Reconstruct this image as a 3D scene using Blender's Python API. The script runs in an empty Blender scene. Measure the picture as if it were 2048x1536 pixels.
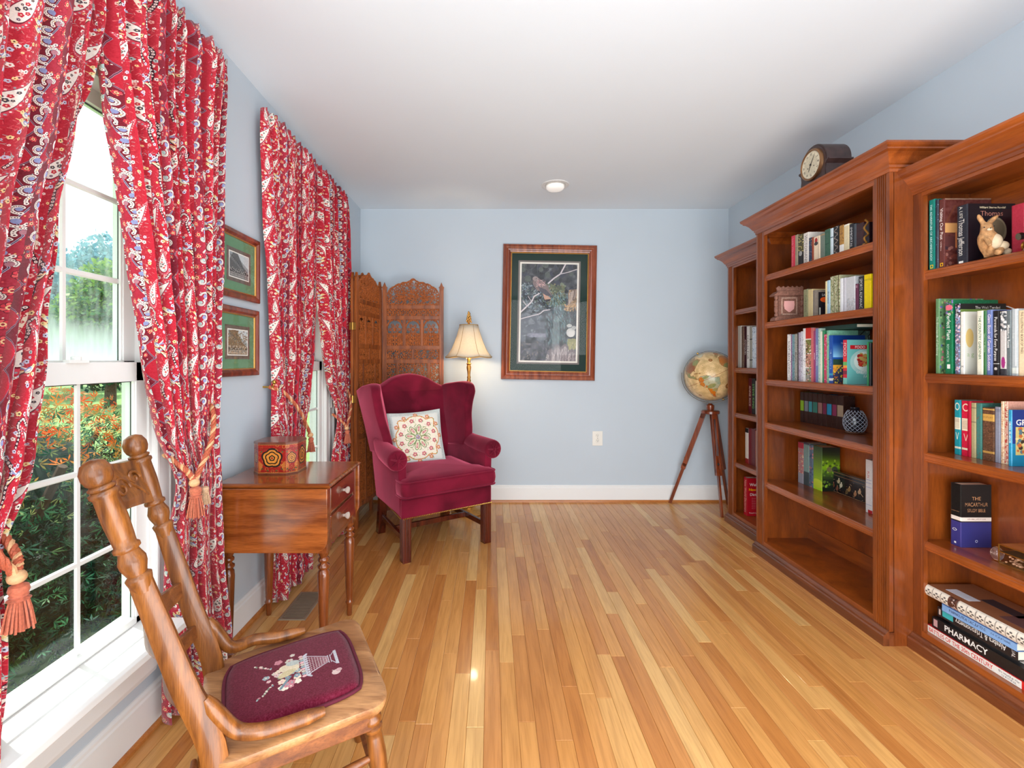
import bpy, bmesh, math, random
import numpy as np
from mathutils import Vector, Matrix, Euler
R = random.Random(7)
PI = math.pi
scene = bpy.context.scene
COL = scene.collection

# ---------------------------------------------------------------- camera, world, lights, exposure
F, PX, PY, HC = 920.0, 983.0, 721.0, 1.205      # focal length and principal point in pixels of the 2048x1536 frame, eye height in m
cam_d = bpy.data.cameras.new('camera'); cam = bpy.data.objects.new('camera', cam_d); COL.objects.link(cam)
cam.location = (0, 0, HC); cam.rotation_euler = (PI/2, 0, 0)
cam_d.sensor_width = 36; cam_d.lens = 36*F/2048; cam_d.shift_x = (1024-PX)/2048; cam_d.shift_y = (PY-768)/2048
cam_d.clip_start = 0.02; cam_d.clip_end = 300
scene.camera = cam
scene.view_settings.view_transform = 'Standard'; scene.view_settings.look = 'None'
scene.view_settings.gamma = 1; scene.view_settings.use_curve_mapping = False
scene.view_settings.exposure = -0.1
try:
    scene.cycles.use_denoising = True
    scene.cycles.max_bounces = 10; scene.cycles.transparent_max_bounces = 16
    scene.cycles.sample_clamp_indirect = 6
except Exception: pass

world = bpy.data.worlds.new('sky'); scene.world = world; world.use_nodes = True
wn = world.node_tree; wn.nodes.clear()
wo = wn.nodes.new('ShaderNodeOutputWorld'); wb = wn.nodes.new('ShaderNodeBackground')
tc = wn.nodes.new('ShaderNodeTexCoord'); nz = wn.nodes.new('ShaderNodeTexNoise'); rp = wn.nodes.new('ShaderNodeValToRGB')
nz.inputs['Scale'].default_value = 2.2; nz.inputs['Detail'].default_value = 5
rp.color_ramp.elements[0].position = .35; rp.color_ramp.elements[0].color = (.72, .83, .95, 1)
rp.color_ramp.elements[1].position = .6; rp.color_ramp.elements[1].color = (1, .97, .92, 1)
wn.links.new(tc.outputs['Generated'], nz.inputs['Vector']); wn.links.new(nz.outputs['Fac'], rp.inputs['Fac'])
wn.links.new(rp.outputs['Color'], wb.inputs['Color']); wn.links.new(wb.outputs[0], wo.inputs[0])
wb.inputs['Strength'].default_value = 2.4

def lamp(name, kind, loc, energy, color=(1, 1, 1), rot=(0, 0, 0), size=1, size_y=None, soft=.05):
    d = bpy.data.lights.new(name, kind); d.energy = energy; d.color = color
    if kind == 'AREA':
        d.size = size
        if size_y: d.shape = 'RECTANGLE'; d.size_y = size_y
    elif kind == 'SUN': d.angle = math.radians(.6)
    else: d.shadow_soft_size = soft
    o = bpy.data.objects.new(name, d); o.location = loc; o.rotation_euler = rot; COL.objects.link(o); return o
def aim(v):                                       # rotation that points a lamp along v
    return Vector(v).to_track_quat('-Z', 'Y').to_euler()
lamp('sunlight', 'SUN', (-5, 2, 6), 7, (1, .95, .86), aim((.33, -.16, -1.0)))
lamp('bounce_fill', 'AREA', (.75, .4, .36), 50, (.94, .98, 1), aim((0, 2.4, 1)), 2.2, 1.0)  # unseen area light added to brighten the ceiling, standing for a bounced flash
lamp('rear_fill', 'AREA', (.2, -1.4, 1.5), 58, (.94, .98, 1), aim((.1, 1, .14)), 2.4, 1.9)  # unseen fill added behind the camera to even out the room light
lamp('fill_left', 'AREA', (-.55, .1, 1.9), 24, (.95, .98, 1), aim((1, .75, .22)), .9, .9)  # unseen fill added on the left to brighten the right wall and bookcases
lamp('fill_right', 'AREA', (1.4, -.1, 1.75), 13, (.95, .98, 1), aim((-1, .9, .12)), .9, .9)  # unseen fill added on the right to brighten the left wall

# ---------------------------------------------------------------- colour and materials
def lin(c):
    c = c/255.0
    return c/12.92 if c <= .04045 else ((c+.055)/1.055)**2.4
def rgb(c): return (lin(c[0]), lin(c[1]), lin(c[2]), 1)
MATS = {}
def base_mat(name):
    m = bpy.data.materials.new(name); m.use_nodes = True
    nt = m.node_tree; b = nt.nodes['Principled BSDF']; return m, nt, b
def N(nt, t, **kw):
    n = nt.nodes.new(t)
    for k, v in kw.items(): setattr(n, k, v)
    return n
def flat(name, c, rough=.5, metal=0, var=.06, scale=25, coat=0, sheen=0, bump=0, spec=.5, trans=0, emit=0, alpha=None):
    if name in MATS: return MATS[name]
    m, nt, b = base_mat(name); L = nt.links.new
    t = N(nt, 'ShaderNodeTexCoord'); n = N(nt, 'ShaderNodeTexNoise'); n.inputs['Scale'].default_value = scale; n.inputs['Detail'].default_value = 4
    r = N(nt, 'ShaderNodeValToRGB'); a = rgb(c)
    r.color_ramp.elements[0].position = .3; r.color_ramp.elements[1].position = .7
    r.color_ramp.elements[0].color = tuple(x*(1-var) for x in a[:3])+(1,); r.color_ramp.elements[1].color = tuple(min(1, x*(1+var)) for x in a[:3])+(1,)
    L(t.outputs['Object'], n.inputs['Vector']); L(n.outputs['Fac'], r.inputs['Fac']); L(r.outputs['Color'], b.inputs['Base Color'])
    b.inputs['Roughness'].default_value = rough; b.inputs['Metallic'].default_value = metal
    b.inputs['Coat Weight'].default_value = coat; b.inputs['Specular IOR Level'].default_value = spec
    b.inputs['Coat Roughness'].default_value = .08
    if sheen: b.inputs['Sheen Weight'].default_value = sheen; b.inputs['Sheen Roughness'].default_value = .35
    if trans: b.inputs['Transmission Weight'].default_value = trans
    if emit: b.inputs['Emission Color'].default_value = a; b.inputs['Emission Strength'].default_value = emit
    if bump:
        bp = N(nt, 'ShaderNodeBump'); bp.inputs['Strength'].default_value = bump; bp.inputs['Distance'].default_value = .002
        L(n.outputs['Fac'], bp.inputs['Height']); L(bp.outputs[0], b.inputs['Normal'])
    MATS[name] = m; return m
def wood(name, c1, c2, axis='Z', rough=.35, coat=.3, scale=9, stretch=14, c3=None, bump=.15, world=False, grain=.5):
    if name in MATS: return MATS[name]
    m, nt, b = base_mat(name); L = nt.links.new
    t = N(nt, 'ShaderNodeTexCoord'); mp = N(nt, 'ShaderNodeMapping')
    s = {'X': (1/stretch, 1, 1), 'Y': (1, 1/stretch, 1), 'Z': (1, 1, 1/stretch)}[axis]
    mp.inputs['Scale'].default_value = tuple(scale*x for x in s)
    n = N(nt, 'ShaderNodeTexNoise'); n.inputs['Scale'].default_value = 3; n.inputs['Detail'].default_value = 8; n.inputs['Distortion'].default_value = .6
    n2 = N(nt, 'ShaderNodeTexNoise'); n2.inputs['Scale'].default_value = 30; n2.inputs['Detail'].default_value = 3
    oi = N(nt, 'ShaderNodeObjectInfo'); ml = N(nt, 'ShaderNodeVectorMath', operation='ADD'); sc = N(nt, 'ShaderNodeMath', operation='MULTIPLY'); sc.inputs[1].default_value = 17
    L(oi.outputs['Random'], sc.inputs[0]); L(t.outputs['Object'], ml.inputs[0]); L(sc.outputs[0], ml.inputs[1])
    L(ml.outputs[0], mp.inputs['Vector']); L(mp.outputs[0], n.inputs['Vector']); L(mp.outputs[0], n2.inputs['Vector'])
    r = N(nt, 'ShaderNodeValToRGB'); r.color_ramp.elements[0].position = .32; r.color_ramp.elements[1].position = .68
    r.color_ramp.elements[0].color = rgb(c1); r.color_ramp.elements[1].color = rgb(c2)
    mx = N(nt, 'ShaderNodeMix', data_type='RGBA', blend_type='MULTIPLY'); mx.inputs['Factor'].default_value = grain
    r2 = N(nt, 'ShaderNodeValToRGB'); r2.color_ramp.elements[0].position = .35; r2.color_ramp.elements[0].color = (.55, .5, .45, 1); r2.color_ramp.elements[1].position = .55; r2.color_ramp.elements[1].color = (1, 1, 1, 1)
    L(n.outputs['Fac'], r.inputs['Fac']); L(n2.outputs['Fac'], r2.inputs['Fac']); L(r.outputs[0], mx.inputs['A']); L(r2.outputs[0], mx.inputs['B'])
    L(mx.outputs['Result'], b.inputs['Base Color'])
    b.inputs['Roughness'].default_value = rough; b.inputs['Coat Weight'].default_value = coat; b.inputs['Coat Roughness'].default_value = .12
    bp = N(nt, 'ShaderNodeBump'); bp.inputs['Strength'].default_value = bump; bp.inputs['Distance'].default_value = .001
    L(n2.outputs['Fac'], bp.inputs['Height']); L(bp.outputs[0], b.inputs['Normal'])
    MATS[name] = m; return m
def printed(name, img, rough=.45, coat=0, sheen=0, bump=0, spec=.4, interp='Linear', weave=0):
    m, nt, b = base_mat(name); L = nt.links.new
    uv = N(nt, 'ShaderNodeUVMap'); im = N(nt, 'ShaderNodeTexImage'); im.image = img; im.interpolation = interp
    L(uv.outputs[0], im.inputs['Vector']); L(im.outputs['Color'], b.inputs['Base Color'])
    b.inputs['Roughness'].default_value = rough; b.inputs['Coat Weight'].default_value = coat; b.inputs['Specular IOR Level'].default_value = spec
    if sheen: b.inputs['Sheen Weight'].default_value = sheen
    if weave:
        n = N(nt, 'ShaderNodeTexNoise'); n.inputs['Scale'].default_value = weave; bp = N(nt, 'ShaderNodeBump')
        bp.inputs['Strength'].default_value = .3; bp.inputs['Distance'].default_value = .001
        L(n.outputs['Fac'], bp.inputs['Height']); L(bp.outputs[0], b.inputs['Normal'])
    return m
def glass_mat(name, tint=(1, 1, 1), gloss=.05, rough=.0):
    if name in MATS: return MATS[name]
    m = bpy.data.materials.new(name); m.use_nodes = True; nt = m.node_tree; nt.nodes.clear(); L = nt.links.new
    o = N(nt, 'ShaderNodeOutputMaterial'); mx = N(nt, 'ShaderNodeMixShader'); t = N(nt, 'ShaderNodeBsdfTransparent'); g = N(nt, 'ShaderNodeBsdfGlossy')
    ge = N(nt, 'ShaderNodeNewGeometry'); dt = N(nt, 'ShaderNodeVectorMath', operation='DOT_PRODUCT'); ab = N(nt, 'ShaderNodeMath', operation='ABSOLUTE')
    sb = N(nt, 'ShaderNodeMath', operation='SUBTRACT'); sb.inputs[0].default_value = 1; pw = N(nt, 'ShaderNodeMath', operation='POWER'); pw.inputs[1].default_value = 5
    ma = N(nt, 'ShaderNodeMath', operation='MULTIPLY_ADD'); ma.inputs[1].default_value = .7; ma.inputs[2].default_value = gloss*.6
    L(ge.outputs['Normal'], dt.inputs[0]); L(ge.outputs['Incoming'], dt.inputs[1]); L(dt.outputs['Value'], ab.inputs[0]); L(ab.outputs[0], sb.inputs[1]); L(sb.outputs[0], pw.inputs[0]); L(pw.outputs[0], ma.inputs[0])
    t.inputs[0].default_value = tint+(1,); g.inputs['Roughness'].default_value = rough
    L(ma.outputs[0], mx.inputs[0]); L(t.outputs[0], mx.inputs[1]); L(g.outputs[0], mx.inputs[2]); L(mx.outputs[0], o.inputs[0])
    MATS[name] = m; return m

# ---------------------------------------------------------------- objects
def tag(o, label=None, cat=None, group=None, kind=None):
    if label: o['label'] = label
    if cat: o['category'] = cat
    if group: o['group'] = group
    if kind: o['kind'] = kind
    return o
def thing(name, label, cat, loc=(0, 0, 0), rz=0, group=None, rot=None):
    o = bpy.data.objects.new(name, None); o.empty_display_size = .1; COL.objects.link(o)
    o.location = loc; o.rotation_euler = rot if rot else (0, 0, rz)
    return tag(o, label, cat, group)
def setting(name, loc=(0, 0, 0), label=None):
    o = bpy.data.objects.new(name, None); COL.objects.link(o); o.location = loc; return tag(o, label, None, None, 'structure')

class MB:
    def __init__(s): s.v = []; s.f = []; s.uv = {}
    def add(s, vs, fs, uvs=None):
        n = len(s.v); s.v += [tuple(p) for p in vs]
        for i, f in enumerate(fs):
            if uvs: s.uv[len(s.f)] = uvs[i]
            s.f.append(tuple(n+k for k in f))
        return s
    def box(s, x0, x1, y0, y1, z0, z1):
        return s.add([(x0,y0,z0),(x1,y0,z0),(x1,y1,z0),(x0,y1,z0),(x0,y0,z1),(x1,y0,z1),(x1,y1,z1),(x0,y1,z1)],
                     [(0,3,2,1),(4,5,6,7),(0,1,5,4),(1,2,6,5),(2,3,7,6),(3,0,4,7)])
    def hexa(s, lo, hi):                      # two quads of 4 points each, bottom and top
        return s.add(list(lo)+list(hi), [(0,3,2,1),(4,5,6,7),(0,1,5,4),(1,2,6,5),(2,3,7,6),(3,0,4,7)])
    def prism(s, pts, a, b, fn):              # polygon pts (p,q) between heights a and b, fn(p,q,t)->xyz
        n = len(pts); vs = [fn(p, q, a) for p, q in pts]+[fn(p, q, b) for p, q in pts]
        fs = [tuple(range(n))[::-1], tuple(range(n, 2*n))]+[(i, (i+1) % n, n+(i+1) % n, n+i) for i in range(n)]
        return s.add(vs, fs)
    def rings(s, rings, cap=True, closed=True, flip=False):
        n = len(rings[0]); vs = [p for r in rings for p in r]; fs = []
        for i in range(len(rings)-1):
            for j in range(n if closed else n-1):
                k = (j+1) % n; q = (i*n+j, i*n+k, (i+1)*n+k, (i+1)*n+j)
                fs.append(q[::-1] if flip else q)
        if cap: fs += [tuple(range(n))[::-1], tuple((len(rings)-1)*n+j for j in range(n))]
        return s.add(vs, fs)
    def lathe(s, prof, n=20, c=(0, 0, 0), M=None, cap=True):   # prof: (r, z)
        rs = []
        for r, z in prof:
            ring = []
            for j in range(n):
                a = 2*PI*j/n; p = Vector((max(r, 1e-5)*math.cos(a), max(r, 1e-5)*math.sin(a), z))
                if M is not None: p = M @ p
                ring.append((p.x+c[0], p.y+c[1], p.z+c[2]))
            rs.append(ring)
        return s.rings(rs, cap)
    def between(s, p, q, prof, n=16):          # lathe profile (r, t in 0..1) along the segment p-q
        p = Vector(p); q = Vector(q); d = q-p; M = d.to_track_quat('Z', 'Y').to_matrix()
        return s.lathe([(r, t*d.length) for r, t in prof], n, tuple(p), M)
    def tube(s, path, r, n=8, closed=False, rads=None, flatten=None):
        path = [Vector(p) for p in path]; m = len(path); rs = []; up = Vector((0, 0, 1))
        T0 = (path[1]-path[0]).normalized()
        nrm = T0.cross(up)
        if nrm.length < 1e-3: nrm = T0.cross(Vector((1, 0, 0)))
        nrm.normalize()
        for i in range(m):
            if closed: t = path[(i+1) % m]-path[i-1]
            else: t = path[min(i+1, m-1)]-path[max(i-1, 0)]
            t.normalize(); nrm = (nrm-t*nrm.dot(t)).normalized(); bi = t.cross(nrm)
            rr = rads[i] if rads else r
            rs.append([tuple(path[i]+nrm*rr*math.cos(2*PI*j/n)+bi*rr*(flatten or 1)*math.sin(2*PI*j/n)) for j in range(n)])
        if closed: rs.append(rs[0]); return s.rings(rs, False)
        return s.rings(rs, True)
    def ball(s, c, r, n=12, m=8, sc=(1, 1, 1)):
        rs = [[(c[0]+r*sc[0]*math.sin(PI*i/m)*math.cos(2*PI*j/n), c[1]+r*sc[1]*math.sin(PI*i/m)*math.sin(2*PI*j/n), c[2]-r*sc[2]*math.cos(PI*i/m)) for j in range(n)] for i in range(m+1)]
        rs[0] = [(c[0]+1e-5*math.cos(2*PI*j/n), c[1]+1e-5*math.sin(2*PI*j/n), c[2]-r*sc[2]) for j in range(n)]
        rs[-1] = [(c[0]+1e-5*math.cos(2*PI*j/n), c[1]+1e-5*math.sin(2*PI*j/n), c[2]+r*sc[2]) for j in range(n)]
        return s.rings(rs, True)
    def build(s, name, mat, parent=None, smooth=False, bevel=0, seg=2, sub=0, label=None, world=False, kind=None, autos=40, fix=True):
        me = bpy.data.meshes.new(name)
        off = Vector((0, 0, 0)); pp = parent
        while world and pp is not None: off = off+pp.location; pp = pp.parent
        vs = [(x-off[0], y-off[1], z-off[2]) for x, y, z in s.v] if world else s.v
        me.from_pydata(vs, [], s.f)
        if s.uv:
            ul = me.uv_layers.new(name='UVMap'); 
            for i, p in enumerate(me.polygons):
                u = s.uv.get(i)
                if u:
                    for k, li in enumerate(p.loop_indices): ul.data[li].uv = u[k]
        if fix or bevel:
            bm = bmesh.new(); bm.from_mesh(me)
            if fix: bmesh.ops.recalc_face_normals(bm, faces=bm.faces)
            if bevel:
                es = [e for e in bm.edges if len(e.link_faces) == 2 and e.calc_face_angle(0) > .6]
                bmesh.ops.bevel(bm, geom=es, offset=bevel, segments=seg, affect='EDGES', profile=.6, clamp_overlap=True)
            bm.to_mesh(me); bm.free()
        if mat: me.materials.append(mat)
        o = bpy.data.objects.new(name, me); COL.objects.link(o)
        if parent is not None: o.parent = parent
        if smooth:
            for p in me.polygons: p.use_smooth = True
            if not sub:
                try: me.set_sharp_from_angle(angle=math.radians(autos))
                except Exception: pass
        if sub:
            md = o.modifiers.new('sub', 'SUBSURF'); md.levels = sub; md.render_levels = sub
        if label: o['label'] = label
        if kind: o['kind'] = kind
        return o
def copy_tree(o, parent=None):
    c = o.copy(); COL.objects.link(c)
    if parent is not None: c.parent = parent
    for ch in list(o.children): copy_tree(ch, c)
    return c
def smooth_path(pts, n=6):                    # Catmull-Rom through points
    P = [Vector(p) for p in pts]; P = [P[0]*2-P[1]]+P+[P[-1]*2-P[-2]]; out = []
    for i in range(1, len(P)-2):
        for k in range(n):
            t = k/n; a, b, c, d = P[i-1], P[i], P[i+1], P[i+2]
            out.append(.5*((2*b)+(c-a)*t+(2*a-5*b+4*c-d)*t*t+(3*b-a-3*c+d)*t**3))
    out.append(P[-2]); return out
def interp(tab, z):                           # tab: sorted list of (z, value)
    if z <= tab[0][0]: return tab[0][1]
    for (a, u), (b, v) in zip(tab, tab[1:]):
        if z <= b: t = (z-a)/(b-a); t = t*t*(3-2*t)*.5+t*.5; return u+(v-u)*t
    return tab[-1][1]

# ---------------------------------------------------------------- a small raster canvas, for prints, fabrics and maps
TXT = {}
def text_tris(s, bold=0):
    k = (s, bold)
    if k in TXT: return TXT[k]
    c = bpy.data.curves.new('lettering', 'FONT'); c.body = s; c.resolution_u = 3; c.offset = bold
    o = bpy.data.objects.new('lettering', c); COL.objects.link(o)
    me = o.to_mesh(); me.calc_loop_triangles()
    V = np.array([v.co[:2] for v in me.vertices]) if len(me.vertices) else np.zeros((1, 2))
    T = np.array([t.vertices[:] for t in me.loop_triangles]) if len(me.loop_triangles) else np.zeros((0, 3), int)
    o.to_mesh_clear(); bpy.data.objects.remove(o); bpy.data.curves.remove(c)
    TXT[k] = (V, T); return TXT[k]
class Cv:
    def __init__(s, w, h, bg=(255, 255, 255), wrap=False): s.w, s.h = int(w), int(h); s.a = np.empty((s.h, s.w, 3), np.float32); s.a[:] = bg; s.wrap = wrap
    def _box(s, x0, x1, y0, y1):
        x0 = max(0, int(x0)-1); y0 = max(0, int(y0)-1); x1 = min(s.w, int(x1)+2); y1 = min(s.h, int(y1)+2)
        if x1 <= x0 or y1 <= y0: return None
        Y, X = np.mgrid[y0:y1, x0:x1]; return X+.5, Y+.5, (slice(y0, y1), slice(x0, x1))
    def _offs(s, x0, x1, y0, y1):
        if not s.wrap: return [(0, 0)]
        xs = [0]+([s.w] if x0 < 0 else [])+([-s.w] if x1 > s.w else []); ys = [0]+([s.h] if y0 < 0 else [])+([-s.h] if y1 > s.h else [])
        return [(a, b) for a in xs for b in ys]
    def poly(s, pts, c):
        P = np.array(pts, float)
        for ox, oy in s._offs(P[:, 0].min(), P[:, 0].max(), P[:, 1].min(), P[:, 1].max()):
            Q = P+(ox, oy); b = s._box(Q[:, 0].min(), Q[:, 0].max(), Q[:, 1].min(), Q[:, 1].max())
            if b is None: continue
            X, Y, sl = b; ins = np.zeros(X.shape, bool)
            for (xa, ya), (xb, yb) in zip(Q, np.roll(Q, -1, 0)):
                if ya == yb: continue
                ins ^= ((ya > Y) != (yb > Y)) & (X < (xb-xa)*(Y-ya)/(yb-ya)+xa)
            s.a[sl][ins] = c
        return s
    def rect(s, x0, y0, x1, y1, c): s.a[max(0, int(round(y0))):max(0, int(round(y1))), max(0, int(round(x0))):max(0, int(round(x1)))] = c; return s
    def ell(s, cx, cy, rx, ry, c, rot=0, hole=0):
        R_ = max(rx, ry)
        for ox, oy in s._offs(cx-R_, cx+R_, cy-R_, cy+R_):
            b = s._box(cx+ox-R_, cx+ox+R_, cy+oy-R_, cy+oy+R_)
            if b is None: continue
            X, Y, sl = b; dx = X-cx-ox; dy = Y-cy-oy; ca, sa = math.cos(rot), math.sin(rot)
            d = ((dx*ca+dy*sa)/max(rx, .3))**2+((-dx*sa+dy*ca)/max(ry, .3))**2
            s.a[sl][(d <= 1) & (d >= hole*hole)] = c
        return s
    def line(s, pts, w, c):
        for (x0, y0), (x1, y1) in zip(pts, pts[1:]):
            for ox, oy in s._offs(min(x0, x1)-w, max(x0, x1)+w, min(y0, y1)-w, max(y0, y1)+w):
                b = s._box(min(x0, x1)+ox-w, max(x0, x1)+ox+w, min(y0, y1)+oy-w, max(y0, y1)+oy+w)
                if b is None: continue
                X, Y, sl = b; dx, dy = x1-x0, y1-y0; L2 = dx*dx+dy*dy+1e-9
                t = np.clip(((X-x0-ox)*dx+(Y-y0-oy)*dy)/L2, 0, 1)
                d = np.hypot(X-x0-ox-t*dx, Y-y0-oy-t*dy); s.a[sl][d <= w/2] = c
        return s
    def text(s, t, cx, cy, h, c, rot=0, fit=None, bold=0):   # centre, cap height, rot in degrees clockwise, fit = greatest length
        V, T = text_tris(t, bold)
        if not len(T): return s
        lo, hi = V.min(0), V.max(0); sc = h/.7; L_ = (hi[0]-lo[0])*sc; sx = sc*(fit/L_ if fit and L_ > fit else 1)
        P = np.stack([(V[:, 0]-(lo[0]+hi[0])/2)*sx, -(V[:, 1]-.35)*sc], 1)
        a = math.radians(rot); P = P @ np.array([[math.cos(a), math.sin(a)], [-math.sin(a), math.cos(a)]])+(cx, cy)
        for tri in T:
            Q = P[tri]; b = s._box(Q[:, 0].min(), Q[:, 0].max(), Q[:, 1].min(), Q[:, 1].max())
            if b is None: continue
            X, Y, sl = b; e = []
            for i in range(3):
                (xa, ya), (xb, yb) = Q[i], Q[(i+1) % 3]; e.append((xb-xa)*(Y-ya)-(yb-ya)*(X-xa))
            m = ((e[0] >= 0) & (e[1] >= 0) & (e[2] >= 0)) | ((e[0] <= 0) & (e[1] <= 0) & (e[2] <= 0))
            s.a[sl][m] = c
        return s
    def noise(s, amp, cell=4, seed=0, mono=True):
        g = np.random.RandomState(seed); hh, ww = s.h//cell+2, s.w//cell+2
        n = g.randn(hh, ww, 1 if mono else 3).astype(np.float32)*amp
        n = np.repeat(np.repeat(n, cell, 0), cell, 1)
        if cell > 1:
            k = cell
            for _ in range(2): n = (n+np.roll(n, k//2+1, 0)+np.roll(n, k//2+1, 1)+np.roll(np.roll(n, k//2+1, 0), k//2+1, 1))/4*1.5
        s.a += n[:s.h, :s.w]; return s
    def image(s, name):
        im = bpy.data.images.new(name, s.w, s.h); a = np.ones((s.h, s.w, 4), np.float32); a[..., :3] = np.clip(s.a[::-1]/255, 0, 1)
        im.pixels.foreach_set(a.ravel()); im.update(); im.pack(); return im
def flower(cv, x, y, r, c, cc, n=5, rot=0):
    for k in range(n):
        a = rot+2*PI*k/n; cv.ell(x+r*.6*math.cos(a), y+r*.6*math.sin(a), r*.45, r*.45, c)
    cv.ell(x, y, r*.3, r*.3, cc)
# ---------------------------------------------------------------- room shell
XL, XR, YB, YF, ZC = -1.12, 2.026, 3.93, -1.6, 2.5
m_wall = flat('wall_paint', (197, 208, 217), .75, var=.012, scale=3, bump=.05, spec=.2)
m_ceil = flat('ceiling_paint', (233, 242, 249), .85, var=.008, scale=2, spec=.1)
m_trim = flat('white_trim_paint', (238, 238, 236), .35, var=.01, scale=4, spec=.4)
m_vinyl = flat('white_vinyl', (240, 241, 238), .3, var=.01, scale=4)
WIN = []
WC1, WC2 = 1.245, 2.795
def struct(name, mb, m, **k):
    o = mb.build(name, m, **k); return tag(o, None, None, None, 'structure')
b = MB(); b.box(XL-.2, XR+.2, YF-.2, YB+.2, ZC, ZC+.12); ceil = struct('ceiling', b, m_ceil)
b = MB(); b.box(XL-.15, XR+.15, YB, YB+.15, 0, ZC); struct('wall_back', b, m_wall)
b = MB(); b.box(XR, XR+.15, YF, YB, 0, ZC); struct('wall_right', b, m_wall)
b = MB(); b.box(XL-.15, XR+.15, YF-.15, YF, 0, ZC); struct('wall_front', b, m_wall)
b = MB(); x0, x1 = XL-.085, XL; hw, zs, zt = .275, .355, 2.02
ys = [YF, WC1-hw, WC1+hw, WC2-hw, WC2+hw, YB]
for i in (0, 2, 4): b.box(x0, x1, ys[i], ys[i+1], 0, ZC)
for i in (1, 3): b.box(x0, x1, ys[i], ys[i+1], 0, zs); b.box(x0, x1, ys[i], ys[i+1], zt, ZC)
struct('wall_left', b, m_wall)

# floor: narrow strips, one object per board where they can be told apart
def floor_mat():
    m, nt, b = base_mat('oak_strip_floor'); L = nt.links.new
    t = N(nt, 'ShaderNodeTexCoord'); oi = N(nt, 'ShaderNodeObjectInfo'); r = N(nt, 'ShaderNodeValToRGB'); cr = r.color_ramp
    cols = [(190, 124, 64), (208, 147, 82), (216, 162, 96), (200, 136, 75), (220, 172, 108), (194, 130, 71), (210, 150, 84), (205, 142, 76)]
    while len(cr.elements) < len(cols): cr.elements.new(.5)
    for i, c in enumerate(cols): cr.elements[i].position = i/len(cols); cr.elements[i].color = rgb(c)
    cr.interpolation = 'CONSTANT'
    va = N(nt, 'ShaderNodeAttribute'); va.attribute_name = 'tone'
    md = N(nt, 'ShaderNodeMath', operation='ADD'); fr = N(nt, 'ShaderNodeMath', operation='FRACT')
    L(oi.outputs['Random'], md.inputs[0]); L(va.outputs['Fac'], md.inputs[1]); L(md.outputs[0], fr.inputs[0]); L(fr.outputs[0], r.inputs['Fac'])
    sc = N(nt, 'ShaderNodeMath', operation='MULTIPLY'); sc.inputs[1].default_value = 31; ad = N(nt, 'ShaderNodeVectorMath', operation='ADD')
    L(fr.outputs[0], sc.inputs[0]); L(t.outputs['Object'], ad.inputs[0]); L(sc.outputs[0], ad.inputs[1])
    mp = N(nt, 'ShaderNodeMapping'); mp.inputs['Scale'].default_value = (16, 1.1, 1); L(ad.outputs[0], mp.inputs['Vector'])
    n = N(nt, 'ShaderNodeTexNoise'); n.inputs['Scale'].default_value = 2.2; n.inputs['Detail'].default_value = 9; n.inputs['Distortion'].default_value = 1.2; L(mp.outputs[0], n.inputs['Vector'])
    r2 = N(nt, 'ShaderNodeValToRGB'); e = r2.color_ramp.elements; e[0].position = .36; e[0].color = (.66, .58, .50, 1); e[1].position = .58; e[1].color = (1.06, 1.04, 1, 1)
    L(n.outputs['Fac'], r2.inputs['Fac'])
    mp2 = N(nt, 'ShaderNodeMapping'); mp2.inputs['Scale'].default_value = (90, 4, 1); L(ad.outputs[0], mp2.inputs['Vector'])
    n2 = N(nt, 'ShaderNodeTexNoise'); n2.inputs['Scale'].default_value = 2; n2.inputs['Detail'].default_value = 3; L(mp2.outputs[0], n2.inputs['Vector'])
    r3 = N(nt, 'ShaderNodeValToRGB'); e = r3.color_ramp.elements; e[0].position = .33; e[0].color = (.72, .66, .6, 1); e[1].position = .5; e[1].color = (1, 1, 1, 1); L(n2.outputs['Fac'], r3.inputs['Fac'])
    m1 = N(nt, 'ShaderNodeMix', data_type='RGBA', blend_type='MULTIPLY'); m1.inputs['Factor'].default_value = .42
    m2 = N(nt, 'ShaderNodeMix', data_type='RGBA', blend_type='MULTIPLY'); m2.inputs['Factor'].default_value = .38
    L(r.outputs[0], m1.inputs['A']); L(r2.outputs[0], m1.inputs['B']); L(m1.outputs['Result'], m2.inputs['A']); L(r3.outputs[0], m2.inputs['B'])
    L(m2.outputs['Result'], b.inputs['Base Color'])
    b.inputs['Roughness'].default_value = .26; b.inputs['Specular IOR Level'].default_value = .4; b.inputs['Coat Weight'].default_value = .22; b.inputs['Coat Roughness'].default_value = .06
    bp = N(nt, 'ShaderNodeBump'); bp.inputs['Strength'].default_value = .06; bp.inputs['Distance'].default_value = .001; L(n.outputs['Fac'], bp.inputs['Height']); L(bp.outputs[0], b.inputs['Normal'])
    return m
m_floor = floor_mat(); m_gap = flat('subfloor', (150, 98, 52), .7)
b = MB(); b.box(XL-.15, XR+.15, YF-.15, YB+.15, -.15, -.003); floor = struct('floor', b, m_gap)
SW = .057
def board_mb(mb, x0, x1, y0, y1, dz=0):
    g, c = .0004, .0012; x0 += g; x1 -= g; y0 += g; y1 -= g
    mb.add([(x0,y0,-.004),(x1,y0,-.004),(x1,y1,-.004),(x0,y1,-.004),(x0,y0,-c),(x1,y0,-c),(x1,y1,-c),(x0,y1,-c),(x0+c,y0+c,dz),(x1-c,y0+c,dz),(x1-c,y1-c,dz),(x0+c,y1-c,dz)],
           [(0,1,5,4),(1,2,6,5),(2,3,7,6),(3,0,4,7),(4,5,9,8),(5,6,10,9),(6,7,11,10),(7,4,8,11),(8,9,10,11)])
nb = 0; far = MB(); near = MB(); tones_n = []
k = 0; x = XL+.012
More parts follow.
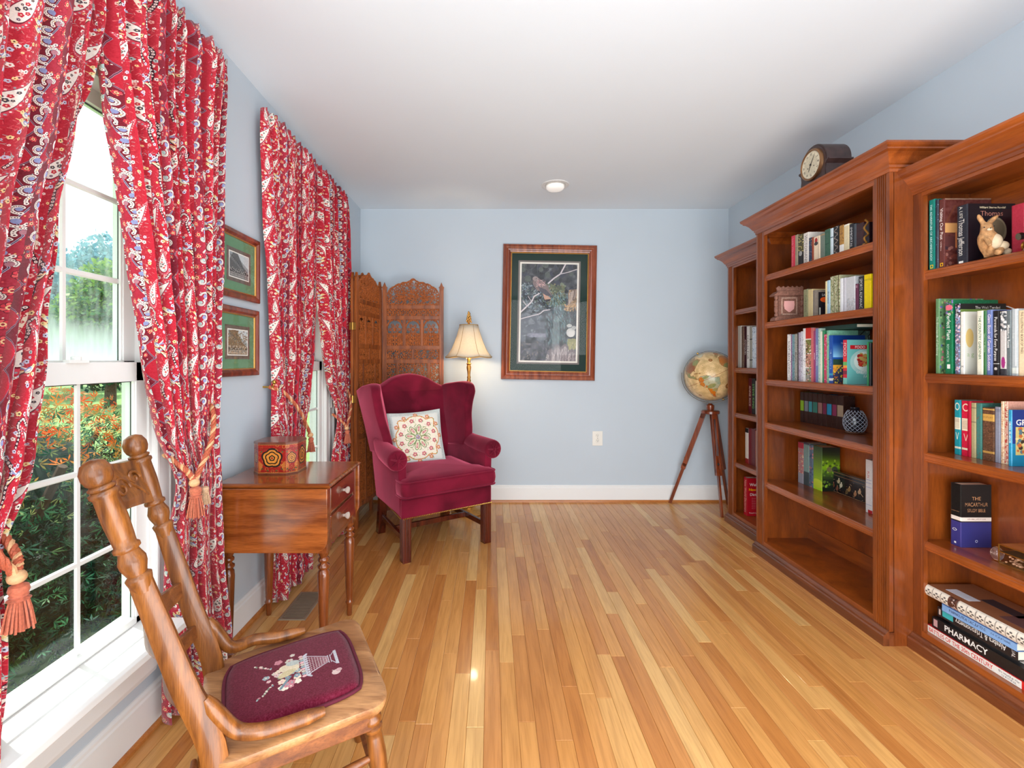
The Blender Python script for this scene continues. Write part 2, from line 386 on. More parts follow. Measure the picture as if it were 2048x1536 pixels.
while x < XR-.01:
    xe = min(x+SW, XR); y = -1.5-R.random()*.6
    while y < YB-.02:
        ln = R.uniform(.42, 1.15)
        y1 = min(y+ln, YB-.01)
        if YB-.01-y1 < .2: y1 = YB-.01
        y0c = max(y, YF)
        if y1 > 1.22 and x < 1.78 and nb < 290:
            mb = MB(); board_mb(mb, x, xe, y0c, y1, R.uniform(-.0004, 0)); mb.build('plank', m_floor, floor, fix=False); nb += 1
        else:
            n0 = len(near.f); board_mb(near, x, xe, y0c, y1); tones_n += [R.random()]*(len(near.f)-n0)
        y = y1
    x = xe
o = near.build('planks', m_floor, floor, fix=False, kind='stuff')
at = o.data.attributes.new('tone', 'FLOAT', 'FACE'); at.data.foreach_set('value', tones_n)

# baseboards with the stained shoe moulding
m_shoe = wood('stained_shoe', (176, 104, 44), (204, 132, 66), 'X', .3, .4, 12)
prof = [(0, .018), (.014, .018), (.014, .118), (.010, .124), (.010, .134), (.004, .141), (0, .142)]
def base_run(name, fn, a, bb):
    t = setting(name)
    m = MB(); m.prism(prof, a, bb, fn); m.build('board', m_trim, t)
    m = MB(); m.prism([(0, 0), (.024, 0), (.023, .010), (.018, .018), (0, .019)], a, bb, fn); m.build('shoe_moulding', m_shoe, t, label='stained wooden quarter-round shoe')
    return t
base_run('baseboard_left', lambda p, q, t: (XL+p, t, q), YF, YB-.0)
base_run('baseboard_back', lambda p, q, t: (t, YB-p, q), XL, XR)
base_run('baseboard_right', lambda p, q, t: (XR-p, t, q), YF, YB)

# ---------------------------------------------------------------- windows
m_glass = glass_mat('window_glass', (.96, 1, .99), .06)
def milky_mat():  # clear glass mixed with translucent white, strongest towards the bottom
    m = glass_mat('milky_glass', (.97, 1, 1), .05); nt = m.node_tree; L = nt.links.new; out = [n for n in nt.nodes if n.type == 'OUTPUT_MATERIAL'][0]; cur = out.inputs[0].links[0].from_socket
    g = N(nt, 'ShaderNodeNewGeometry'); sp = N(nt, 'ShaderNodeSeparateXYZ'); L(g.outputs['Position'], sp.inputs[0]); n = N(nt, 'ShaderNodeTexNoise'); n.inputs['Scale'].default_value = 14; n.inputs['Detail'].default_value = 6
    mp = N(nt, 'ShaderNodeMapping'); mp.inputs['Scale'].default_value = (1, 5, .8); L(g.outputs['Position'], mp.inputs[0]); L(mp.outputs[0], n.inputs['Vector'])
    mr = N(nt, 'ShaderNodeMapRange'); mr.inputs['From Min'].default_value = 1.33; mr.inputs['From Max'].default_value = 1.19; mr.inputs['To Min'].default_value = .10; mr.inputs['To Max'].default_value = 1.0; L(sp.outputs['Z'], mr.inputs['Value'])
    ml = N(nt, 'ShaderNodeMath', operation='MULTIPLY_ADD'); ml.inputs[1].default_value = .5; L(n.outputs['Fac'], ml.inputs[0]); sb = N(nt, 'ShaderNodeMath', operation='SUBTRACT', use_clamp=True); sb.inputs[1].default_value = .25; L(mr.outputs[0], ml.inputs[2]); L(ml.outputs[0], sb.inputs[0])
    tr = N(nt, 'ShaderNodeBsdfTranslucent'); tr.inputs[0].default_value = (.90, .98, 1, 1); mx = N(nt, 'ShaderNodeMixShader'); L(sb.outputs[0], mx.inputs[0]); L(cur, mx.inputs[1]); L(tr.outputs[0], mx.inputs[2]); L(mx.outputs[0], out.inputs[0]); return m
m_milky = milky_mat()
m_alu = flat('dark_gasket', (58, 62, 60), .5)
def window(name, c):
    w = setting(name); k = hw
    m = MB()                                       # jamb liner
    m.box(XL-.088, XL+.002, c-k, c-k+.018, .37, 2.02); m.box(XL-.088, XL+.002, c+k-.018, c+k, .37, 2.02); m.box(XL-.088, XL+.002, c-k, c+k, 2.0, 2.02)
    m.box(XL-.088, XL-.02, c-k, c+k, .356, .372)
    m.build('jamb', m_vinyl, w)
    for s, (a, bb) in zip((-1, 1), ((c-k-.15, c-k+.006), (c+k-.006, c+k+.15))):      # casing: flat with a raised back band
        m = MB(); m.box(XL, XL+.016, a, bb, .371, 2.13)
        o = (a, a+.03) if s < 0 else (bb-.03, bb); m.box(XL+.016, XL+.028, o[0], o[1], .371, 2.13)
        i = (bb-.012, bb) if s < 0 else (a, a+.012); m.box(XL+.016, XL+.021, i[0], i[1], .371, 2.02)
        i = (bb-.07, bb-.062) if s < 0 else (a+.062, a+.07); m.box(XL+.016, XL+.020, i[0], i[1], .371, 2.06)
        m.build('casing', m_trim, w, bevel=.002)
    m = MB(); m.box(XL, XL+.018, c-k-.15, c+k+.15, 2.0, 2.14); m.box(XL+.018, XL+.032, c-k-.16, c+k+.16, 2.11, 2.145); m.box(XL+.018, XL+.024, c-k-.12, c+k+.12, 2.05, 2.058)
    m.build('head_casing', m_trim, w, bevel=.002)
    m = MB(); m.prism([(XL-.03, .338), (XL-.03, .371), (-.992, .371), (-.985, .364), (-.985, .345), (-.992, .338)], c-k-.17, c+.25, lambda p, q, t: (p, t, q)); m.build('stool', m_trim, w, bevel=.002)
    m = MB(); m.prism([(XL, .19), (XL+.016, .19), (XL+.020, .205), (XL+.020, .30), (XL+.034, .322), (XL+.034, .338), (XL, .338)], c-k-.15, c+.27, lambda p, q, t: (p, t, q)); m.build('apron', m_trim, w)
    for nm, x, z0, z1 in (('sash', XL-.045, 1.165, 2.0), ('sash', XL-.005, .372, 1.20)):
        t = .036; lo = nm == 'sash' and z0 < 1
        st = .045
        m = MB(); m.box(x-t, x, c-k+.018, c-k+.018+st, z0, z1); m.box(x-t, x, c+k-.018-st, c+k-.018, z0, z1)
        m.box(x-t, x, c-k+.018, c+k-.018, z0, z0+(.022 if lo else .04)); m.box(x-t, x, c-k+.018, c+k-.018, z1-(.06 if lo else .045), z1)
        g0, g1 = c-k+.018+st, c+k-.018-st; h0, h1 = z0+(.022 if lo else .04), z1-(.06 if lo else .045)
        for a, bb in ((g0, g0+.006), (g1-.006, g1)): m.box(x-.012, x-.004, a, bb, h0, h1)
        sh = m.build('sash', m_vinyl, w, bevel=.0015)
        m = MB()
        for a, bb, e, f in ((g0-.001, g0+.003, h0, h1), (g1-.003, g1+.001, h0, h1), (g0, g1, h1-.003, h1+.001)): m.box(x-.018, x-.013, a, bb, e, f)
        m.build('gasket', m_alu, sh)
        m = MB(); m.box(x-.022, x-.018, g0-.004, g1+.004, h0-.004, h1+.004); m.build('pane', m_glass if lo else m_milky, sh, label=None if lo else 'milky upper pane')
        gm = c+.022
        m = MB(); m.prism([(-.008, 0), (-.005, .006), (.005, .006), (.008, 0)], h0, h1, lambda p, q, tt: (x-.018+q, gm+p, tt)); m.build('muntin', m_vinyl, sh)
        for i in (1, 2):
            zz = h0+(h1-h0)*i/3; m = MB(); m.prism([(-.009, 0), (-.005, .0058), (.005, .0058), (.009, 0)], g0, g1, lambda p, q, tt: (x-.018+q, tt, zz+p)); m.build('muntin', m_vinyl, sh)
    m = MB(); m.box(XL-.012, XL+.006, c-.03, c+.03, 1.198, 1.207); m.lathe([(.012, 0), (.012, .01), (.006, .012)], 12, (XL-.004, c, 1.205)); m.build('sash_lock', m_vinyl, w, bevel=.001)
    return w
w1 = window('window_1', WC1); w2 = window('window_2', WC2)
m = MB(); m.prism([(-.014, 0), (.014, 0), (.014, .062), (.009, .072), (-.009, .072), (-.014, .062)], 0, .006, lambda p, q, t: (XL+.028+t, 3.135+p, .885+q))
tagb = m.build('cleat', m_vinyl, w2, bevel=.001)

# unseen eave added outside, wide enough to keep the high sun off the floor
b = MB(); b.box(XL-.51, XL-.09, -2, YB+1, 2.28, 2.42); struct('sun_blocking_eave', b, m_trim)
# ---------------------------------------------------------------- garden
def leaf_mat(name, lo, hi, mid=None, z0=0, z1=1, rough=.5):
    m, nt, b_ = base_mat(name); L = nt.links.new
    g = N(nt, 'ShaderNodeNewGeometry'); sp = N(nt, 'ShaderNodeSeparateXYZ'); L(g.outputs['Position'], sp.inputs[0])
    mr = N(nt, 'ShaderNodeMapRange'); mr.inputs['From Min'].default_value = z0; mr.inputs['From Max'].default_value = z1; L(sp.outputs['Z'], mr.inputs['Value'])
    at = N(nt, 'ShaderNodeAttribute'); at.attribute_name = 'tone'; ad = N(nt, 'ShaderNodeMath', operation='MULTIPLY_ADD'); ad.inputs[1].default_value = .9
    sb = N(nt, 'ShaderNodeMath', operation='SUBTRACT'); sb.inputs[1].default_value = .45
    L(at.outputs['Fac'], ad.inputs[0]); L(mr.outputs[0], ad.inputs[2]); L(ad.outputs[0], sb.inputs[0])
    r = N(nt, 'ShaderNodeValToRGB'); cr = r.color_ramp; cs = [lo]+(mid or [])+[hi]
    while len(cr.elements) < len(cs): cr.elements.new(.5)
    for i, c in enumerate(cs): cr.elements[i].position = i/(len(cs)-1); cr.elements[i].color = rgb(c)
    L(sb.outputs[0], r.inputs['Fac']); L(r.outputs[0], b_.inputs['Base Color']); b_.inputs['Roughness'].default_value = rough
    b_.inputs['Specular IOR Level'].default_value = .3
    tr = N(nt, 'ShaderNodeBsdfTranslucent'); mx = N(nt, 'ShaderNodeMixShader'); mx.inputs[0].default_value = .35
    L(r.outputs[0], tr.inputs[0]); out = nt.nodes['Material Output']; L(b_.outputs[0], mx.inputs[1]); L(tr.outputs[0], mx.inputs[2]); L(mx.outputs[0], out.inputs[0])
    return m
def foliage(parent, mat, blobs, n, size, seed, star=False, loc=None, shell=.75):
    g = np.random.RandomState(seed); vs = []; fs = []; tn = []
    tot = sum(bb[3]*bb[4]+bb[3]*bb[5]+bb[4]*bb[5] for bb in blobs)
    for (cx, cy, cz, rx, ry, rz) in blobs:
        cnt = int(n*(rx*ry+rx*rz+ry*rz)/tot)
        for _ in range(cnt):
            d = g.randn(3); d /= np.linalg.norm(d); q = shell+(1-shell)*g.rand()**.6
            p = np.array([cx+d[0]*rx*q, cy+d[1]*ry*q, cz+d[2]*rz*q])
            if p[2] < -.28: continue
            a = g.randn(3); a /= np.linalg.norm(a); bb_ = np.cross(a, g.randn(3)); bb_ /= np.linalg.norm(bb_); c_ = np.cross(a, bb_); s = size*(.5+g.rand())
            k = len(vs); t = g.rand()
            if star:
                for j in range(3):
                    ang = (j-1)*.75; dd = bb_*math.cos(ang)+c_*math.sin(ang); ee = c_*math.cos(ang)-bb_*math.sin(ang); k = len(vs)
                    vs += [p, p+dd*s*.5+ee*s*.09, p+dd*s*(1-.15*abs(j-1)), p+dd*s*.5-ee*s*.09]; fs.append((k, k+1, k+2, k+3)); tn.append(t)
            else:
                vs += [p, p+bb_*s*.5+c_*s*.28, p+bb_*s, p+bb_*s*.5-c_*s*.28]; fs.append((k, k+1, k+2, k+3)); tn.append(t)
    m = MB(); m.v = [tuple(v) for v in vs]; m.f = fs
    o = m.build('foliage', mat, parent, world=True, kind='stuff', fix=False)
    at = o.data.attributes.new('tone', 'FLOAT', 'FACE'); at.data.foreach_set('value', tn); return o
m_lawn = flat('lawn', (120, 160, 90), .9, var=.3, scale=6)
b = MB(); b.box(-60, XL-.12, -40, 60, -.45, -.3); struct('lawn', b, m_lawn)
m_bark = flat('bark', (80, 62, 48), .9, var=.3, scale=20)
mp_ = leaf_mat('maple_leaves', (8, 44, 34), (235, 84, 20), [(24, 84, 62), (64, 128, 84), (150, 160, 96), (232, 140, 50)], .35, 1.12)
t = thing('maple_shrub', 'red-tipped feathery maple shrub filling the lower pane outside the near window', 'shrub', (-2.6, 2.2, -.3))
m = MB()
for i in range(7):
    a = i*.9; m.tube(smooth_path([(-2.6+.05*math.cos(a), 2.2+.05*math.sin(a), -.3), (-2.6+.3*math.cos(a), 2.2+.45*math.sin(a), .2), (-2.6+.55*math.cos(a), 2.2+1.0*math.sin(a), .7)]), .02, 6)
m.build('stem', m_bark, t, world=True, smooth=True)
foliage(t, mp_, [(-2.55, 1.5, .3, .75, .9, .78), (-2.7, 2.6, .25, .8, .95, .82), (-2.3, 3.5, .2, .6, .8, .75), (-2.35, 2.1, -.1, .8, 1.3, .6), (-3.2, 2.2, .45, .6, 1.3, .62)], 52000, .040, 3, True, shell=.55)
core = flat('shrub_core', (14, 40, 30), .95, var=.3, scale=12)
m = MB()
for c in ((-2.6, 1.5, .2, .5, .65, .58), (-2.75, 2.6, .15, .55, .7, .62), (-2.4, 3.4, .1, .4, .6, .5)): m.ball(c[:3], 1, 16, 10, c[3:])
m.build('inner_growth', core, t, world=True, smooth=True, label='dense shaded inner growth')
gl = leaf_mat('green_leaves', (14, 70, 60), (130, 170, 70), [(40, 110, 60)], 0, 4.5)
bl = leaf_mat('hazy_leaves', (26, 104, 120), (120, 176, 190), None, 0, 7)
for nm, lab, x, y, h, r, mt, sd, n in (
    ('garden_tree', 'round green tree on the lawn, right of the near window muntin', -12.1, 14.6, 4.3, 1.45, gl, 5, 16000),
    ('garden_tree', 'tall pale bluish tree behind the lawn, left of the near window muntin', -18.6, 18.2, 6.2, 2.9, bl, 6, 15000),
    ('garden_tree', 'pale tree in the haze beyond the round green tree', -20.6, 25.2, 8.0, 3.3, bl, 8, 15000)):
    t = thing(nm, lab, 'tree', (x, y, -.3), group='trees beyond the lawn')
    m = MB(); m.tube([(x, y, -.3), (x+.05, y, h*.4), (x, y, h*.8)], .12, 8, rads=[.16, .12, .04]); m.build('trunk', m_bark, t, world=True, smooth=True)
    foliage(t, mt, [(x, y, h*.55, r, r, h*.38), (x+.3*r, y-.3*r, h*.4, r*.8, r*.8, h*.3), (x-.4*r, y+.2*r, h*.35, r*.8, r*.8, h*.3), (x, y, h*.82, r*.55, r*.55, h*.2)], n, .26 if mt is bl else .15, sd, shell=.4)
# ---------------------------------------------------------------- curtain print: paisleys, birds and a scrolled stripe on red
def paisley(cv, x, y, s, rot, fill, edge, seed=1, bend=.5):
    ca, sa = math.cos(rot), math.sin(rot)
    def T(p, q): return (x+(p*ca-q*sa)*s, y+(p*sa+q*ca)*s)
    def body(k):
        P = []
        for i in range(40):
            t = 2*PI*i/40; q = -math.cos(t)*k; p = .44*k*math.sin(t)*math.sin(t/2)**1.15; P.append(T(p+bend*((1-q)/2)**2*(1 if True else 0)-.06, q))
        return P
    P = body(1.22); cv.poly(P, (206, 66, 84))
    for i in range(0, 40): cv.ell(P[i][0], P[i][1], s*.075, s*.075, (206, 66, 84)); cv.ell(P[i][0], P[i][1], s*.035, s*.035, (240, 220, 210) if i % 2 else (150, 170, 170))
    cv.poly(body(1.03), edge); cv.poly(body(.95), fill)
    for (p, q, r) in ((0, .55, .10), (.16, .38, .08), (-.16, .38, .08), (.02, .2, .09), (.02, -.02, .08), (.10, -.25, .065), (.02, .78, .06), (.2, -.45, .05), (-.12, .1, .05), (.16, .12, .05)):
        X, Y = T(p, q); flower(cv, X, Y, s*r, [(196, 40, 60), (96, 70, 100), (70, 60, 70)][int(p*50+q*50) % 3], (240, 220, 180), 5, p)

def curtain_tile():
    RED, DK, CR, BL, GY, MR, PK = (184, 34, 52), (62, 20, 36), (240, 232, 220), (140, 150, 192), (168, 190, 186), (122, 28, 44), (226, 92, 92)
    W, H = 900, 480; c = Cv(W, H, RED, wrap=True); g = random.Random(5)
    # stripe of scrolls: x 560..880
    zz = lambda x0, ph, amp: [(x0+amp*abs(((y+ph) % 160)/80-1), y) for y in range(0, H+1, 8)]
    def band(xc, wd, col, amp, ph, edge):
        L_ = zz(xc-wd, ph, amp); R_ = zz(xc+wd, ph+80, amp)
        c.poly(L_+R_[::-1], col)
        for P_ in (L_, R_):
            c.line(P_, 7, edge); c.line(P_, 2.5, DK)
    band(700, 120, MR, 60, 0, (168, 132, 150)); band(712, 62, (170, 44, 62), 34, 80, (170, 180, 204))
    for yy in range(0, H, 160):
        for (dx, dy, r, a0) in ((-58, 10, 30, .4), (-30, 62, 26, 2.4), (66, 90, 30, 3.5), (40, 138, 26, 5.6), (-62, 110, 22, 1.2)):
            cx, cy = 712+dx, yy+dy; n = 13
            P_ = [(cx+r*(1-.035*k)*math.cos(a0+k*.36), cy+r*(1-.035*k)*math.sin(a0+k*.36)) for k in range(n)]
            c.line(P_, 15, DK); c.line(P_, 12, CR); 
            for p in P_: c.ell(p[0], p[1], 2.2, 2.2, (90, 60, 60))
            c.ell(P_[0][0], P_[0][1], 8, 8, CR); c.ell(P_[0][0], P_[0][1], 3, 3, DK); c.ell(cx, cy, r*.45, r*.45, (BL, GY, (176, 120, 130))[(dx+dy) % 3])
        for (dx, dy, r) in ((0, 30, 24), (8, 110, 26), (-86, 60, 16), (92, 20, 17), (95, 140, 15)):
            cx, cy = 712+dx, yy+dy
            for k in range(7): a = k*.9; c.ell(cx+r*.62*math.cos(a), cy+r*.62*math.sin(a), r*.42, r*.42, DK); c.ell(cx+r*.62*math.cos(a), cy+r*.62*math.sin(a), r*.34, r*.34, PK if k % 2 else (214, 60, 74))
            c.ell(cx, cy, r*.42, r*.42, (240, 206, 150)); c.ell(cx, cy, r*.2, r*.2, (150, 30, 50))
    for k in range(70):
        x, y = g.uniform(600, 840), g.uniform(0, H); c.ell(x, y, 3, 3, g.choice([CR, CR, GY, PK, (230, 190, 120)]))
    # paisley ground: x 0..540
    def florets(n, x0, x1):
        for k in range(n):
            x, y = g.uniform(x0, x1), g.uniform(0, H); q = g.uniform(5, 12); col = g.choice([CR, CR, (236, 170, 160), GY, (240, 214, 150), (200, 200, 220)])
            flower(c, x, y, q, col, g.choice([DK, (190, 40, 50)]), 5, g.random()*6)
    for k in range(760):
        x, y = g.uniform(-20, 560), g.uniform(0, H); a = g.uniform(0, 6.3); l = g.uniform(8, 18)
        c.line([(x, y), (x+l*math.cos(a), y+l*math.sin(a))], 2.0, g.choice([(214, 90, 100), GY, PK, (226, 130, 130), (206, 150, 140), (150, 30, 50)]))
    florets(170, 0, 560)
    for (x, y, s, rot, sd) in ((110, 130, 112, .35, 1), (345, 380, 118, .35, 2), (500, 130, 84, .3, 3), (150, 400, 66, -.3, 3)):
        for k in range(0):
            a = rot+PI/2+(-2.5+k*.2); c.line([(x+s*.32*math.cos(a), y+s*.36+s*.5*math.sin(a)), (x+s*.75*math.cos(a), y+s*.36+s*.78*math.sin(a))], 3, (226, 150, 150) if k % 2 else GY)
        paisley(c, x, y, s, rot, CR, (110, 24, 44), sd)
    def chain(pts, w):
        P_ = [(p.x, p.y) for p in smooth_path([(a, b_, 0) for a, b_ in pts], 7)]
        c.line(P_, w, DK); 
        for i in range(0, len(P_), 2): c.ell(P_[i][0], P_[i][1], w*.33, w*.33, CR); c.ell(P_[i][0], P_[i][1], w*.12, w*.12, (160, 40, 60))
    for ox, oy in ((0, 0), (235, 235)):
        chain([(40+ox, -60+oy), (10+ox, -10+oy), (25+ox, 60+oy), (20+ox, 130+oy), (40+ox, 190+oy)], 20)
        chain([(175+ox, 20+oy), (200+ox, -10+oy), (228+ox, 20+oy), (215+ox, 60+oy), (232+ox, 120+oy)], 17)
        c.line([(52+ox, -30+oy), (44+ox, 50+oy), (40+ox, 120+oy)], 13, (232, 214, 190)); 
        for k in range(5): flower(c, 45+ox, -20+oy+k*32, 6, (190, 50, 60), CR)
    def bird(x, y, f=1):
        for dx, dy, col in ((64, 34, CR), (70, 44, (240, 210, 150)), (62, 52, DK), (58, -18, BL), (66, -8, BL), (60, -30, CR), (72, 22, (240, 210, 150))):
            c.line([(x+f*10, y+4), (x+f*40, y+dy*.5), (x+f*dx, y+dy)], 5, col)
        c.ell(x, y, 30, 15, DK, .5*f); c.ell(x, y, 28, 13, (226, 222, 190), .5*f); c.ell(x+f*8, y-1, 20, 9, BL, .5*f); c.ell(x+f*10, y+2, 14, 4, CR, .5*f)
        c.ell(x-f*24, y-18, 11, 10, (240, 214, 150)); c.line([(x-f*34, y-20), (x-f*48, y-25)], 3, (240, 214, 150)); c.ell(x-f*26, y-20, 2.5, 2.5, DK)
        c.line([(x-f*6, y+12), (x-f*10, y+28)], 3, (240, 214, 150)); c.line([(x+f*4, y+12), (x+f*2, y+28)], 3, (240, 214, 150))
    bird(190, 240); bird(430, 30); bird(425, 470, 1)
    return c.noise(5, 2, 3)
m_curt = printed('paisley_curtain_cloth', curtain_tile().image('paisley_print'), rough=.8, sheen=.25, spec=.15, weave=900)
TW, TH = .42, .224
XC = XL+.068
def curtain(name, label, outer, inner, zb, zt, phase, wall_end, ztie=.8, nf=9):
    """outer / inner: tables z -> Y of the panel's edges; wall_end: which edge returns to the wall (sign of Y)"""
    nu, nv = 200, 64; vs = []; g = random.Random(phase); ph = [g.uniform(-.5, .5) for _ in range(4)]
    zsl = [zb+(zt-zb)*(j/nv) for j in range(nv+1)]
    for j, z in enumerate(zsl):
        yo, yi = interp(outer, z), interp(inner, z); d = abs(z-ztie); pin = math.exp(-(d/.16)**2)
        head = max(0, (z-(zt-.07))/.07)
        amp = .028*(1-.55*pin)*(1-.55*head); wd = abs(yi-yo)
        for i in range(nu+1):
            u = i/nu; uu = u+.012*math.sin(2*PI*(u*2.3+z*.9)+ph[0])+.006*math.sin(2*PI*(u*5+z*2.1)+ph[1])
            s = math.sin(2*PI*nf*uu+ph[2]+.35*math.sin(3.1*z+ph[3])); s = math.copysign(abs(s)**.8, s)
            s2 = math.sin(2*PI*nf*2.0*uu+ph[1]+z*1.3)*.22+.4*math.sin(2*PI*2.2*uu+z*1.7+ph[0])
            x = XC+amp*(s+s2)+.02*pin
            if head > 0: x += .006*math.sin(2*PI*34*u)*head
            y = yo+(yi-yo)*uu + .012*math.cos(2*PI*nf*uu+ph[2])*(1 if yi > yo else -1)
            if u < .055: k = 1-u/.055; x = x*(1-k*k)+(XL+.036)*k*k
            x = max(x, XL+.034); zz = z
            if j == nv: zz += .009*abs(math.sin(PI*nf*1.6*uu+ph[2]))+.003*math.sin(2*PI*34*u)
            if j == 0: zz += .006*math.sin(2*PI*nf*uu*.5)
            if pin > .01 or z < ztie: pass
            vs.append((x, y, zz))
    m = MB(); m.v = vs
    for j in range(nv):
        for i in range(nu):
            a = j*(nu+1)+i; m.f.append((a, a+1, a+nu+2, a+nu+1))
            U = lambda ii: ii/nu*1.30/TW+phase*.37; V = lambda jj: (zsl[jj])/TH+phase*.21
            m.uv[len(m.f)-1] = [(U(i), V(j)), (U(i+1), V(j)), (U(i+1), V(j+1)), (U(i), V(j+1))]
    t = thing(name, label, 'curtain', (XC, (outer[0][1]+inner[0][1])/2, zb), group='red paisley curtain panels')
    o = m.build('panel', m_curt, t, smooth=True, world=True, fix=False, autos=80)
    sd = o.modifiers.new('thick', 'SOLIDIFY'); sd.thickness = .0025; sd.offset = 0
    return t
inB = [(.02, 1.50), (.10, 1.496), (.42, 1.503), (.62, 1.507), (.80, 1.520), (.985, 1.457), (1.237, 1.414), (1.53, 1.362), (1.757, 1.318), (1.934, 1.284), (2.05, 1.266), (2.13, 1.250), (2.4, 1.246)]
ouB = [(.02, 1.84), (.07, 1.83), (.476, 1.765), (.72, 1.745), (.868, 1.735), (1.207, 1.763), (1.63, 1.779), (2.03, 1.802), (2.391, 1.850)]
inA = [(z, 2*1.243-y-(.0 if z > 1.6 else .012)) for z, y in inB]; ouA = [(z, 2*1.245-y) for z, y in ouB]
inC = [(.02, 2.60), (.3, 2.58), (.62, 2.53), (.80, 2.52), (1.0, 2.604), (1.237, 2.676), (1.65, 2.715), (1.9, 2.738), (2.0, 2.755), (2.38, 2.765)]
ouC = [(.02, 2.235), (.80, 2.262), (1.1, 2.25), (1.6, 2.205), (2.0, 2.165), (2.38, 2.14)]
inD = [(.02, 2.95), (.6, 3.07), (.80, 3.10), (.95, 3.067), (1.05, 2.99), (1.33, 2.91), (1.65, 2.828), (1.97, 2.775), (2.4, 2.768)]
ouD = [(.02, 3.42), (.80, 3.36), (1.3, 3.40), (2.40, 3.385)]
curtain('curtain', 'near window curtain panel cut by the left edge, tied back at the bottom left', ouA, inA, .03, 2.392, 1, -1)
curtain('curtain', 'tied-back red paisley curtain beside the two green-matted pictures, behind the oak chair', ouB, inB, .03, 2.392, 2, 1)
curtain('curtain', 'red paisley curtain falling behind the octagonal box and drop-leaf table', ouC, inC, .02, 2.385, 3, -1)
curtain('curtain', 'red paisley curtain next to the carved folding screen', ouD, inD, .02, 2.392, 4, 1)

# ---------------------------------------------------------------- tiebacks: twisted cord, knot and tassel
m_cord = flat('rust_cord', (190, 96, 66), .7, var=.3, scale=300); m_cord2 = flat('gold_cord', (226, 176, 128), .7, var=.15, scale=200)
m_tas = flat('rust_tassel', (198, 108, 80), .85, var=.22, scale=160, sheen=.3); m_tas2 = flat('cream_tassel', (214, 176, 140), .85, var=.2, scale=160)
m_brass = flat('brass', (206, 164, 84), .28, metal=1, var=.05)
def twisted(parent, path, r, name='cord'):
    P = smooth_path(path, 14); n = len(P)
    for k, mt in ((0, m_cord), (1, m_cord2), (2, m_cord)):
        q = []
        for i, p in enumerate(P):
            t = (P[min(i+1, n-1)]-P[max(i-1, 0)]).normalized(); a = t.cross(Vector((1, .2, .1))).normalized(); b_ = t.cross(a); an = i*1.15+k*2.094
            q.append(p+(a*math.cos(an)+b_*math.sin(an))*r*.55)
        m = MB(); m.tube(q, r*.62, 6); m.build(name, mt, parent, smooth=True, world=True)
def tassel(parent, p, s, mt, name='tassel', tilt=(0, 0)):
    x, y, z = p; m = MB()
    m.lathe([(.1*s, 0), (.24*s, -.08*s), (.27*s, -.22*s), (.22*s, -.34*s), (.25*s, -.38*s), (.2*s, -.42*s), (.24*s, -.46*s), (.3*s, -.5*s)], 16, p); m.build(name+'_head', mt, parent, smooth=True, world=True)
    m = MB(); g = random.Random(int(y*100))
    for k in range(46):
        a = k*2.4; rr = (k/46)**.5; m.tube([(x+.2*s*rr*math.cos(a), y+.2*s*rr*math.sin(a), z-.44*s), (x+.31*s*rr*math.cos(a), y+.31*s*rr*math.sin(a), z-.9*s), (x+.40*s*rr*math.cos(a), y+.40*s*rr*math.sin(a), z-(1.38+.1*g.random())*s)], .036*s, 4)
    m.build(name+'_skirt', mt, parent, world=True, kind='stuff')
def tieback(label, Y0, Y1, hook, knot, front=.06, s=.062, both=True, two=False):
    t = thing('curtain_tieback', label, 'tieback', (knot[0], knot[1], knot[2]), group='rope tiebacks with tassels')
    hx = (XL+.03, hook[0], hook[1])
    twisted(t, [hx, (XL+.09, hook[0]-.03*(1 if hook[0] > knot[1] else -1), hook[1]-.03), ((knot[0]+XL+.11)/2+.01, (hook[0]+knot[1])/2, (hook[1]+knot[2])/2), knot], .0085)
    far_y = Y0 if abs(Y0-hook[0]) > abs(Y1-hook[0]) else Y1; sg = 1 if far_y > knot[1] else -1
    twisted(t, [knot, (knot[0]-.02, knot[1]+sg*.5*abs(far_y-knot[1]), knot[2]+.04), (XL+.05, far_y+sg*.006, knot[2]+.10)], .0085)
    m = MB(); m.ball(knot, .016, 10, 8, (1, 1.1, .9)); m.build('knot', m_cord2, t, smooth=True, world=True)
    tassel(t, (knot[0]+.004, knot[1], knot[2]-.012), s, m_tas)
    if two: tassel(t, (knot[0]-.006, knot[1]+.068, knot[2]-.03), s*.62, m_tas2, 'small_tassel')
    m = MB(); m.tube([(XL, hook[0], hook[1]+.0), (XL+.05, hook[0], hook[1]), (XL+.055, hook[0], hook[1]+.02)], .005, 8); m.ball((XL+.055, hook[0], hook[1]+.024), .011, 10, 8); m.build('hook', m_brass, t, smooth=True, world=True)
    return t
tieback('rope tieback with a large rust tassel and small cream tassel, behind the oak chair', 1.51, 1.73, (1.725, 1.06), (-.985, 1.525, .80), s=.070, two=True)
tieback('rope tieback whose tassel hangs just inside the bottom left of the picture', .80, .98, (.77, 1.05), (-.975, .945, .76), s=.066)
tieback('rope tieback on a brass hook above the octagonal box', 2.262, 2.52, (2.255, 1.075), (-.985, 2.50, .80), s=.055)
tieback('pink-rust rope tieback and tassel beside the folding screen', 3.10, 3.36, (3.33, 1.02), (-.985, 3.13, .745), s=.062)

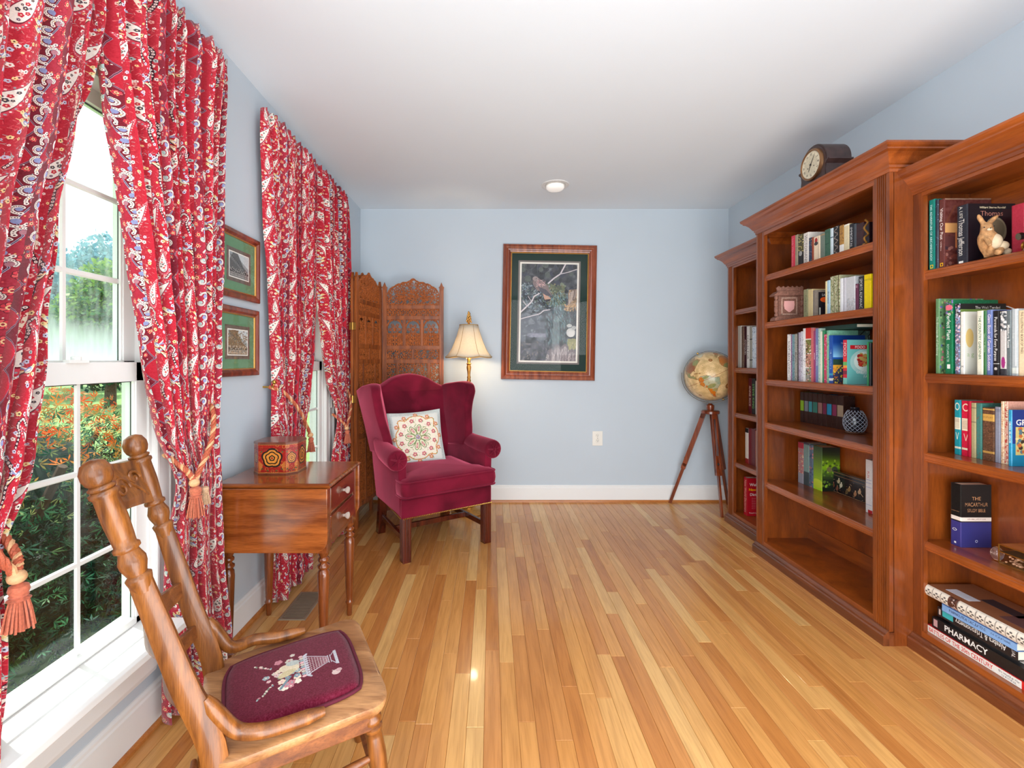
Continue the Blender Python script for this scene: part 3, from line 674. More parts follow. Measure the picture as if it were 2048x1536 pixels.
# ---------------------------------------------------------------- framed pictures on the left wall
m_cherry = wood('cherry_frame', (92, 34, 16), (150, 66, 34), 'Z', .28, .5, 12); m_gold = flat('gilt_lip', (190, 140, 70), .4, metal=.7, var=.1)
m_pglass = glass_mat('picture_glass', (1, 1, 1), .018, .0)
def frame_at(t, w, h, prof, fn, mat, name='frame', bev=0):
    """mitred rectangular frame; prof: (inset from outer edge, height off the wall); fn(u, v, d)"""
    m = MB(); rs = []
    for i, d in prof: rs.append([fn(i, i, d), fn(w-i, i, d), fn(w-i, h-i, d), fn(i, h-i, d)])
    m.rings(rs, False); return m.build(name, mat, t)
def flatrect(t, u0, u1, v0, v1, d, fn, mat, name, uv=True, th=.0015):
    m = MB(); a = [fn(u0, v0, d), fn(u1, v0, d), fn(u1, v1, d), fn(u0, v1, d)]; b_ = [fn(u0, v0, d-th), fn(u1, v0, d-th), fn(u1, v1, d-th), fn(u0, v1, d-th)]
    m.add(a, [(0, 1, 2, 3)], [[(0, 0), (1, 0), (1, 1), (0, 1)]]); m.add(b_, [(0, 3, 2, 1)], [[(0, 0)]*4])
    m.add(a+b_, [(0, 4, 5, 1), (1, 5, 6, 2), (2, 6, 7, 3), (3, 7, 4, 0)], [[(.5, .01)]*4]*4)
    return m.build(name, mat, t, fix=False)
def street_print(seed, warm):
    g = random.Random(seed); c = Cv(260, 190, (206, 206, 200)); c.rect(8, 8, 252, 182, (150, 158, 160))
    c.poly([(60, 8), (252, 100), (252, 8)], (196, 204, 206)); c.poly([(8, 60), (50, 8), (110, 8), (180, 90), (252, 130), (252, 182), (8, 182)], (86, 88, 88) if not warm else (120, 98, 74))
    for k in range(10): x = 20+k*16; c.rect(x, 30+k*8, x+7, 60+k*7, (130, 134, 132)); c.poly([(x-2, 34+k*8), (x+3, 18+k*8), (x+9, 34+k*8)], (58, 60, 60))
    for k in range(46): x = 12+k*5.2; y = 128+g.uniform(-6, 22); c.rect(x, y, x+4, y+22, (34, 34, 34)); c.ell(x+2, y-4, 3, 3, (200, 196, 188)); 
    for k in range(14): x = 20+k*17; c.line([(x, 150), (x+7, 176)], 3, (225, 222, 214)); c.line([(x+7, 150), (x, 176)], 3, (225, 222, 214))
    if warm:
        for k in range(90): x, y = g.uniform(10, 250), g.uniform(10, 110); c.ell(x, y, 7, 5, g.choice([(110, 74, 50), (136, 100, 64), (90, 84, 60), (150, 130, 96)]))
        for k in range(60): c.ell(g.uniform(14, 240), g.uniform(120, 176), 3, 5, g.choice([(226, 216, 196), (70, 50, 40), (186, 150, 110)]))
    c.rect(0, 0, 260, 7, (238, 236, 228)); c.rect(0, 183, 260, 190, (238, 236, 228)); c.rect(0, 0, 7, 190, (238, 236, 228)); c.rect(253, 0, 260, 190, (238, 236, 228))
    return c.noise(6, 2, seed)
m_gmat = flat('green_mat_board', (92, 138, 100), .85, var=.05, scale=60); m_wp = flat('marbled_mat_border', (104, 88, 78), .7, var=.25, scale=60)
for lab, y0, y1, z0, z1, warm in (('green-matted street scene print in a cherry frame, the upper of the pair', 1.858, 2.19, 1.474, 1.77, 0),
                                  ('green-matted country crowd print in a cherry frame, the lower of the pair', 1.846, 2.182, 1.136, 1.438, 1)):
    t = thing('framed_print', lab, 'picture', (XL, (y0+y1)/2, z0), group='pair of prints between the windows')
    w, h = y1-y0, z1-z0; fn = lambda u, v, d, y0=y0, z0=z0: (d+.001, u-w/2, v)
    frame_at(t, w, h, [(0, 0), (0, .016), (.004, .020), (.018, .022), (.026, .014), (.030, .013)], fn, m_cherry)
    frame_at(t, w, h, [(.029, .010), (.030, .0145), (.033, .013), (.035, .009)], fn, m_gold, 'gilt_lip')
    flatrect(t, .02, w-.02, .02, h-.02, .008, fn, m_gmat, 'mat_board')
    a, b_, p, q = w*.26, w*.74, h*.30, h*.68
    flatrect(t, a-.016, b_+.016, p-.016, q+.016, .0088, fn, m_wp, 'mat_border', th=.0008)
    flatrect(t, a, b_, p, q, .0096, fn, printed('old_print', street_print(3+warm, warm).image('street_print'), .6), 'print', th=.0008)
    flatrect(t, .028, w-.028, .028, h-.028, .0128, fn, m_pglass, 'glazing', th=.0006)

# ---------------------------------------------------------------- large framed wildlife print on the back wall
def wildlife():
    g = random.Random(11); W, H = 560, 980; c = Cv(W, H, (64, 68, 74)); c.noise(14, 24, 4)
    def blob(n, x0, x1, y0, y1, cols, r0, r1, st=1):
        for k in range(n): r = g.uniform(r0, r1); c.ell(g.uniform(x0, x1), g.uniform(y0, y1), r, r*st, g.choice(cols), g.random()*3)
    blob(90, 0, W, 0, 300, [(70, 72, 78), (52, 54, 60), (84, 92, 88), (60, 64, 78)], 10, 34)
    blob(330, 0, 290, 190, 480, [(110, 128, 140), (72, 88, 98), (138, 152, 160), (52, 62, 70), (92, 108, 100)], 4, 15, .6)
    blob(90, 0, 230, 520, 760, [(104, 112, 122), (92, 98, 108), (120, 128, 138)], 14, 40); blob(260, 0, 330, 470, 800, [(112, 120, 130), (88, 92, 104), (136, 144, 154), (70, 76, 86)], 3, 12, .5); [c.line([(60+g.uniform(0, 60), 700+k*4), (240+g.uniform(0, 60), 704+k*4)], 3, g.choice([(140, 138, 160), (112, 114, 132), (160, 158, 176)])) for k in range(10)]
    blob(160, 250, 440, 200, 420, [(104, 112, 84), (126, 118, 92), (84, 92, 74), (120, 130, 110)], 5, 16)
    for k in range(700):
        x = g.gauss(375, 70); y = g.uniform(280, 800); l = g.uniform(14, 34); a = 1.2+g.gauss(0, .5)
        c.line([(x, y), (x+l*math.cos(a)*.6, y+l*math.sin(a))], 3.2, g.choice([(110, 150, 158), (74, 108, 118), (150, 184, 188), (54, 78, 88), (96, 118, 104)]))
    blob(120, 480, 560, 260, 420, [(150, 126, 100), (178, 150, 120), (120, 104, 90)], 5, 14); [c.line([(480+k*2.2+g.uniform(-8, 8), 290-k*1.2), (474+k*1.9+g.uniform(-8, 8), 410-k*2)], 4, g.choice([(168, 150, 140), (130, 110, 104), (196, 180, 170), (100, 88, 84)])) for k in range(36)]; blob(90, 440, 556, 400, 470, [(186, 146, 96), (160, 120, 80), (206, 170, 120)], 4, 10, .5)
    c.ell(505, 690, 44, 46, (200, 200, 196)); c.ell(490, 620, 26, 18, (186, 188, 184)); c.ell(535, 640, 24, 20, (170, 172, 170)); c.ell(512, 700, 34, 30, (216, 214, 210))
    blob(120, 480, 556, 760, 860, [(170, 164, 118), (140, 140, 96)], 5, 12)
    for cx, cy in ((375, 900), (450, 890), (310, 940), (520, 940)):
        c.poly([(cx-50, H), (cx-36, cy-60), (cx, cy-90), (cx+34, cy-60), (cx+52, H)], (120, 110, 114))
        for k in range(46): x = cx+g.uniform(-44, 44); c.line([(x, cy-60+abs(x-cx)), (x+g.uniform(-26, 10), H)], 3, g.choice([(190, 178, 178), (104, 96, 102), (210, 200, 196), (124, 114, 118)]))
    blob(180, 0, 300, 790, H, [(90, 90, 104), (112, 112, 126), (76, 78, 88), (132, 124, 120)], 4, 16, .4)
    for P_, w in (([(0, 490), (60, 430), (105, 385), (130, 330), (180, 300)], 13), ([(0, 560), (100, 530), (190, 505), (230, 470), (290, 462)], 9), ([(270, 195), (330, 140), (390, 98), (440, 0)], 13), ([(390, 98), (460, 82), (556, 48)], 7), ([(60, 430), (20, 380)], 6), ([(105, 385), (70, 330)], 5)):
        c.line(P_, w+3, (110, 104, 108)); c.line(P_, w, (208, 200, 204))
    c.poly([(110, 145), (128, 128), (160, 135), (200, 165), (262, 215), (285, 270), (315, 330), (280, 318), (230, 285), (160, 270), (118, 210)], (128, 112, 112))
    c.poly([(215, 290), (262, 318), (300, 345), (292, 375), (250, 380), (232, 350)], (196, 156, 136)); c.poly([(236, 362), (296, 352), (290, 376), (248, 380)], (60, 56, 60))
    c.poly([(170, 230), (250, 260), (315, 330), (250, 318), (190, 280)], (84, 82, 92)); c.ell(140, 150, 28, 24, (150, 136, 134)); c.ell(148, 152, 5, 4, (40, 36, 40)); c.line([(120, 168), (108, 190)], 6, (90, 80, 80))
    for k in range(90): c.line([(g.uniform(150, 240), g.uniform(160, 230)),]*2, 8, g.choice([(206, 150, 150), (180, 160, 160), (120, 100, 104), (214, 176, 170)]))
    for k in range(12): x = g.uniform(10, 540); c.line([(x, 0), (x+g.uniform(-20, 20), g.uniform(40, 120))], 2, (110, 112, 116))
    return c.noise(9, 2, 6)
t = thing('framed_wildlife_print', 'large woodland bird print in a green mat and wide cherry frame', 'picture', (.489, YB, 1.615), rot=(0, math.radians(1.05), 0))
w, h = .797, 1.15; fn = lambda u, v, d: (u-w/2, -d-.001, v-h/2)
m_cherry2 = wood('cherry_frame_wide', (112, 46, 24), (166, 84, 48), 'Z', .25, .6, 10)
frame_at(t, w, h, [(0, 0), (0, .022), (.006, .030), (.024, .034), (.036, .028), (.040, .022), (.050, .020), (.056, .024), (.066, .020), (.070, .012)], fn, m_cherry2)
frame_at(t, w, h, [(.0685, .012), (.070, .0165), (.074, .0165), (.0765, .010)], fn, m_gold, 'gilt_lip')
m = MB()
for k in range(2):
    for i in range(int((w, h)[k]/.012)-11):
        for e in (.0725, (h, w)[k]-.0725):
            a = .072+i*.012; p = (a, e) if k == 0 else (e, a); q = fn(p[0], p[1], .0155); m.ball(q, .004, 6, 4, (1, .6, 1))
m.build('beading', m_gold, t, kind='stuff', fix=False)
m_dgreen = flat('dark_green_suede_mat', (8, 44, 36), .8, var=.12, scale=30)
flatrect(t, .05, w-.05, .05, h-.05, .008, fn, m_dgreen, 'mat_board')
flatrect(t, .132, w-.135, .134, h-.136, .0092, fn, flat('grey_inner_mat', (124, 116, 112), .8), 'inner_mat', th=.001)
flatrect(t, .146, w-.149, .148, h-.150, .0102, fn, flat('white_mat_line', (236, 232, 222), .8), 'mat_bevel', th=.001)
flatrect(t, .160, w-.163, .162, h-.164, .0110, fn, printed('wildlife_print', wildlife().image('wildlife_print'), .55), 'print', th=.0008)
flatrect(t, .07, w-.07, .07, h-.07, .0118, fn, m_pglass, 'glazing', th=.0006)

# ---------------------------------------------------------------- outlet, vent, ceiling light
m_plast = flat('ivory_plastic', (232, 228, 218), .35, var=.01); m_dark = flat('dark_slot', (40, 36, 34), .6)
t = thing('electrical_outlet', 'white double power outlet on the blue-grey back wall', 'outlet', (.905, YB, .54))
m = MB(); m.box(-.0435, .0435, -.006, 0, -.062, .062); m.build('cover_plate', m_plast, t, bevel=.003)
for dz in (.024, -.020):
    m = MB(); m.lathe([(.0001, 0), (.0155, 0), (.0165, -.002), (.0165, -.004)], 16, (0, -.0105, dz), Matrix.Rotation(PI/2, 3, 'X')); r_ = m.build('receptacle', m_plast, t, smooth=True)
    m = MB()
    for dx in (-.006, .006): m.box(dx-.0012, dx+.0012, -.0112, -.0106, dz+.001, dz+.009)
    m.ball((0, -.0108, dz-.006), .0028, 8, 6, (1, .2, 1)); m.build('slot', m_dark, r_)
m = MB(); m.ball((0, -.007, .002), .003, 8, 6, (1, .4, 1)); m.build('screw', m_alu, t)

m_vfr = flat('vent_frame_metal', (146, 128, 106), .45, metal=.2)
m_bronze = flat('brown_vent_metal', (128, 108, 88), .5, metal=.15, var=.06)
t = thing('floor_vent', 'brown louvred floor register under the drop-leaf table', 'vent', (-.928, 2.262, 0))
m = MB(); m.rings([[(-.064, -.13, 0), (.064, -.13, 0), (.064, .13, 0), (-.064, .13, 0)], [(-.061, -.127, .004), (.061, -.127, .004), (.061, .127, .004), (-.061, .127, .004)], [(-.050, -.116, .004), (.050, -.116, .004), (.050, .116, .004), (-.050, .116, .004)], [(-.049, -.115, .0008), (.049, -.115, .0008), (.049, .115, .0008), (-.049, .115, .0008)]], False); m.build('frame', m_vfr, t)
m = MB(); m.box(-.050, .050, -.116, .116, .0002, .0009); m.build('damper', m_dark, t)
for i in range(17):
    y = -.108+i*.0135; m = MB(); m.prism([(0, .001), (.003, .0044), (.0060, .0044), (.003, .001)], -.049, .049, lambda p, q, tt: (tt, y+p, q)); m.build('slat', m_bronze, t)

m_lens = flat('frosted_lamp', (250, 246, 240), .5, emit=.35)
t = thing('recessed_ceiling_light', 'round white recessed light with a protruding lamp in the ceiling', 'ceiling light', (.47, 3.394, ZC))
m = MB(); m.lathe([(.103, 0), (.101, -.005), (.088, -.008), (.080, -.006), (.072, .0), (.07, .0)], 40, (0, 0, 0), None, False); m.build('trim_ring', flat('light_trim', (226, 226, 224), .4), t, smooth=True)
m = MB(); m.lathe([(.074, -.001), (.073, -.006), (.05, -.010), (.001, -.011)], 32, (0, 0, 0)); m.build('baffle', flat('light_baffle', (214, 212, 208), .5), t, smooth=True)
m = MB(); m.lathe([(.066, -.009), (.066, -.022), (.056, -.034), (.03, -.040), (.001, -.041)], 32); m.build('lamp_bulb', m_lens, t, smooth=True)
# ---------------------------------------------------------------- wing chair
def velvet():
    m, nt, b = base_mat('burgundy_velvet'); L = nt.links.new
    t = N(nt, 'ShaderNodeTexCoord'); n = N(nt, 'ShaderNodeTexNoise'); n.inputs['Scale'].default_value = 5; n.inputs['Detail'].default_value = 5; n.inputs['Distortion'].default_value = .5
    r = N(nt, 'ShaderNodeValToRGB'); e = r.color_ramp.elements; e[0].position = .35; e[0].color = rgb((84, 8, 28)); e[1].position = .68; e[1].color = rgb((124, 20, 46))
    L(t.outputs['Object'], n.inputs['Vector']); L(n.outputs['Fac'], r.inputs['Fac']); L(r.outputs[0], b.inputs['Base Color'])
    b.inputs['Roughness'].default_value = .85; b.inputs['Specular IOR Level'].default_value = .15
    b.inputs['Sheen Weight'].default_value = 1; b.inputs['Sheen Roughness'].default_value = .42; b.inputs['Sheen Tint'].default_value = rgb((255, 120, 150))
    n2 = N(nt, 'ShaderNodeTexNoise'); n2.inputs['Scale'].default_value = 400; bp = N(nt, 'ShaderNodeBump'); bp.inputs['Strength'].default_value = .25; bp.inputs['Distance'].default_value = .001
    L(n2.outputs['Fac'], bp.inputs['Height']); L(bp.outputs[0], b.inputs['Normal']); return m
m_velvet = velvet(); m_mahog = wood('dark_mahogany', (58, 18, 10), (104, 38, 20), 'Z', .22, .6, 12)
wc = thing('wing_chair', 'burgundy velvet wing chair with mahogany legs holding an embroidered pillow', 'armchair', (-.267, 2.889, 0), math.atan2(.33, .52))
def outline_slab(P, th, fn, mb, bev=.3):
    """soft slab from a closed outline P in (p,q); rounded over its thickness th; fn(p,q,s) with s in -1..1"""
    n = len(P); C_ = np.mean(np.array(P), 0); rs = []
    V = [Vector((p, q)) for p, q in P]; nor = []
    for i in range(n):
        d = (V[(i+1) % n]-V[i-1]).normalized(); nor.append(Vector((d.y, -d.x)))
    A = sum(V[i].x*V[(i+1) % n].y-V[(i+1) % n].x*V[i].y for i in range(n)); sg = 1 if A > 0 else -1
    for k in range(-5, 6):
        a = k/5*PI/2; s = math.sin(a); ins = (1-math.cos(a)**.7)*th*bev
        rs.append([fn(V[i].x-sg*nor[i].x*ins, V[i].y-sg*nor[i].y*ins, s) for i in range(n)])
    mb.rings(rs, True)
def spl(pts, n=5): return [(p.x, p.y) for p in smooth_path([(a, b_, 0) for a, b_ in pts], n)]
# seat frame
m = MB(); P = [(-.315, .0), (-.30, -.012), (.30, -.012), (.315, .0), (.27, .54), (-.27, .54)]
m.prism(P, .262, .378, lambda p, q, t: (p, q, t)); m.build('seat_rail', m_velvet, wc, smooth=True, bevel=.018, seg=3)
m = MB()
def studs(p, q, n):
    for i in range(n):
        f = i/(n-1); x = p[0]+(q[0]-p[0])*f; y = p[1]+(q[1]-p[1])*f; m.ball((x, y, .268), .0052, 7, 4)
studs((-.305, -.0145), (.305, -.0145), 56); studs((-.3165, .01), (-.272, .53), 44); studs((.3165, .01), (.272, .53), 44)
m.build('nailhead_trim', m_brass, wc, smooth=True, kind='stuff', fix=False)
# cushion
def cushion(mb, W0, D0, D1, z0, z1, crown=.022):
    P = []
    def arc(cx, cy, r, a0, a1, n=6): return [(cx+r*math.cos(a0+(a1-a0)*i/n), cy+r*math.sin(a0+(a1-a0)*i/n)) for i in range(n+1)]
    P += arc(W0-.04, D0+.04, .04, -PI/2, 0); P += arc(W0-.018, .055, .018, 0, PI/2, 3)+[(W0-.065, .085)]+arc(W0-.085, D1-.03, .03, 0, PI/2, 4)
    P = P+[(-x, y) for x, y in P[::-1]]; n = len(P); C_ = (0, (D0+D1)/2); rs = []
    prof = [(.0, 0, 0), (.55, 0, 0), (.93, .003, 0), (.985, .012, 0), (1.004, .03, 0), (1.012, .055, 0), (1.004, 1, -.026), (.985, 1, -.010), (.93, 1, .1), (.7, 1, .5), (.4, 1, .85), (.0, 1, 1)]
    for f, tb, c in prof:
        f = max(f, .002)
        if tb < .5: z = z0+tb
        else: z = z1+(c if c < 0 else c*crown)
        rs.append([(C_[0]+(p-C_[0])*f, C_[1]+(q-C_[1])*f, z) for p, q in P])
    mb.rings(rs, True); return P
m = MB(); P = cushion(m, .326, -.055, .50, .386, .496); m.build('seat_cushion', m_velvet, wc, smooth=True, autos=70)
m = MB()
for z in (.399, .486): m.tube([(p*1.000, .2225+(q-.2225)*1.0, z) for p, q in P], .0045, 6, closed=True)
m.build('piping', m_velvet, wc, smooth=True)
# back: serpentine top
tilt = lambda z: .50+.17*(z-.38)
P = [(-.24, .36), (.24, .36)]+spl([(.27, .62), (.33, .86), (.345, .995), (.30, 1.005), (.22, 1.030), (.12, 1.085), (0, 1.108), (-.12, 1.085), (-.22, 1.030), (-.30, 1.005), (-.345, .995), (-.33, .86), (-.27, .62)], 4)
m = MB(); outline_slab(P, .05, lambda p, q, s: (p, tilt(q)+.045+s*.060-.030*(1-s)*.5*(1-(p/.35)**2)*math.sin(PI*min(1, max(0, (q-.36)/.7))), q), m, .45); m.build('backrest', m_velvet, wc, smooth=True, autos=75)
# wings and arms
for sx in (-1, 1):
    def u(z, v):
        k = max(0, min(1, (z-.58)/.40)); out = .312+.075*k**1.1; th = .030+.050*k*max(0, min(1, (v-.33)/.30)); return out, th
    # wing outline in (v, z): rear edge follows the back, front edge is an S curve
    P = [(tilt(.60)+.07, .56), (tilt(.75)+.09, .75), (tilt(.9)+.09, .9), (tilt(1.0)+.085, 1.0)]+spl([(tilt(1.0)-.03, 1.035), (.42, 1.052), (.345, 1.035), (.318, .98), (.325, .90), (.315, .82), (.275, .73), (.262, .66), (.30, .60)], 4)
    m = MB(); outline_slab(P, .05, lambda p, q, s: (sx*(u(q, p)[0]-(1-s)*u(q, p)[1]), p, q), m, .40); m.build('wing', m_velvet, wc, smooth=True, autos=75)
    P = [(.012, .275), (.50, .275), (tilt(.5)+.04, .50), (tilt(.62)+.03, .62), (.30, .635), (.03, .625), (.012, .60)]
    m = MB(); outline_slab(P, .05, lambda p, q, s: (sx*(.292-.035*max(0, p-.05)+.026*s+.012*min(1, max(0, (q-.3)/.3))), p, q), m, .22); m.build('arm_panel', m_velvet, wc, smooth=True, autos=75)
    # rolled arm with a pleated front
    rs = []; n = 20
    for k, (v, r, dz, du) in enumerate([(.0, .030, 0, 0), (-.004, .052, 0, 0), (.004, .060, 0, 0), (.02, .063, 0, 0), (.12, .062, .004, -.004), (.24, .058, .012, -.010), (.34, .050, .03, -.018), (.42, .036, .05, -.024)]):
        rs.append([(sx*(.335+du+r*math.cos(2*PI*j/n)), v, .612+dz+r*math.sin(2*PI*j/n)) for j in range(n)])
    m = MB(); m.rings(rs, True); ar = m.build('arm_roll', m_velvet, wc, smooth=True, autos=60)
    m = MB()
    for k in range(7):
        a = k*PI*2/7+.3; m.tube([(sx*(.335+.008*math.cos(a)), -.0045, .612+.008*math.sin(a)), (sx*(.335+.030*math.cos(a)), -.008, .612+.030*math.sin(a)), (sx*(.335+.048*math.cos(a)), -.002, .612+.048*math.sin(a))], .0045, 5)
    m.ball((sx*.335, -.006, .612), .011, 10, 6, (1, .6, 1)); m.build('pleat', m_velvet, ar, smooth=True)
# legs
def chair_leg(x, y, fl, lean=0):
    m = MB(); s = .026
    lo = [(x-s, y-s+lean, 0), (x+s, y-s+lean, 0), (x+s, y+s+lean, 0), (x-s, y+s+lean, 0)]; hi = [(x-s, y-s, .265), (x+s, y-s, .265), (x+s, y+s, .265), (x-s, y+s, .265)]
    m.hexa(lo, hi); o = m.build('leg', m_mahog, wc, bevel=.002)
    if fl:
        m = MB()
        for i in (-1, 0, 1):
            m.box(x+i*.0155-.004, x+i*.0155+.004, y-s-.0035, y-s+.001, .012, .262); m.box(x-s-.0035, x-s+.001, y+i*.0155-.004, y+i*.0155+.004, .012, .262); m.box(x+s-.001, x+s+.0035, y+i*.0155-.004, y+i*.0155+.004, .012, .262)
        m.build('reed', m_mahog, o, bevel=.0015)
chair_leg(-.282, .018, 1); chair_leg(.282, .018, 1); chair_leg(-.25, .51, 0, .05); chair_leg(.25, .51, 0, .05)
for p, q in (((-.276, .03), (-.25, .53)), ((.276, .03), (.25, .53))):
    m = MB(); m.hexa([(p[0]-.010, p[1], .105), (p[0]+.010, p[1], .105), (q[0]+.010, q[1], .105), (q[0]-.010, q[1], .105)], [(p[0]-.010, p[1], .138), (p[0]+.010, p[1], .138), (q[0]+.010, q[1], .138), (q[0]-.010, q[1], .138)]); m.build('stretcher', m_mahog, wc, bevel=.002)
m = MB(); m.box(-.262, .262, .25, .27, .105, .138); m.build('stretcher', m_mahog, wc, bevel=.002)
m = MB(); m.box(-.245, .245, .535, .555, .15, .18); m.build('stretcher', m_mahog, wc, bevel=.002)

# embroidered pillow
def pillow_art():
    c = Cv(512, 512, (204, 210, 206)); c.noise(5, 3, 2); g = random.Random(4); cx = cy = 256
    c.rect(34, 34, 478, 478, (222, 222, 214)); OR, GN, PK, PU, BRN = (206, 136, 60), (120, 150, 80), (200, 110, 120), (140, 90, 130), (120, 66, 40)
    sc = [(cx+(196+16*math.cos(8*a))*math.copysign(abs(math.cos(a))**.62, math.cos(a)), cy+(196+16*math.cos(8*a))*math.copysign(abs(math.sin(a))**.62, math.sin(a))) for a in np.linspace(0, 2*PI, 90)]
    c.poly(sc, (240, 230, 208)); c.line(sc, 8, OR)
    for k in range(0, 90, 3): x, y = sc[k]; c.ell(x+g.uniform(-8, 8), y+g.uniform(-8, 8), 8, 4, g.choice([OR, OR, GN]), g.random()*3)
    for k in range(24):
        a = 2*PI*k/24; r = 166 if k % 2 else 226; x, y = cx+r*math.cos(a), cy+r*math.sin(a)*1.0
        if abs(x-256) < 240 and abs(y-256) < 240: flower(c, x, y, 21, PK if k % 2 else (214, 140, 110), (250, 230, 180), 5, a); c.ell(x+20, y+10, 9, 4, GN, a)
    for k in range(8):
        a = 2*PI*k/8+.2; px, py = cx+74*math.cos(a), cy+74*math.sin(a)
        c.ell(px, py, 50, 25, (96, 130, 70), a); c.ell(px, py, 44, 19, (226, 220, 190), a); c.ell(px+6*math.cos(a), py+6*math.sin(a), 26, 9, PK, a); c.ell(px+6*math.cos(a), py+6*math.sin(a), 14, 4, (236, 200, 190), a)
        b_ = a+PI/8; c.line([(cx+30*math.cos(b_), cy+30*math.sin(b_)), (cx+112*math.cos(b_), cy+112*math.sin(b_)), (cx+124*math.cos(b_+.16), cy+124*math.sin(b_+.16))], 5, GN); c.line([(cx+50*math.cos(b_), cy+50*math.sin(b_)), (cx+96*math.cos(b_+.2), cy+96*math.sin(b_+.2))], 4, BRN)
    for k in range(8): a = 2*PI*k/8; c.ell(cx+13*math.cos(a), cy+13*math.sin(a), 8, 6, (110, 120, 180), a)
    c.ell(cx, cy, 6, 6, (240, 230, 200))
    for k in range(420): a = g.uniform(0, 6.28); r = g.uniform(0, 200); x, y = cx+r*math.cos(a), cy+r*math.sin(a); c.ell(x, y, 3, 2, g.choice([(240, 230, 208), OR, GN, PK, PU]))
    return c.noise(6, 1, 5)
m_pil = printed('embroidered_linen', pillow_art().image('pillow_embroidery'), .9, sheen=.2, weave=260)
m_linen = flat('pale_blue_linen', (196, 204, 202), .9, var=.04, scale=120, sheen=.2)
# pillow placed in the chair's frame, leaning on the back
M0 = wc.matrix_basis.copy() if False else Matrix.Translation(wc.location) @ Matrix.Rotation(wc.rotation_euler.z, 4, 'Z')
pl = M0 @ Vector((-.045, .405, .665))
pt = thing('throw_pillow', 'embroidered floral linen pillow leaning in the burgundy wing chair', 'pillow', tuple(pl), rot=(math.radians(-16), math.radians(-3), wc.rotation_euler.z-.18))
def pillow_half(sg, mat, nm):
    m = MB(); n = 26; S = .188
    for j in range(n+1):
        for i in range(n+1):
            a, b_ = i/n*2-1, j/n*2-1; ed = (1-a*a)*(1-b_*b_); px = a*S*(1-.07*(1-b_*b_)*0-.06*abs(a)*(1-b_*b_)); pz = b_*S*(1-.06*abs(b_)*(1-a*a))
            m.v.append((px, sg*-.052*ed**.42, pz))
    for j in range(n):
        for i in range(n):
            k = j*(n+1)+i; m.f.append((k, k+1, k+n+2, k+n+1)); m.uv[len(m.f)-1] = [(i/n, j/n), ((i+1)/n, j/n), ((i+1)/n, (j+1)/n), (i/n, (j+1)/n)]
    return m.build(nm, mat, pt, smooth=True, fix=False, autos=80)
pillow_half(1, m_pil, 'front_panel'); pillow_half(-1, m_linen, 'back_panel')
m = MB(); S = .188; Pp = []
for i in range(48):
    a = i/48*4; s_, f = int(a), a-int(a); q = f*2-1
    x, z = [(q, -1), (1, q), (-q, 1), (-1, -q)][s_]; Pp.append((x*S*(1-.06*abs(x)*(1-z*z)), 0, z*S*(1-.06*abs(z)*(1-x*x))))
m.tube(Pp, .003, 6, closed=True); m.build('piping', m_linen, pt, smooth=True)

# ---------------------------------------------------------------- floor lamp
lx, ly = -.180, 3.66
t = thing('floor_lamp', 'gilt floor lamp with a cream bell shade behind the wing chair', 'lamp', (lx, ly, 0))
m_gilt = flat('antique_gilt', (176, 128, 62), .38, metal=.75, var=.2, scale=60, bump=.2)
m = MB(); m.lathe([(.14, 0), (.14, .012), (.12, .022), (.07, .03), (.045, .05), (.05, .065), (.022, .08), (.014, .10)], 24); m.build('base', m_gilt, t, smooth=True)
m = MB(); m.lathe([(.009, .09), (.009, .42), (.016, .43), (.016, .45), (.009, .46), (.009, .96), (.013, .965), (.014, .985), (.010, .99), (.013, 1.02), (.017, 1.045), (.012, 1.06), (.016, 1.07), (.011, 1.085), (.014, 1.12), (.019, 1.15), (.015, 1.17), (.021, 1.18), (.008, 1.19)], 14); m.build('pole', m_gilt, t, smooth=True)
m = MB(); m.lathe([(.012, 1.185), (.014, 1.22), (.010, 1.23)], 12); m.tube([(0.0, 0, 1.2), (.045, 0, 1.25), (.05, 0, 1.36), (.02, 0, 1.46), (0, 0, 1.49)], .0018, 6); m.tube([(0.0, 0, 1.2), (-.045, 0, 1.25), (-.05, 0, 1.36), (-.02, 0, 1.46), (0, 0, 1.49)], .0018, 6); m.build('harp', m_brass, t, smooth=True)
def shade_mat():
    m_, nt, b_ = base_mat('silk_shade'); L = nt.links.new
    n = N(nt, 'ShaderNodeTexNoise'); n.inputs['Scale'].default_value = 30; r = N(nt, 'ShaderNodeValToRGB'); r.color_ramp.elements[0].color = rgb((218, 208, 190)); r.color_ramp.elements[1].color = rgb((232, 224, 208)); L(n.outputs['Fac'], r.inputs['Fac'])
    tr = N(nt, 'ShaderNodeBsdfTranslucent'); mx = N(nt, 'ShaderNodeMixShader'); mx.inputs[0].default_value = .38; L(r.outputs[0], b_.inputs['Base Color']); L(r.outputs[0], tr.inputs[0]); b_.inputs['Roughness'].default_value = .7
    L(b_.outputs[0], mx.inputs[1]); L(tr.outputs[0], mx.inputs[2]); L(mx.outputs[0], nt.nodes['Material Output'].inputs[0]); return m_
m_shade = shade_mat()
prof = [(.187, 0), (.160, .028), (.138, .065), (.118, .11), (.100, .16), (.086, .205), (.075, .25)]
def scal(a, z): k = abs(math.sin(3*a)); return 1-.035*(1-k)*1.0-.0+.0*z
rs = [[(r*scal(a, z)*math.cos(a), r*scal(a, z)*math.sin(a), 1.237+z-.010*(abs(math.sin(3*a)) if z == 0 else 0)) for a in [2*PI*(j+.5)/60 for j in range(60)]] for r, z in prof]
m = MB(); m.rings(rs, False); sh = m.build('lamp_shade', m_shade, t, smooth=True, autos=80); md = sh.modifiers.new('thick', 'SOLIDIFY'); md.thickness = .002
m_braid = flat('gold_braid', (176, 146, 98), .7, var=.2, scale=200)
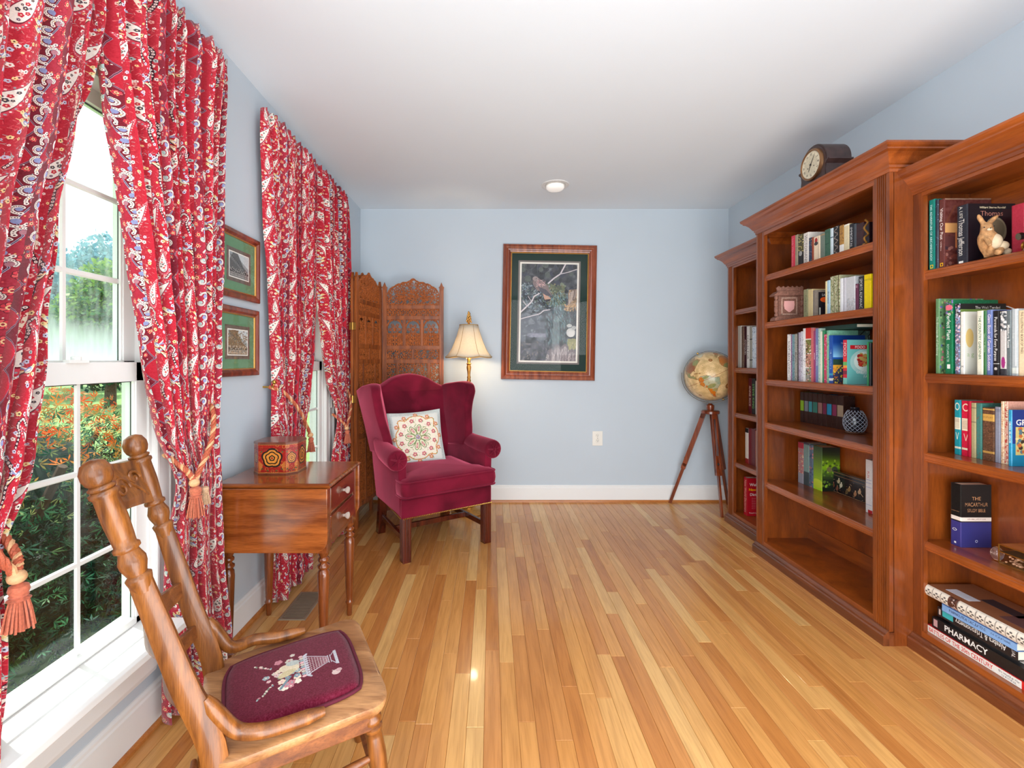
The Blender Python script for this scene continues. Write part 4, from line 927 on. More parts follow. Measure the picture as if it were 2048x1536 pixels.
m = MB(); m.tube([tuple(p) for p in rs[0]], .0045, 6, closed=True); m.tube([tuple(p) for p in rs[-1]], .0035, 6, closed=True)
for k in range(6):
    a = k*PI/3; m.tube([(r*.968*math.cos(a), r*.968*math.sin(a), 1.237+z) for r, z in prof], .002, 5)
m.build('braid_trim', m_braid, sh, smooth=True)
m = MB()
m.lathe([(.008, 1.488), (.012, 1.495), (.006, 1.503), (.010, 1.51), (.004, 1.585), (.001, 1.60)], 12)
for k in range(26):
    a = k*2.4; z = 1.512+k*.0030; r = .021*(1-(k/26)**1.5)+.004; m.ball((r*math.cos(a)*.7, r*math.sin(a)*.7, z), .0065, 6, 4, (1, 1, 1.5))
m.build('finial', m_gilt, t, smooth=True, fix=False)
m = MB(); m.ball((0, 0, 1.30), .026, 14, 10, (1, 1, 1.35)); bl_ = m.build('light_bulb', flat('lit_bulb', (255, 214, 150), .4, emit=8), t, smooth=True)
lamp('floor_lamp_glow', 'POINT', (lx+.04, ly-.035, 1.27), 4.6, (1, .78, .50), soft=.03)

# ---------------------------------------------------------------- carved folding screen
m_sheesh = wood('sheesham', (108, 50, 14), (176, 94, 34), 'Z', .5, .05, 12, bump=.3)
m_sheesh2 = flat('carved_sheesham', (158, 82, 28), .6, var=.5, scale=110, bump=.8)
def mask_slab(mask, u0, z0, cell, th, fn, relief=None):
    """solid cells of mask[j,i] become one pierced panel"""
    H, W = mask.shape; m = MB(); idx = {}
    def vid(i, j, s):
        k = (i, j, s)
        if k not in idx:
            r = 0 if relief is None else relief[min(j, H-1), min(i, W-1)]
            idx[k] = len(m.v); m.v.append(fn(u0+i*cell, z0+j*cell, (s*th/2+(s*r))))
        return idx[k]
    for j in range(H):
        for i in range(W):
            if not mask[j, i]: continue
            a, b_, c_, d = (i, j), (i+1, j), (i+1, j+1), (i, j+1)
            for s in (-1, 1):
                q = [vid(*p, s) for p in (a, b_, c_, d)]; m.f.append(tuple(q if s > 0 else q[::-1]))
            for (p, q, di, dj) in ((a, b_, 0, -1), (b_, c_, 1, 0), (c_, d, 0, 1), (d, a, -1, 0)):
                ii, jj = i+di, j+dj
                if not (0 <= ii < W and 0 <= jj < H) or not mask[jj, ii]: m.f.append((vid(*p, -1), vid(*q, -1), vid(*q, 1), vid(*p, 1)))
    return m
def ornament(W, H, cell, seed, kind):
    j, i = np.mgrid[0:H, 0:W]; x = (i+.5)*cell; z = (j+.5)*cell; w, h = W*cell, H*cell
    if kind == 'star':
        s = h/2 if h < .1 else .05; n = max(1, round(w/(2*s))); s = w/(2*n); u = (x % (2*s))/s-1; v = (z % (2*s))/s-1
        r = np.hypot(u, v); a = np.arctan2(v, u); m = (np.abs(np.cos(3*a))*.9 > r*1.1) & (r > .15) | (np.abs(r-.92) < .12) | (np.abs(u) > .93) | (np.abs(np.abs(u)-np.abs(v)) < .11)
    elif kind == 'flower':
        u = (x-w/2)/(w/2); v = (z-h*.62)/(w/2); r = np.hypot(u, v); a = np.arctan2(v, u)
        m = (r < .62+.2*np.cos(6*a)) & ~((np.abs(np.sin(3*a)) < .16) & (r > .2)) & ~(np.abs(r-.3) < .05)
        stem = np.abs(u) < .07; lv = np.zeros_like(m)
        for k in range(5):
            vv = -.7-.45*k
            for sg in (-1, 1): lv |= (np.abs((v-vv)-.6*sg*u) < .13) & (sg*u > 0) & (np.abs(u) < .75) | (np.abs(np.hypot(u-sg*.55, v-vv-.3)-.26) < .09)
        lv |= np.hypot(np.abs(u)-.85, (v % .5)-.25) < .16; arch = np.abs(np.hypot(u, np.maximum(v, 0)*.8)-.97) < .08
        m = m | ((v < -.45) & (stem | lv)) | arch | (((u*3) % 1 < .2) & (r > 1.02))
    else:
        q = .055; uu = x/q+seed; vv = z/q+seed*.7; cu = np.floor(uu); cv_ = np.floor(vv); fu = uu-cu-.5; fv = vv-cv_-.5
        rn = (np.sin(cu*12.9+cv_*78.2+seed)*43758.5) % 1; fu += (rn-.5)*.2; r = np.hypot(fu, fv); a = np.arctan2(fv, fu)+rn*6
        m = (r < .27+.12*np.cos(5*a)) & (r > .05) | (np.abs(r-.45) < .055) | (np.abs(np.sin(2.5*uu+1.5*np.cos(2*vv))) < .22)
    m[:1] = 1; m[-1:] = 1; m[:, :1] = 1; m[:, -1:] = 1
    return m
def screen_panel(root, W=.455, seed=1, hinge=False, open_=True):
    """panel local: u 0..W along +X, y thickness, z up"""
    ft = .024; ob = lambda mb, nm, mt, **k: mb.build(nm, mt, root, **k)
    for x in (0, W-.034):
        m = MB(); m.box(x, x+.034, -.011, .011, 0, 1.735); 
        m.prism([(0, 0), (.034, 0), (.034, .012), (.040, .020), (.030, .030), (.017, .062), (.004, .030), (-.006, .020), (0, .012)], -.009, .009, lambda p, q, tt: (x+p, tt, 1.735+q)); ob(m, 'post', m_sheesh, bevel=.0015)
    rails = [.13, .40, .70, .99, 1.18, 1.255, 1.465, 1.545]
    rails = [.14, .62, .93, 1.155, 1.265, 1.50, 1.585]
    for z in rails:
        m = MB(); m.box(.034, W-.034, -.010, .010, z, z+.030); ob(m, 'rail', m_sheesh, bevel=.002)
    cell = .0042; fn = lambda u, z, s: (u, s, z)
    zs = [(rails[i]+.030, rails[i+1]) for i in range(len(rails)-1)]
    lay = [3, 2, 'ABA', 2, 3, 1]
    for (z0, z1), n in zip(zs, lay):
        if n == 'ABA': cuts = [.034, .034+.085, W-.034-.085, W-.034]
        else: cuts = [.034+(W-.068)*k/n for k in range(n+1)]
        for k in range(len(cuts)-1):
            a = cuts[k]+(.009 if k else 0); b_ = cuts[k+1]-(.009 if k < len(cuts)-2 else 0)
            nw, nh = max(3, int((b_-a)/cell)), max(3, int((z1-z0)/cell)); cx = (b_-a)/nw
            kind = 'star' if (z1-z0) < .075 else ('flower' if n == 3 and z1-z0 < .3 else 'vine')
            mk = ornament(nw, nh, cell, seed+k+int(z0*10), kind); rel = (np.sin(np.mgrid[0:nh, 0:nw][0]*1.9)*np.sin(np.mgrid[0:nh, 0:nw][1]*2.3))*.0018+.001
            mm = mask_slab(mk, 0, 0, 1, .007, lambda u, z, s, a=a, cx=cx, z0=z0, nh=nh, z1=z1: (a+u*cx, s, z0+z*(z1-z0)/nh), rel); ob(mm, 'carved_panel', m_sheesh2, fix=False)
            if k: m = MB(); m.box(cuts[k]-.011, cuts[k]+.011, -.010, .010, z0-.001, z1+.001); ob(m, 'mullion', m_sheesh, bevel=.002)
    # arched crest
    w = W-.068; nw = int(w/cell); nh = int(.215/cell); j, i = np.mgrid[0:nh, 0:nw]; u = (i+.5)/nw*2-1; z = (j+.5)*cell
    top = .075+.115*np.sqrt(np.clip(1-np.abs(u)**1.7, 0, 1))+.022*np.exp(-(u/.09)**2)+.006*np.abs(np.sin(u*13))
    q = ornament(nw, nh, cell, seed+3, 'vine'); ins = z < top; rim = ins & (z > top-.013)
    fl = np.zeros_like(ins)
    for cx_ in (-.45, 0, .45):
        r = np.hypot((u-cx_)*w/2, z-.068); a = np.arctan2(z-.068, (u-cx_)*w/2); fl |= (r < .036+.010*np.cos(7*a)) & ~(np.abs(r-.018) < .003)
    mk = (ins & (q | fl)) | rim | ((z < .008) & ins)
    rel = (np.sin(j*1.7)*np.sin(i*2.1))*.0018+np.where(fl, .0025, .0005)
    mm = mask_slab(mk, 0, 0, 1, .009, lambda uu, zz, s: (.034+uu*w/nw, s, 1.615+zz*cell), rel); ob(mm, 'crest', m_sheesh2, fix=False)
fs = thing('folding_screen', 'carved pierced wooden folding screen standing behind the wing chair', 'screen', (-.966, 3.28, 0))
def panel_frame(p, q, seed):
    e = bpy.data.objects.new('screen_panel', None); COL.objects.link(e); e.parent = fs
    d = Vector((q[0]-p[0], q[1]-p[1], 0)); e.location = Vector((p[0], p[1], 0))-Vector(fs.location); e.rotation_euler = (0, 0, math.atan2(d.y, d.x)); e.scale = (1, 1, 1.024); screen_panel(e, d.length, seed); return e
panel_frame((-.970, 3.28), (-.898, 3.725), 1); panel_frame((-.884, 3.732), (-.390, 3.742), 2)
panel_frame((-.996, 3.283), (-.968, 3.72), 3)
m = MB()
for z in (1.45, .93, .35):
    m.box(-.034, -.010, -.0045, -.001, z-.026, z+.026); m.box(-.008, .014, -.0045, -.001, z-.026, z+.026); m.tube([(-.009, -.006, z-.026), (-.009, -.006, z+.026)], .0035, 8)
m.v = [(x-.012, y-.008, z) for x, y, z in m.v]
hg = m.build('hinge', m_brass, fs, label='small brass butt hinges')

# ---------------------------------------------------------------- drop-leaf work table
m_wal = wood('polished_walnut', (112, 52, 18), (172, 94, 40), 'X', .16, .7, 8, stretch=10); m_walz = wood('polished_walnut_upright', (92, 40, 14), (150, 78, 34), 'Z', .2, .6, 10)
m_wdk = wood('dark_walnut_drawer', (84, 34, 12), (136, 66, 28), 'Y', .15, .7, 9)  # darker walnut for the drawer fronts
tb = thing('work_table', 'polished walnut drop-leaf table with two drawers under the octagonal box', 'table', (-.865, 2.01, 0))
X0, X1, Y0, Y1, ZT = -.218, .222, -.198, .200, .72
m = MB()
prof = [(0, .702), (.006, .702), (.010, .706), (.012, .712), (.006, .717), (0, .720)]
rs = []
for o_, z in prof: rs.append([(X0-o_, Y0-o_, z), (X1+o_, Y0-o_, z), (X1+o_, Y1+o_, z), (X0-o_, Y1+o_, z)])
m.rings(rs, True); m.build('tabletop', m_wal, tb)
for s, y in ((-1, Y0-.008), (1, Y1+.008)):
    r_ = .05; P = [(X0-.004, .704)]+[(X0-.004+r_*(1-math.cos(a)), .455+r_*(1-math.sin(a))) for a in np.linspace(0, PI/2, 6)]+[(X1+.004-r_*(1-math.sin(a)), .455+r_*(1-math.cos(a))) for a in np.linspace(0, PI/2, 6)]+[(X1+.004, .704)]
    m = MB(); m.prism(P, y, y+s*.016, lambda p, q, t_: (p, t_, q)); m.build('drop_leaf', m_wal, tb, bevel=.003)
m = MB(); P = [(Y0+.012, .702), (Y0+.012, .46), (-.05, .44), (0, .435), (.05, .44), (Y1-.012, .46), (Y1-.012, .702)]
m.prism([(Y0+.014, .702), (Y0+.014, .47), (-.10, .452), (0, .448), (.10, .452), (Y1-.012, .47), (Y1-.012, .702)], X0+.03, X1-.014, lambda p, q, t_: (t_, p, q)); m.build('case', m_walz, tb, bevel=.002)
for z0, z1 in ((.590, .690), (.480, .578)):
    m = MB(); m.box(X1-.016, X1-.004, Y0+.045, Y1-.045, z0, z1); d = m.build('drawer', m_wdk, tb, bevel=.004)
    m = MB(); m.box(X1-.005, X1-.003, -.055, .055, (z0+z1)/2-.012, (z0+z1)/2+.012); m.build('escutcheon', m_wdk, d)
    m = MB(); zc = (z0+z1)/2; Mx = Matrix.Rotation(PI/2, 3, 'Y'); m.lathe([(.006, 0), (.006, .008), (.010, .012), (.015, .018), (.015, .024), (.009, .028), (.001, .029)], 12, (X1-.005, 0, zc), Mx); m.build('knob', flat('clear_glass_knob', (236, 224, 214), .06, trans=.6, var=.02), d, smooth=True)
for x in (X0+.028, X1-.030):
    for y in (Y0+.032, Y1-.030):
        m = MB(); s = .023; m.box(x-s, x+s, y-s, y+s, .44, .70)
        lg = m.build('leg', m_walz, tb, bevel=.002)
        m = MB(); m.lathe([(.010, 0), (.012, .01), (.013, .05), (.016, .058), (.019, .064), (.016, .070), (.014, .078), (.016, .09), (.021, .25), (.0235, .34), (.022, .362), (.016, .370), (.0235, .378), (.0235, .386), (.015, .392), (.014, .398), (.022, .405), (.022, .413), (.016, .42), (.021, .43), (.023, .442)], 18, (x, y, 0)); m.build('turning', m_walz, lg, smooth=True, autos=60)

# octagonal painted box
def box_art(w, h, seed):
    c = Cv(w, h, (150, 30, 22)); g = random.Random(seed); cx, cy = w/2, h*.47
    for k in range(90): c.line([(g.uniform(0, w), g.uniform(0, h)) for _ in range(1)]*2, 3, (196, 140, 70))
    for k in range(26): x, y, r = g.uniform(0, w), g.uniform(0, h), g.uniform(8, 20); c.ell(x, y, r, r, (188, 128, 58), 0, .8)
    c.line([(0, 6), (w, 6)], 4, (190, 130, 60)); c.line([(0, h-8), (w, h-8)], 6, (190, 130, 60)); c.line([(0, h*.14), (w, h*.14)], 3, (60, 26, 16))
    R0 = min(w, h)*.40
    for k, (r, col) in enumerate(((R0, (30, 28, 22)), (R0*.84, (206, 130, 50)), (R0*.66, (36, 32, 24)), (R0*.54, (206, 130, 50)), (R0*.30, (30, 28, 22)), (R0*.18, (206, 140, 60)))):
        P = [(cx+r*(1-.16*(1-abs(math.cos(2.5*a))))*math.sin(a), cy-r*(1-.16*(1-abs(math.cos(2.5*a))))*math.cos(a)) for a in np.linspace(0, 2*PI, 60)]
        c.poly(P, col)
    c.ell(cx, cy, R0*.1, R0*.1, (150, 30, 22))
    for sx in (-1, 1):
        for k in range(12): c.line([(cx+sx*(w*.5-4), h*.9-k*9), (cx+sx*(w*.5-20-k*2), h*.93-k*6)], 3, (206, 140, 60))
        c.ell(cx+sx*w*.36, h*.84, 12, 7, (60, 80, 40), sx*.6); c.ell(cx+sx*w*.16, h*.9, 12, 6, (60, 80, 40), -sx*.4); c.ell(cx+sx*w*.38, h*.25, 10, 7, (70, 90, 50), sx*.5)
    return c.noise(9, 2, seed)
ob_ = thing('octagonal_box', 'red and gold octagonal painted box standing on the drop-leaf table', 'box', (-.932, 2.035, .7205))
W2, D2, c_ = .094, .082, .036
P8 = [(-W2+c_, -D2), (W2-c_*1.0, -D2), (W2, -D2+c_), (W2, D2-c_), (W2-c_, D2), (-W2+c_, D2), (-W2, D2-c_), (-W2, -D2+c_)]
m_b1 = printed('painted_box_front', box_art(260, 300, 2).image('box_front'), .35, coat=.4); m_b2 = printed('painted_box_side', box_art(150, 300, 3).image('box_side'), .35, coat=.4)
m_boxtop = flat('worn_red_lacquer', (112, 62, 46), .3, var=.3, scale=25, coat=.4)
for mt, sel, nm in ((m_b1, (0, 2, 4, 6), 'side_panel'), (m_b2, (1, 3, 5, 7), 'corner_panel')):
    for k in sel:
        a, b_ = P8[k], P8[(k+1) % 8]; m = MB(); m.add([(a[0], a[1], .004), (b_[0], b_[1], .004), (b_[0], b_[1], .128), (a[0], a[1], .128)], [(0, 1, 2, 3)], [[(0, 0), (1, 0), (1, 1), (0, 1)]])
        i_ = .94; m.add([(a[0], a[1], .004), (b_[0], b_[1], .004), (b_[0], b_[1], .128), (a[0], a[1], .128), (a[0]*i_, a[1]*i_, .004), (b_[0]*i_, b_[1]*i_, .004), (b_[0]*i_, b_[1]*i_, .128), (a[0]*i_, a[1]*i_, .128)], [(4, 7, 6, 5), (0, 4, 5, 1), (1, 5, 6, 2), (2, 6, 7, 3), (3, 7, 4, 0)], [[(.02, .02)]*4]*5); m.build(nm, mt, ob_, fix=False)
m = MB(); m.rings([[(p*1.02, q*1.02, z) for p, q in P8] for z in (0, .006)], True); m.build('bottom', m_boxtop, ob_)
m = MB(); m.rings([[(p*f, q*f, z) for p, q in P8] for f, z in ((1.0, .126), (1.02, .127), (1.02, .133), (.985, .137))], True); m.build('lid', m_boxtop, ob_)
m = MB(); m.rings([[(p*1.004, q*1.004, z) for p, q in P8] for z in (.104, .1052)], False); m.build('lid_seam', m_dark, ob_)

# ---------------------------------------------------------------- oak side chair in the foreground
m_oak = wood('worn_oak', (96, 50, 14), (160, 96, 38), 'Z', .38, .3, 13, bump=.35); m_oak2 = wood('worn_oak_seat', (136, 86, 48), (190, 138, 90), 'X', .4, .25, 9, stretch=9, bump=.3)
m_oakd = wood('dark_oak_rail', (96, 48, 20), (150, 88, 42), 'X', .4, .2, 10)
ZS = .385
fw = Vector((.844, .537, 0)); sd_ = Vector((.522, -.853, 0)); c0 = Vector((-.50, 1.185, 0))
oc = thing('oak_chair', 'old oak chair with a carved crest and needlepoint seat by the near window', 'chair', (-.50, 1.185, 0))
FF, NF, NB_, FB = Vector((-.447, 1.462, ZS)), Vector((-.262, 1.115, ZS)), Vector((-.568, .935, ZS)), Vector((-.750, 1.245, ZS))
def quad(a, b_, c__, d, u, v): return (a*(1-u)+b_*u)*(1-v)+(d*(1-u)+c__*u)*v      # a=FB,b=NB,c=NF,d=FF
S = lambda u, v, z=0: quad(FB, NB_, NF, FF, u, v)+Vector((0, 0, z))
# seat outline with rounded corners, saddled
def seat_outline(grow=0):
    P = []
    def corner(u0, v0, du, dv, r):
        for k in range(6):
            a = k/5*PI/2; P.append((u0+du*r*(1-math.cos(a)), v0+dv*r*(1-math.sin(a))))
    def cr(u0, v0, u1, v1, uc, vc):
        for k in range(7):
            t_ = k/6; p = (u0*(1-t_)**2+2*uc*t_*(1-t_)+u1*t_*t_, v0*(1-t_)**2+2*vc*t_*(1-t_)+v1*t_*t_); P.append(p)
    g = grow
    cr(-.02-g, .12, .10, -.05-g, 0-g, -.02-g); cr(.90, -.05-g, 1.02+g, .12, 1+g, -.02-g); cr(1.02+g, .86, .88, 1.04+g, 1.05+g, 1.03+g); cr(.12, 1.04+g, -.02-g, .86, -.05-g, 1.03+g)
    return P
P = seat_outline(); rs = []
for g_, z in ((-.02, -.032), (.0, -.026), (.012, -.012), (.010, -.004), (-.01, 0)): rs.append([tuple(S(u, v, z)) for u, v in seat_outline(g_)])
m = MB(); m.rings(rs, True); m.build('seat', m_oak2, oc, world=True, smooth=True, autos=35)
def needle():
    c = Cv(560, 520, (104, 22, 44)); g = random.Random(9); cols = [(226, 178, 180), (206, 196, 180), (150, 166, 170), (200, 130, 140), (236, 214, 190), (128, 140, 120), (236, 226, 206), (120, 150, 160)]
    # basket with flowers, stalk toward the front of the seat (+u here)
    LG = (190, 190, 196)
    c.line([(330, 180), (330, 330)], 10, LG); c.line([(330, 180), (345, 168)], 10, LG); c.line([(330, 330), (346, 344)], 10, LG)
    for k in range(9): c.line([(335, 190+k*17), (430, 244+k*4)], 2.4, (206, 170, 176)); 
    for k in range(8): c.line([(340+k*12, 196+k*7), (340+k*12, 322-k*6)], 2.2, (206, 196, 190))
    c.line([(336, 184), (432, 240)], 4, LG); c.line([(336, 328), (432, 282)], 4, LG)
    for x in (434, 444): c.line([(x, 232), (x, 290)], 4, LG)
    c.poly([(462, 208), (476, 204), (476, 318), (462, 314)], LG); c.line([(448, 238), (464, 214)], 4, LG); c.line([(448, 284), (464, 310)], 4, LG)
    for k in range(10): c.ell(318, 176+k*17, 10, 8, cols[k % 3]); c.ell(340, 176+k*17, 7, 6, (200, 200, 206))
    for k in range(46):
        a = g.uniform(PI*.5, PI*1.5); r = g.uniform(10, 130)*(1 if k % 3 else 1.15); x, y = 300+r*math.cos(a)*1.1, 255+r*math.sin(a); q = g.uniform(9, 19)
        flower(c, x, y, q, g.choice(cols), g.choice(cols), 5, a)
    c.ell(262, 236, 46, 30, (222, 206, 176), .5); c.ell(250, 270, 40, 20, (206, 190, 150), -.3); c.ell(280, 205, 30, 20, (184, 190, 184), .2)
    for dy in (-1, 1):
        for k in range(14): c.ell(190-k*5+g.uniform(-6, 6), 255+dy*(60+k*5), 6, 4, g.choice(cols), g.random()*3)
    c.line([(215, 360), (260, 300)], 12, (120, 140, 150)); c.ell(452, 372, 20, 17, (214, 186, 180)); c.ell(466, 362, 14, 12, (200, 160, 160)); c.line([(436, 352), (452, 362)], 3, (200, 180, 170))
    c.noise(7, 2, 1); a = c.a; a[::3] *= .90; return c
m_needle = printed('needlepoint', needle().image('needlepoint'), .95, sheen=.15, spec=.1, weave=500)
def pad():
    m = MB(); n = 30
    def sq(a, b_): # squircle mapping of the disc grid
        return a*math.sqrt(max(0, 1-.20*b_**4)), b_*math.sqrt(max(0, 1-.20*a**4))
    for j in range(n+1):
        for i in range(n+1):
            a, b_ = i/n*2-1, j/n*2-1; p, q = sq(a, b_)
            h = .016*min(1, (1-max(abs(a), abs(b_)))*9)**.5+.006*(1-a*a)*(1-b_*b_)
            P_ = S(.5+p*.385, .49+q*.43, .000+h); m.v.append(tuple(P_))
    for j in range(n):
        for i in range(n):
            k = j*(n+1)+i; m.f.append((k, k+1, k+n+2, k+n+1)); m.uv[len(m.f)-1] = [(jj/n, 1-ii/n) for ii, jj in ((i, j), (i+1, j), (i+1, j+1), (i, j+1))]
    sp = m.build('seat_pad', m_needle, oc, world=True, smooth=True, fix=False, autos=80)
    m = MB(); pth = []
    for k in range(64):
        a_ = k/64*4; s_, f = int(a_), a_-int(a_); q = f*2-1; x, z = [(q, -1), (1, q), (-q, 1), (-1, -q)][s_]; p_, q_ = sq(x, z); pth.append(tuple(S(.5+p_*.388, .49+q_*.433, .005)))
    m.tube(pth, .0045, 6, closed=True); m.build('welt', flat('burgundy_welt', (92, 20, 40), .9, var=.15, scale=300), sp, world=True, smooth=True)
pad()
# back posts
def post(base, top, foot, side):
    """flat sawn lower part, turned upper part with rings and a ball finial"""
    d = top-base; L_ = d.length
    def at(t_): return base+d*t_
    # lower part: from the floor through the seat to 45% of the post, rectangular
    P_ = smooth_path([foot, base+Vector((0, 0, -.17))*1.0+(foot-base)*.18, base-d*.02, at(.3), at(.635)], 5); n = len(P_); rs = []
    for i, p in enumerate(P_):
        t_ = (P_[min(i+1, n-1)]-P_[max(i-1, 0)]).normalized(); a = sd_; b_ = t_.cross(a).normalized(); f = i/(n-1); w_ = .014+.004*(1-f); h_ = .019+.006*math.sin(f*PI)
        ring = []
        for k in range(12):
            an = 2*PI*k/12; ca, sa = math.cos(an), math.sin(an); q = (abs(ca)**4+abs(sa)**4)**-.25; ring.append(tuple(p+a*w_*ca*q+b_*h_*sa*q))
        rs.append(ring)
    m = MB(); m.rings(rs, True); o = m.build('back_post', m_oak, oc, smooth=True, world=True, autos=50)
    prof = [(.016, .60), (.0215, .622), (.0225, .632), (.0165, .640), (.018, .648), (.0225, .668), (.0235, .686), (.019, .706), (.017, .716), (.0225, .722), (.0225, .732), (.0185, .738), (.0195, .76), (.0215, .82), (.0205, .89), (.0245, .897), (.0245, .907), (.019, .914), (.0225, .922), (.0225, .930), (.0175, .938), (.022, .950), (.0255, .970), (.0255, .990), (.019, 1.012), (.008, 1.021), (.001, 1.023)]; prof = [(r_, t_ if t_ > .95 else t_+.016*(1 if t_ > .61 else 0)*min(1, (.96-t_)*20)) for r_, t_ in prof]
    m = MB(); m.between(base, top, prof, 20); m.build('turned_upper', m_oak, o, smooth=True, world=True, autos=60)
nb_base, nb_top = Vector((-.572, .948, ZS)), Vector((-.746, .862, 1.005)); fb_base, fb_top = Vector((-.742, 1.225, ZS)), Vector((-.895, 1.150, 1.005))
post(nb_base, nb_top, Vector((-.640, .895, 0)), 1); post(fb_base, fb_top, Vector((-.80, 1.18, 0)), -1)
def bp_(side, z):
    a, b_ = (nb_base, nb_top) if side > 0 else (fb_base, fb_top); return a+(b_-a)*((z-ZS)/(1.005-ZS))
# carved crest rail
m = MB(); nu, nv = 26, 14; rs = []
bow = Vector((-.30, -.19, 0))
def crest(u, v, s):
    z0 = .850+.015*math.sin(PI*u)-.0; z1 = .952+.026*math.sin(PI*u)**1.0+.005*math.cos(4*PI*u); z = z0+(z1-z0)*v
    p = bp_(-1, z)*(1-u)+bp_(1, z)*u; return p+bow*.14*math.sin(PI*u)+fw*s
mk = []
for s_ in (1, -1):
    for j in range(nv+1):
        for i in range(nu+1):
            u, v = i/nu, j/nv; rel = 0
            if s_ > 0:
                r = math.hypot((u-.5)*2.2, (v-.1)*1.3); a = math.atan2(v-.1, (u-.5)*1.7)
                rel = .0035*max(0, math.sin(7*a))*(1 if .25 < r < .8 else .3)+.003*(1 if abs(r-.95) < .09 else 0)-.002*(r > 1.05)
            m.v.append(tuple(crest(u, v, s_*.009+rel)))
A = (nu+1)*(nv+1)
for j in range(nv):
    for i in range(nu):
        k = j*(nu+1)+i; m.f += [(k, k+1, k+nu+2, k+nu+1), (A+k, A+k+nu+1, A+k+nu+2, A+k+1)]
for i in range(nu): m.f += [(i, A+i, A+i+1, i+1)]; k = nv*(nu+1)+i; m.f += [(k, k+1, A+k+1, A+k)]
for j in range(nv): k = j*(nu+1); m.f += [(k, k+nu+1, A+k+nu+1, A+k)]; k += nu; m.f += [(k, A+k, A+k+nu+1, k+nu+1)]
m.build('crest_rail', m_oak, oc, world=True, smooth=True, autos=60)
m = MB()
for sgn in (-1, 1):
    for (cu, cv_, r0) in ((.5+sgn*.2, .45, .026), (.5+sgn*.34, .62, .018)):
        pth = []
        for k in range(22):
            a = k*.36; r = r0*(1-k/26); u = cu+sgn*r*math.cos(a)/.30; v = cv_+r*math.sin(a)/.10; pth.append(tuple(crest(min(.97, max(.03, u)), min(.95, max(.05, v)), .0115)))
        m.tube(pth, .0032, 6)
pth = [tuple(crest(.08+.84*k/16, .18+.66*math.sin(PI*k/16)**.8, .011)) for k in range(17)]; m.tube(pth, .003, 6)
m.build('carving', m_oak, oc, world=True, smooth=True)
for z, hgt in ((.615, .058), (.50, .05)):
    m = MB(); rs = []
    for i in range(13):
        u = i/12; h_ = hgt*(.62+.38*math.sin(PI*u)); c__ = bp_(-1, z)*(1-u)+bp_(1, z)*u+bow*.16*math.sin(PI*u)
        rs.append([tuple(c__+fw*.006+Vector((0, 0, -h_/2))), tuple(c__-fw*.006+Vector((0, 0, -h_/2))), tuple(c__-fw*.006+Vector((-.004, 0, h_/2))), tuple(c__+fw*.006+Vector((-.004, 0, h_/2)))])
    m.rings(rs, True); m.build('back_slat', m_oakd, oc, world=True, bevel=.002)
# bentwood braces with screws
m_steel = flat('worn_steel', (150, 146, 140), .3, metal=.9, var=.1)
for u, sgn, b0 in ((1.0, 1, nb_base), (.0, -1, fb_base)):
    ds = sd_*sgn; a = bp_(sgn, .515)+fw*.024+ds*.004; pth = smooth_path([a, bp_(sgn, .47)+fw*.036+ds*.004, bp_(sgn, .425)+fw*.055+ds*.003, S(u, .26, .030)+ds*.000, S(u, .42, .020)-ds*.006, S(u, .62, .016)-ds*.010], 6); n = len(pth)
    m = MB(); m.tube(pth, .012, 10, rads=[.0158*min(1, .6+i*.14)*min(1, .62+(n-1-i)*.13) for i in range(n)]); br = m.build('arm_brace', m_oak, oc, world=True, smooth=True)
    m = MB(); q = S(u, .50, .0285)-ds*.007; m.lathe([(.0068, 0), (.0066, .0022), (.0045, .0032), (.0001, .0036)], 12, tuple(q)); m.build('screw', m_steel, br, world=True, smooth=True)
# apron, legs and stretchers
for a, b_ in ((S(.07, .06), S(.05, .93)), (S(.93, .06), S(.95, .93)), (S(.08, .93), S(.92, .93)), (S(.08, .06), S(.92, .06))):
    d = (b_-a).normalized(); nrm = Vector((-d.y, d.x, 0))*.009; z0, z1 = Vector((0, 0, -.075)), Vector((0, 0, -.026))
    m = MB(); m.hexa([tuple(p) for p in (a-nrm+z0, b_-nrm+z0, b_+nrm+z0, a+nrm+z0)], [tuple(p) for p in (a-nrm+z1, b_-nrm+z1, b_+nrm+z1, a+nrm+z1)]); m.build('apron_rail', m_oakd, oc, world=True, bevel=.002)
legs = {}
for nm, top, foot in (('n', S(.93, .93, -.026), S(.96, 1.06, -ZS)), ('f', S(.07, .93, -.026), S(.04, 1.06, -ZS))):
    legs[nm] = (top, foot); m = MB(); m.between(foot, top, [(.012, 0), (.014, .03), (.017, .2), (.021, .5), (.022, .68), (.019, .80), (.0165, .83), (.022, .845), (.0225, .865), (.017, .875), (.018, .89), (.0225, .90), (.0225, .925), (.018, .94), (.021, .965), (.021, 1)], 18); m.build('leg', m_oak, oc, world=True, smooth=True, autos=60)
def st(p, q, r=.010):
    m = MB(); m.between(p, q, [(r*.7, 0), (r, .15), (r*1.15, .5), (r, .85), (r*.7, 1)], 12); m.build('stretcher', m_oakd, oc, world=True, smooth=True)
lp = lambda k, t_: legs[k][1]+(legs[k][0]-legs[k][1])*t_
bpost = lambda s, z: (nb_base if s > 0 else fb_base)+((Vector((-.640, .895, 0)) if s > 0 else Vector((-.80, 1.18, 0)))-(nb_base if s > 0 else fb_base))*((ZS-z)/ZS)
for t_, z in ((.66, .21), (.42, .12)):
    st(bpost(1, z), lp('n', t_)); st(bpost(-1, z), lp('f', t_))
st(lp('n', .60), lp('f', .60)); st(lp('n', .36), lp('f', .36)); st(bpost(1, .16), bpost(-1, .16))

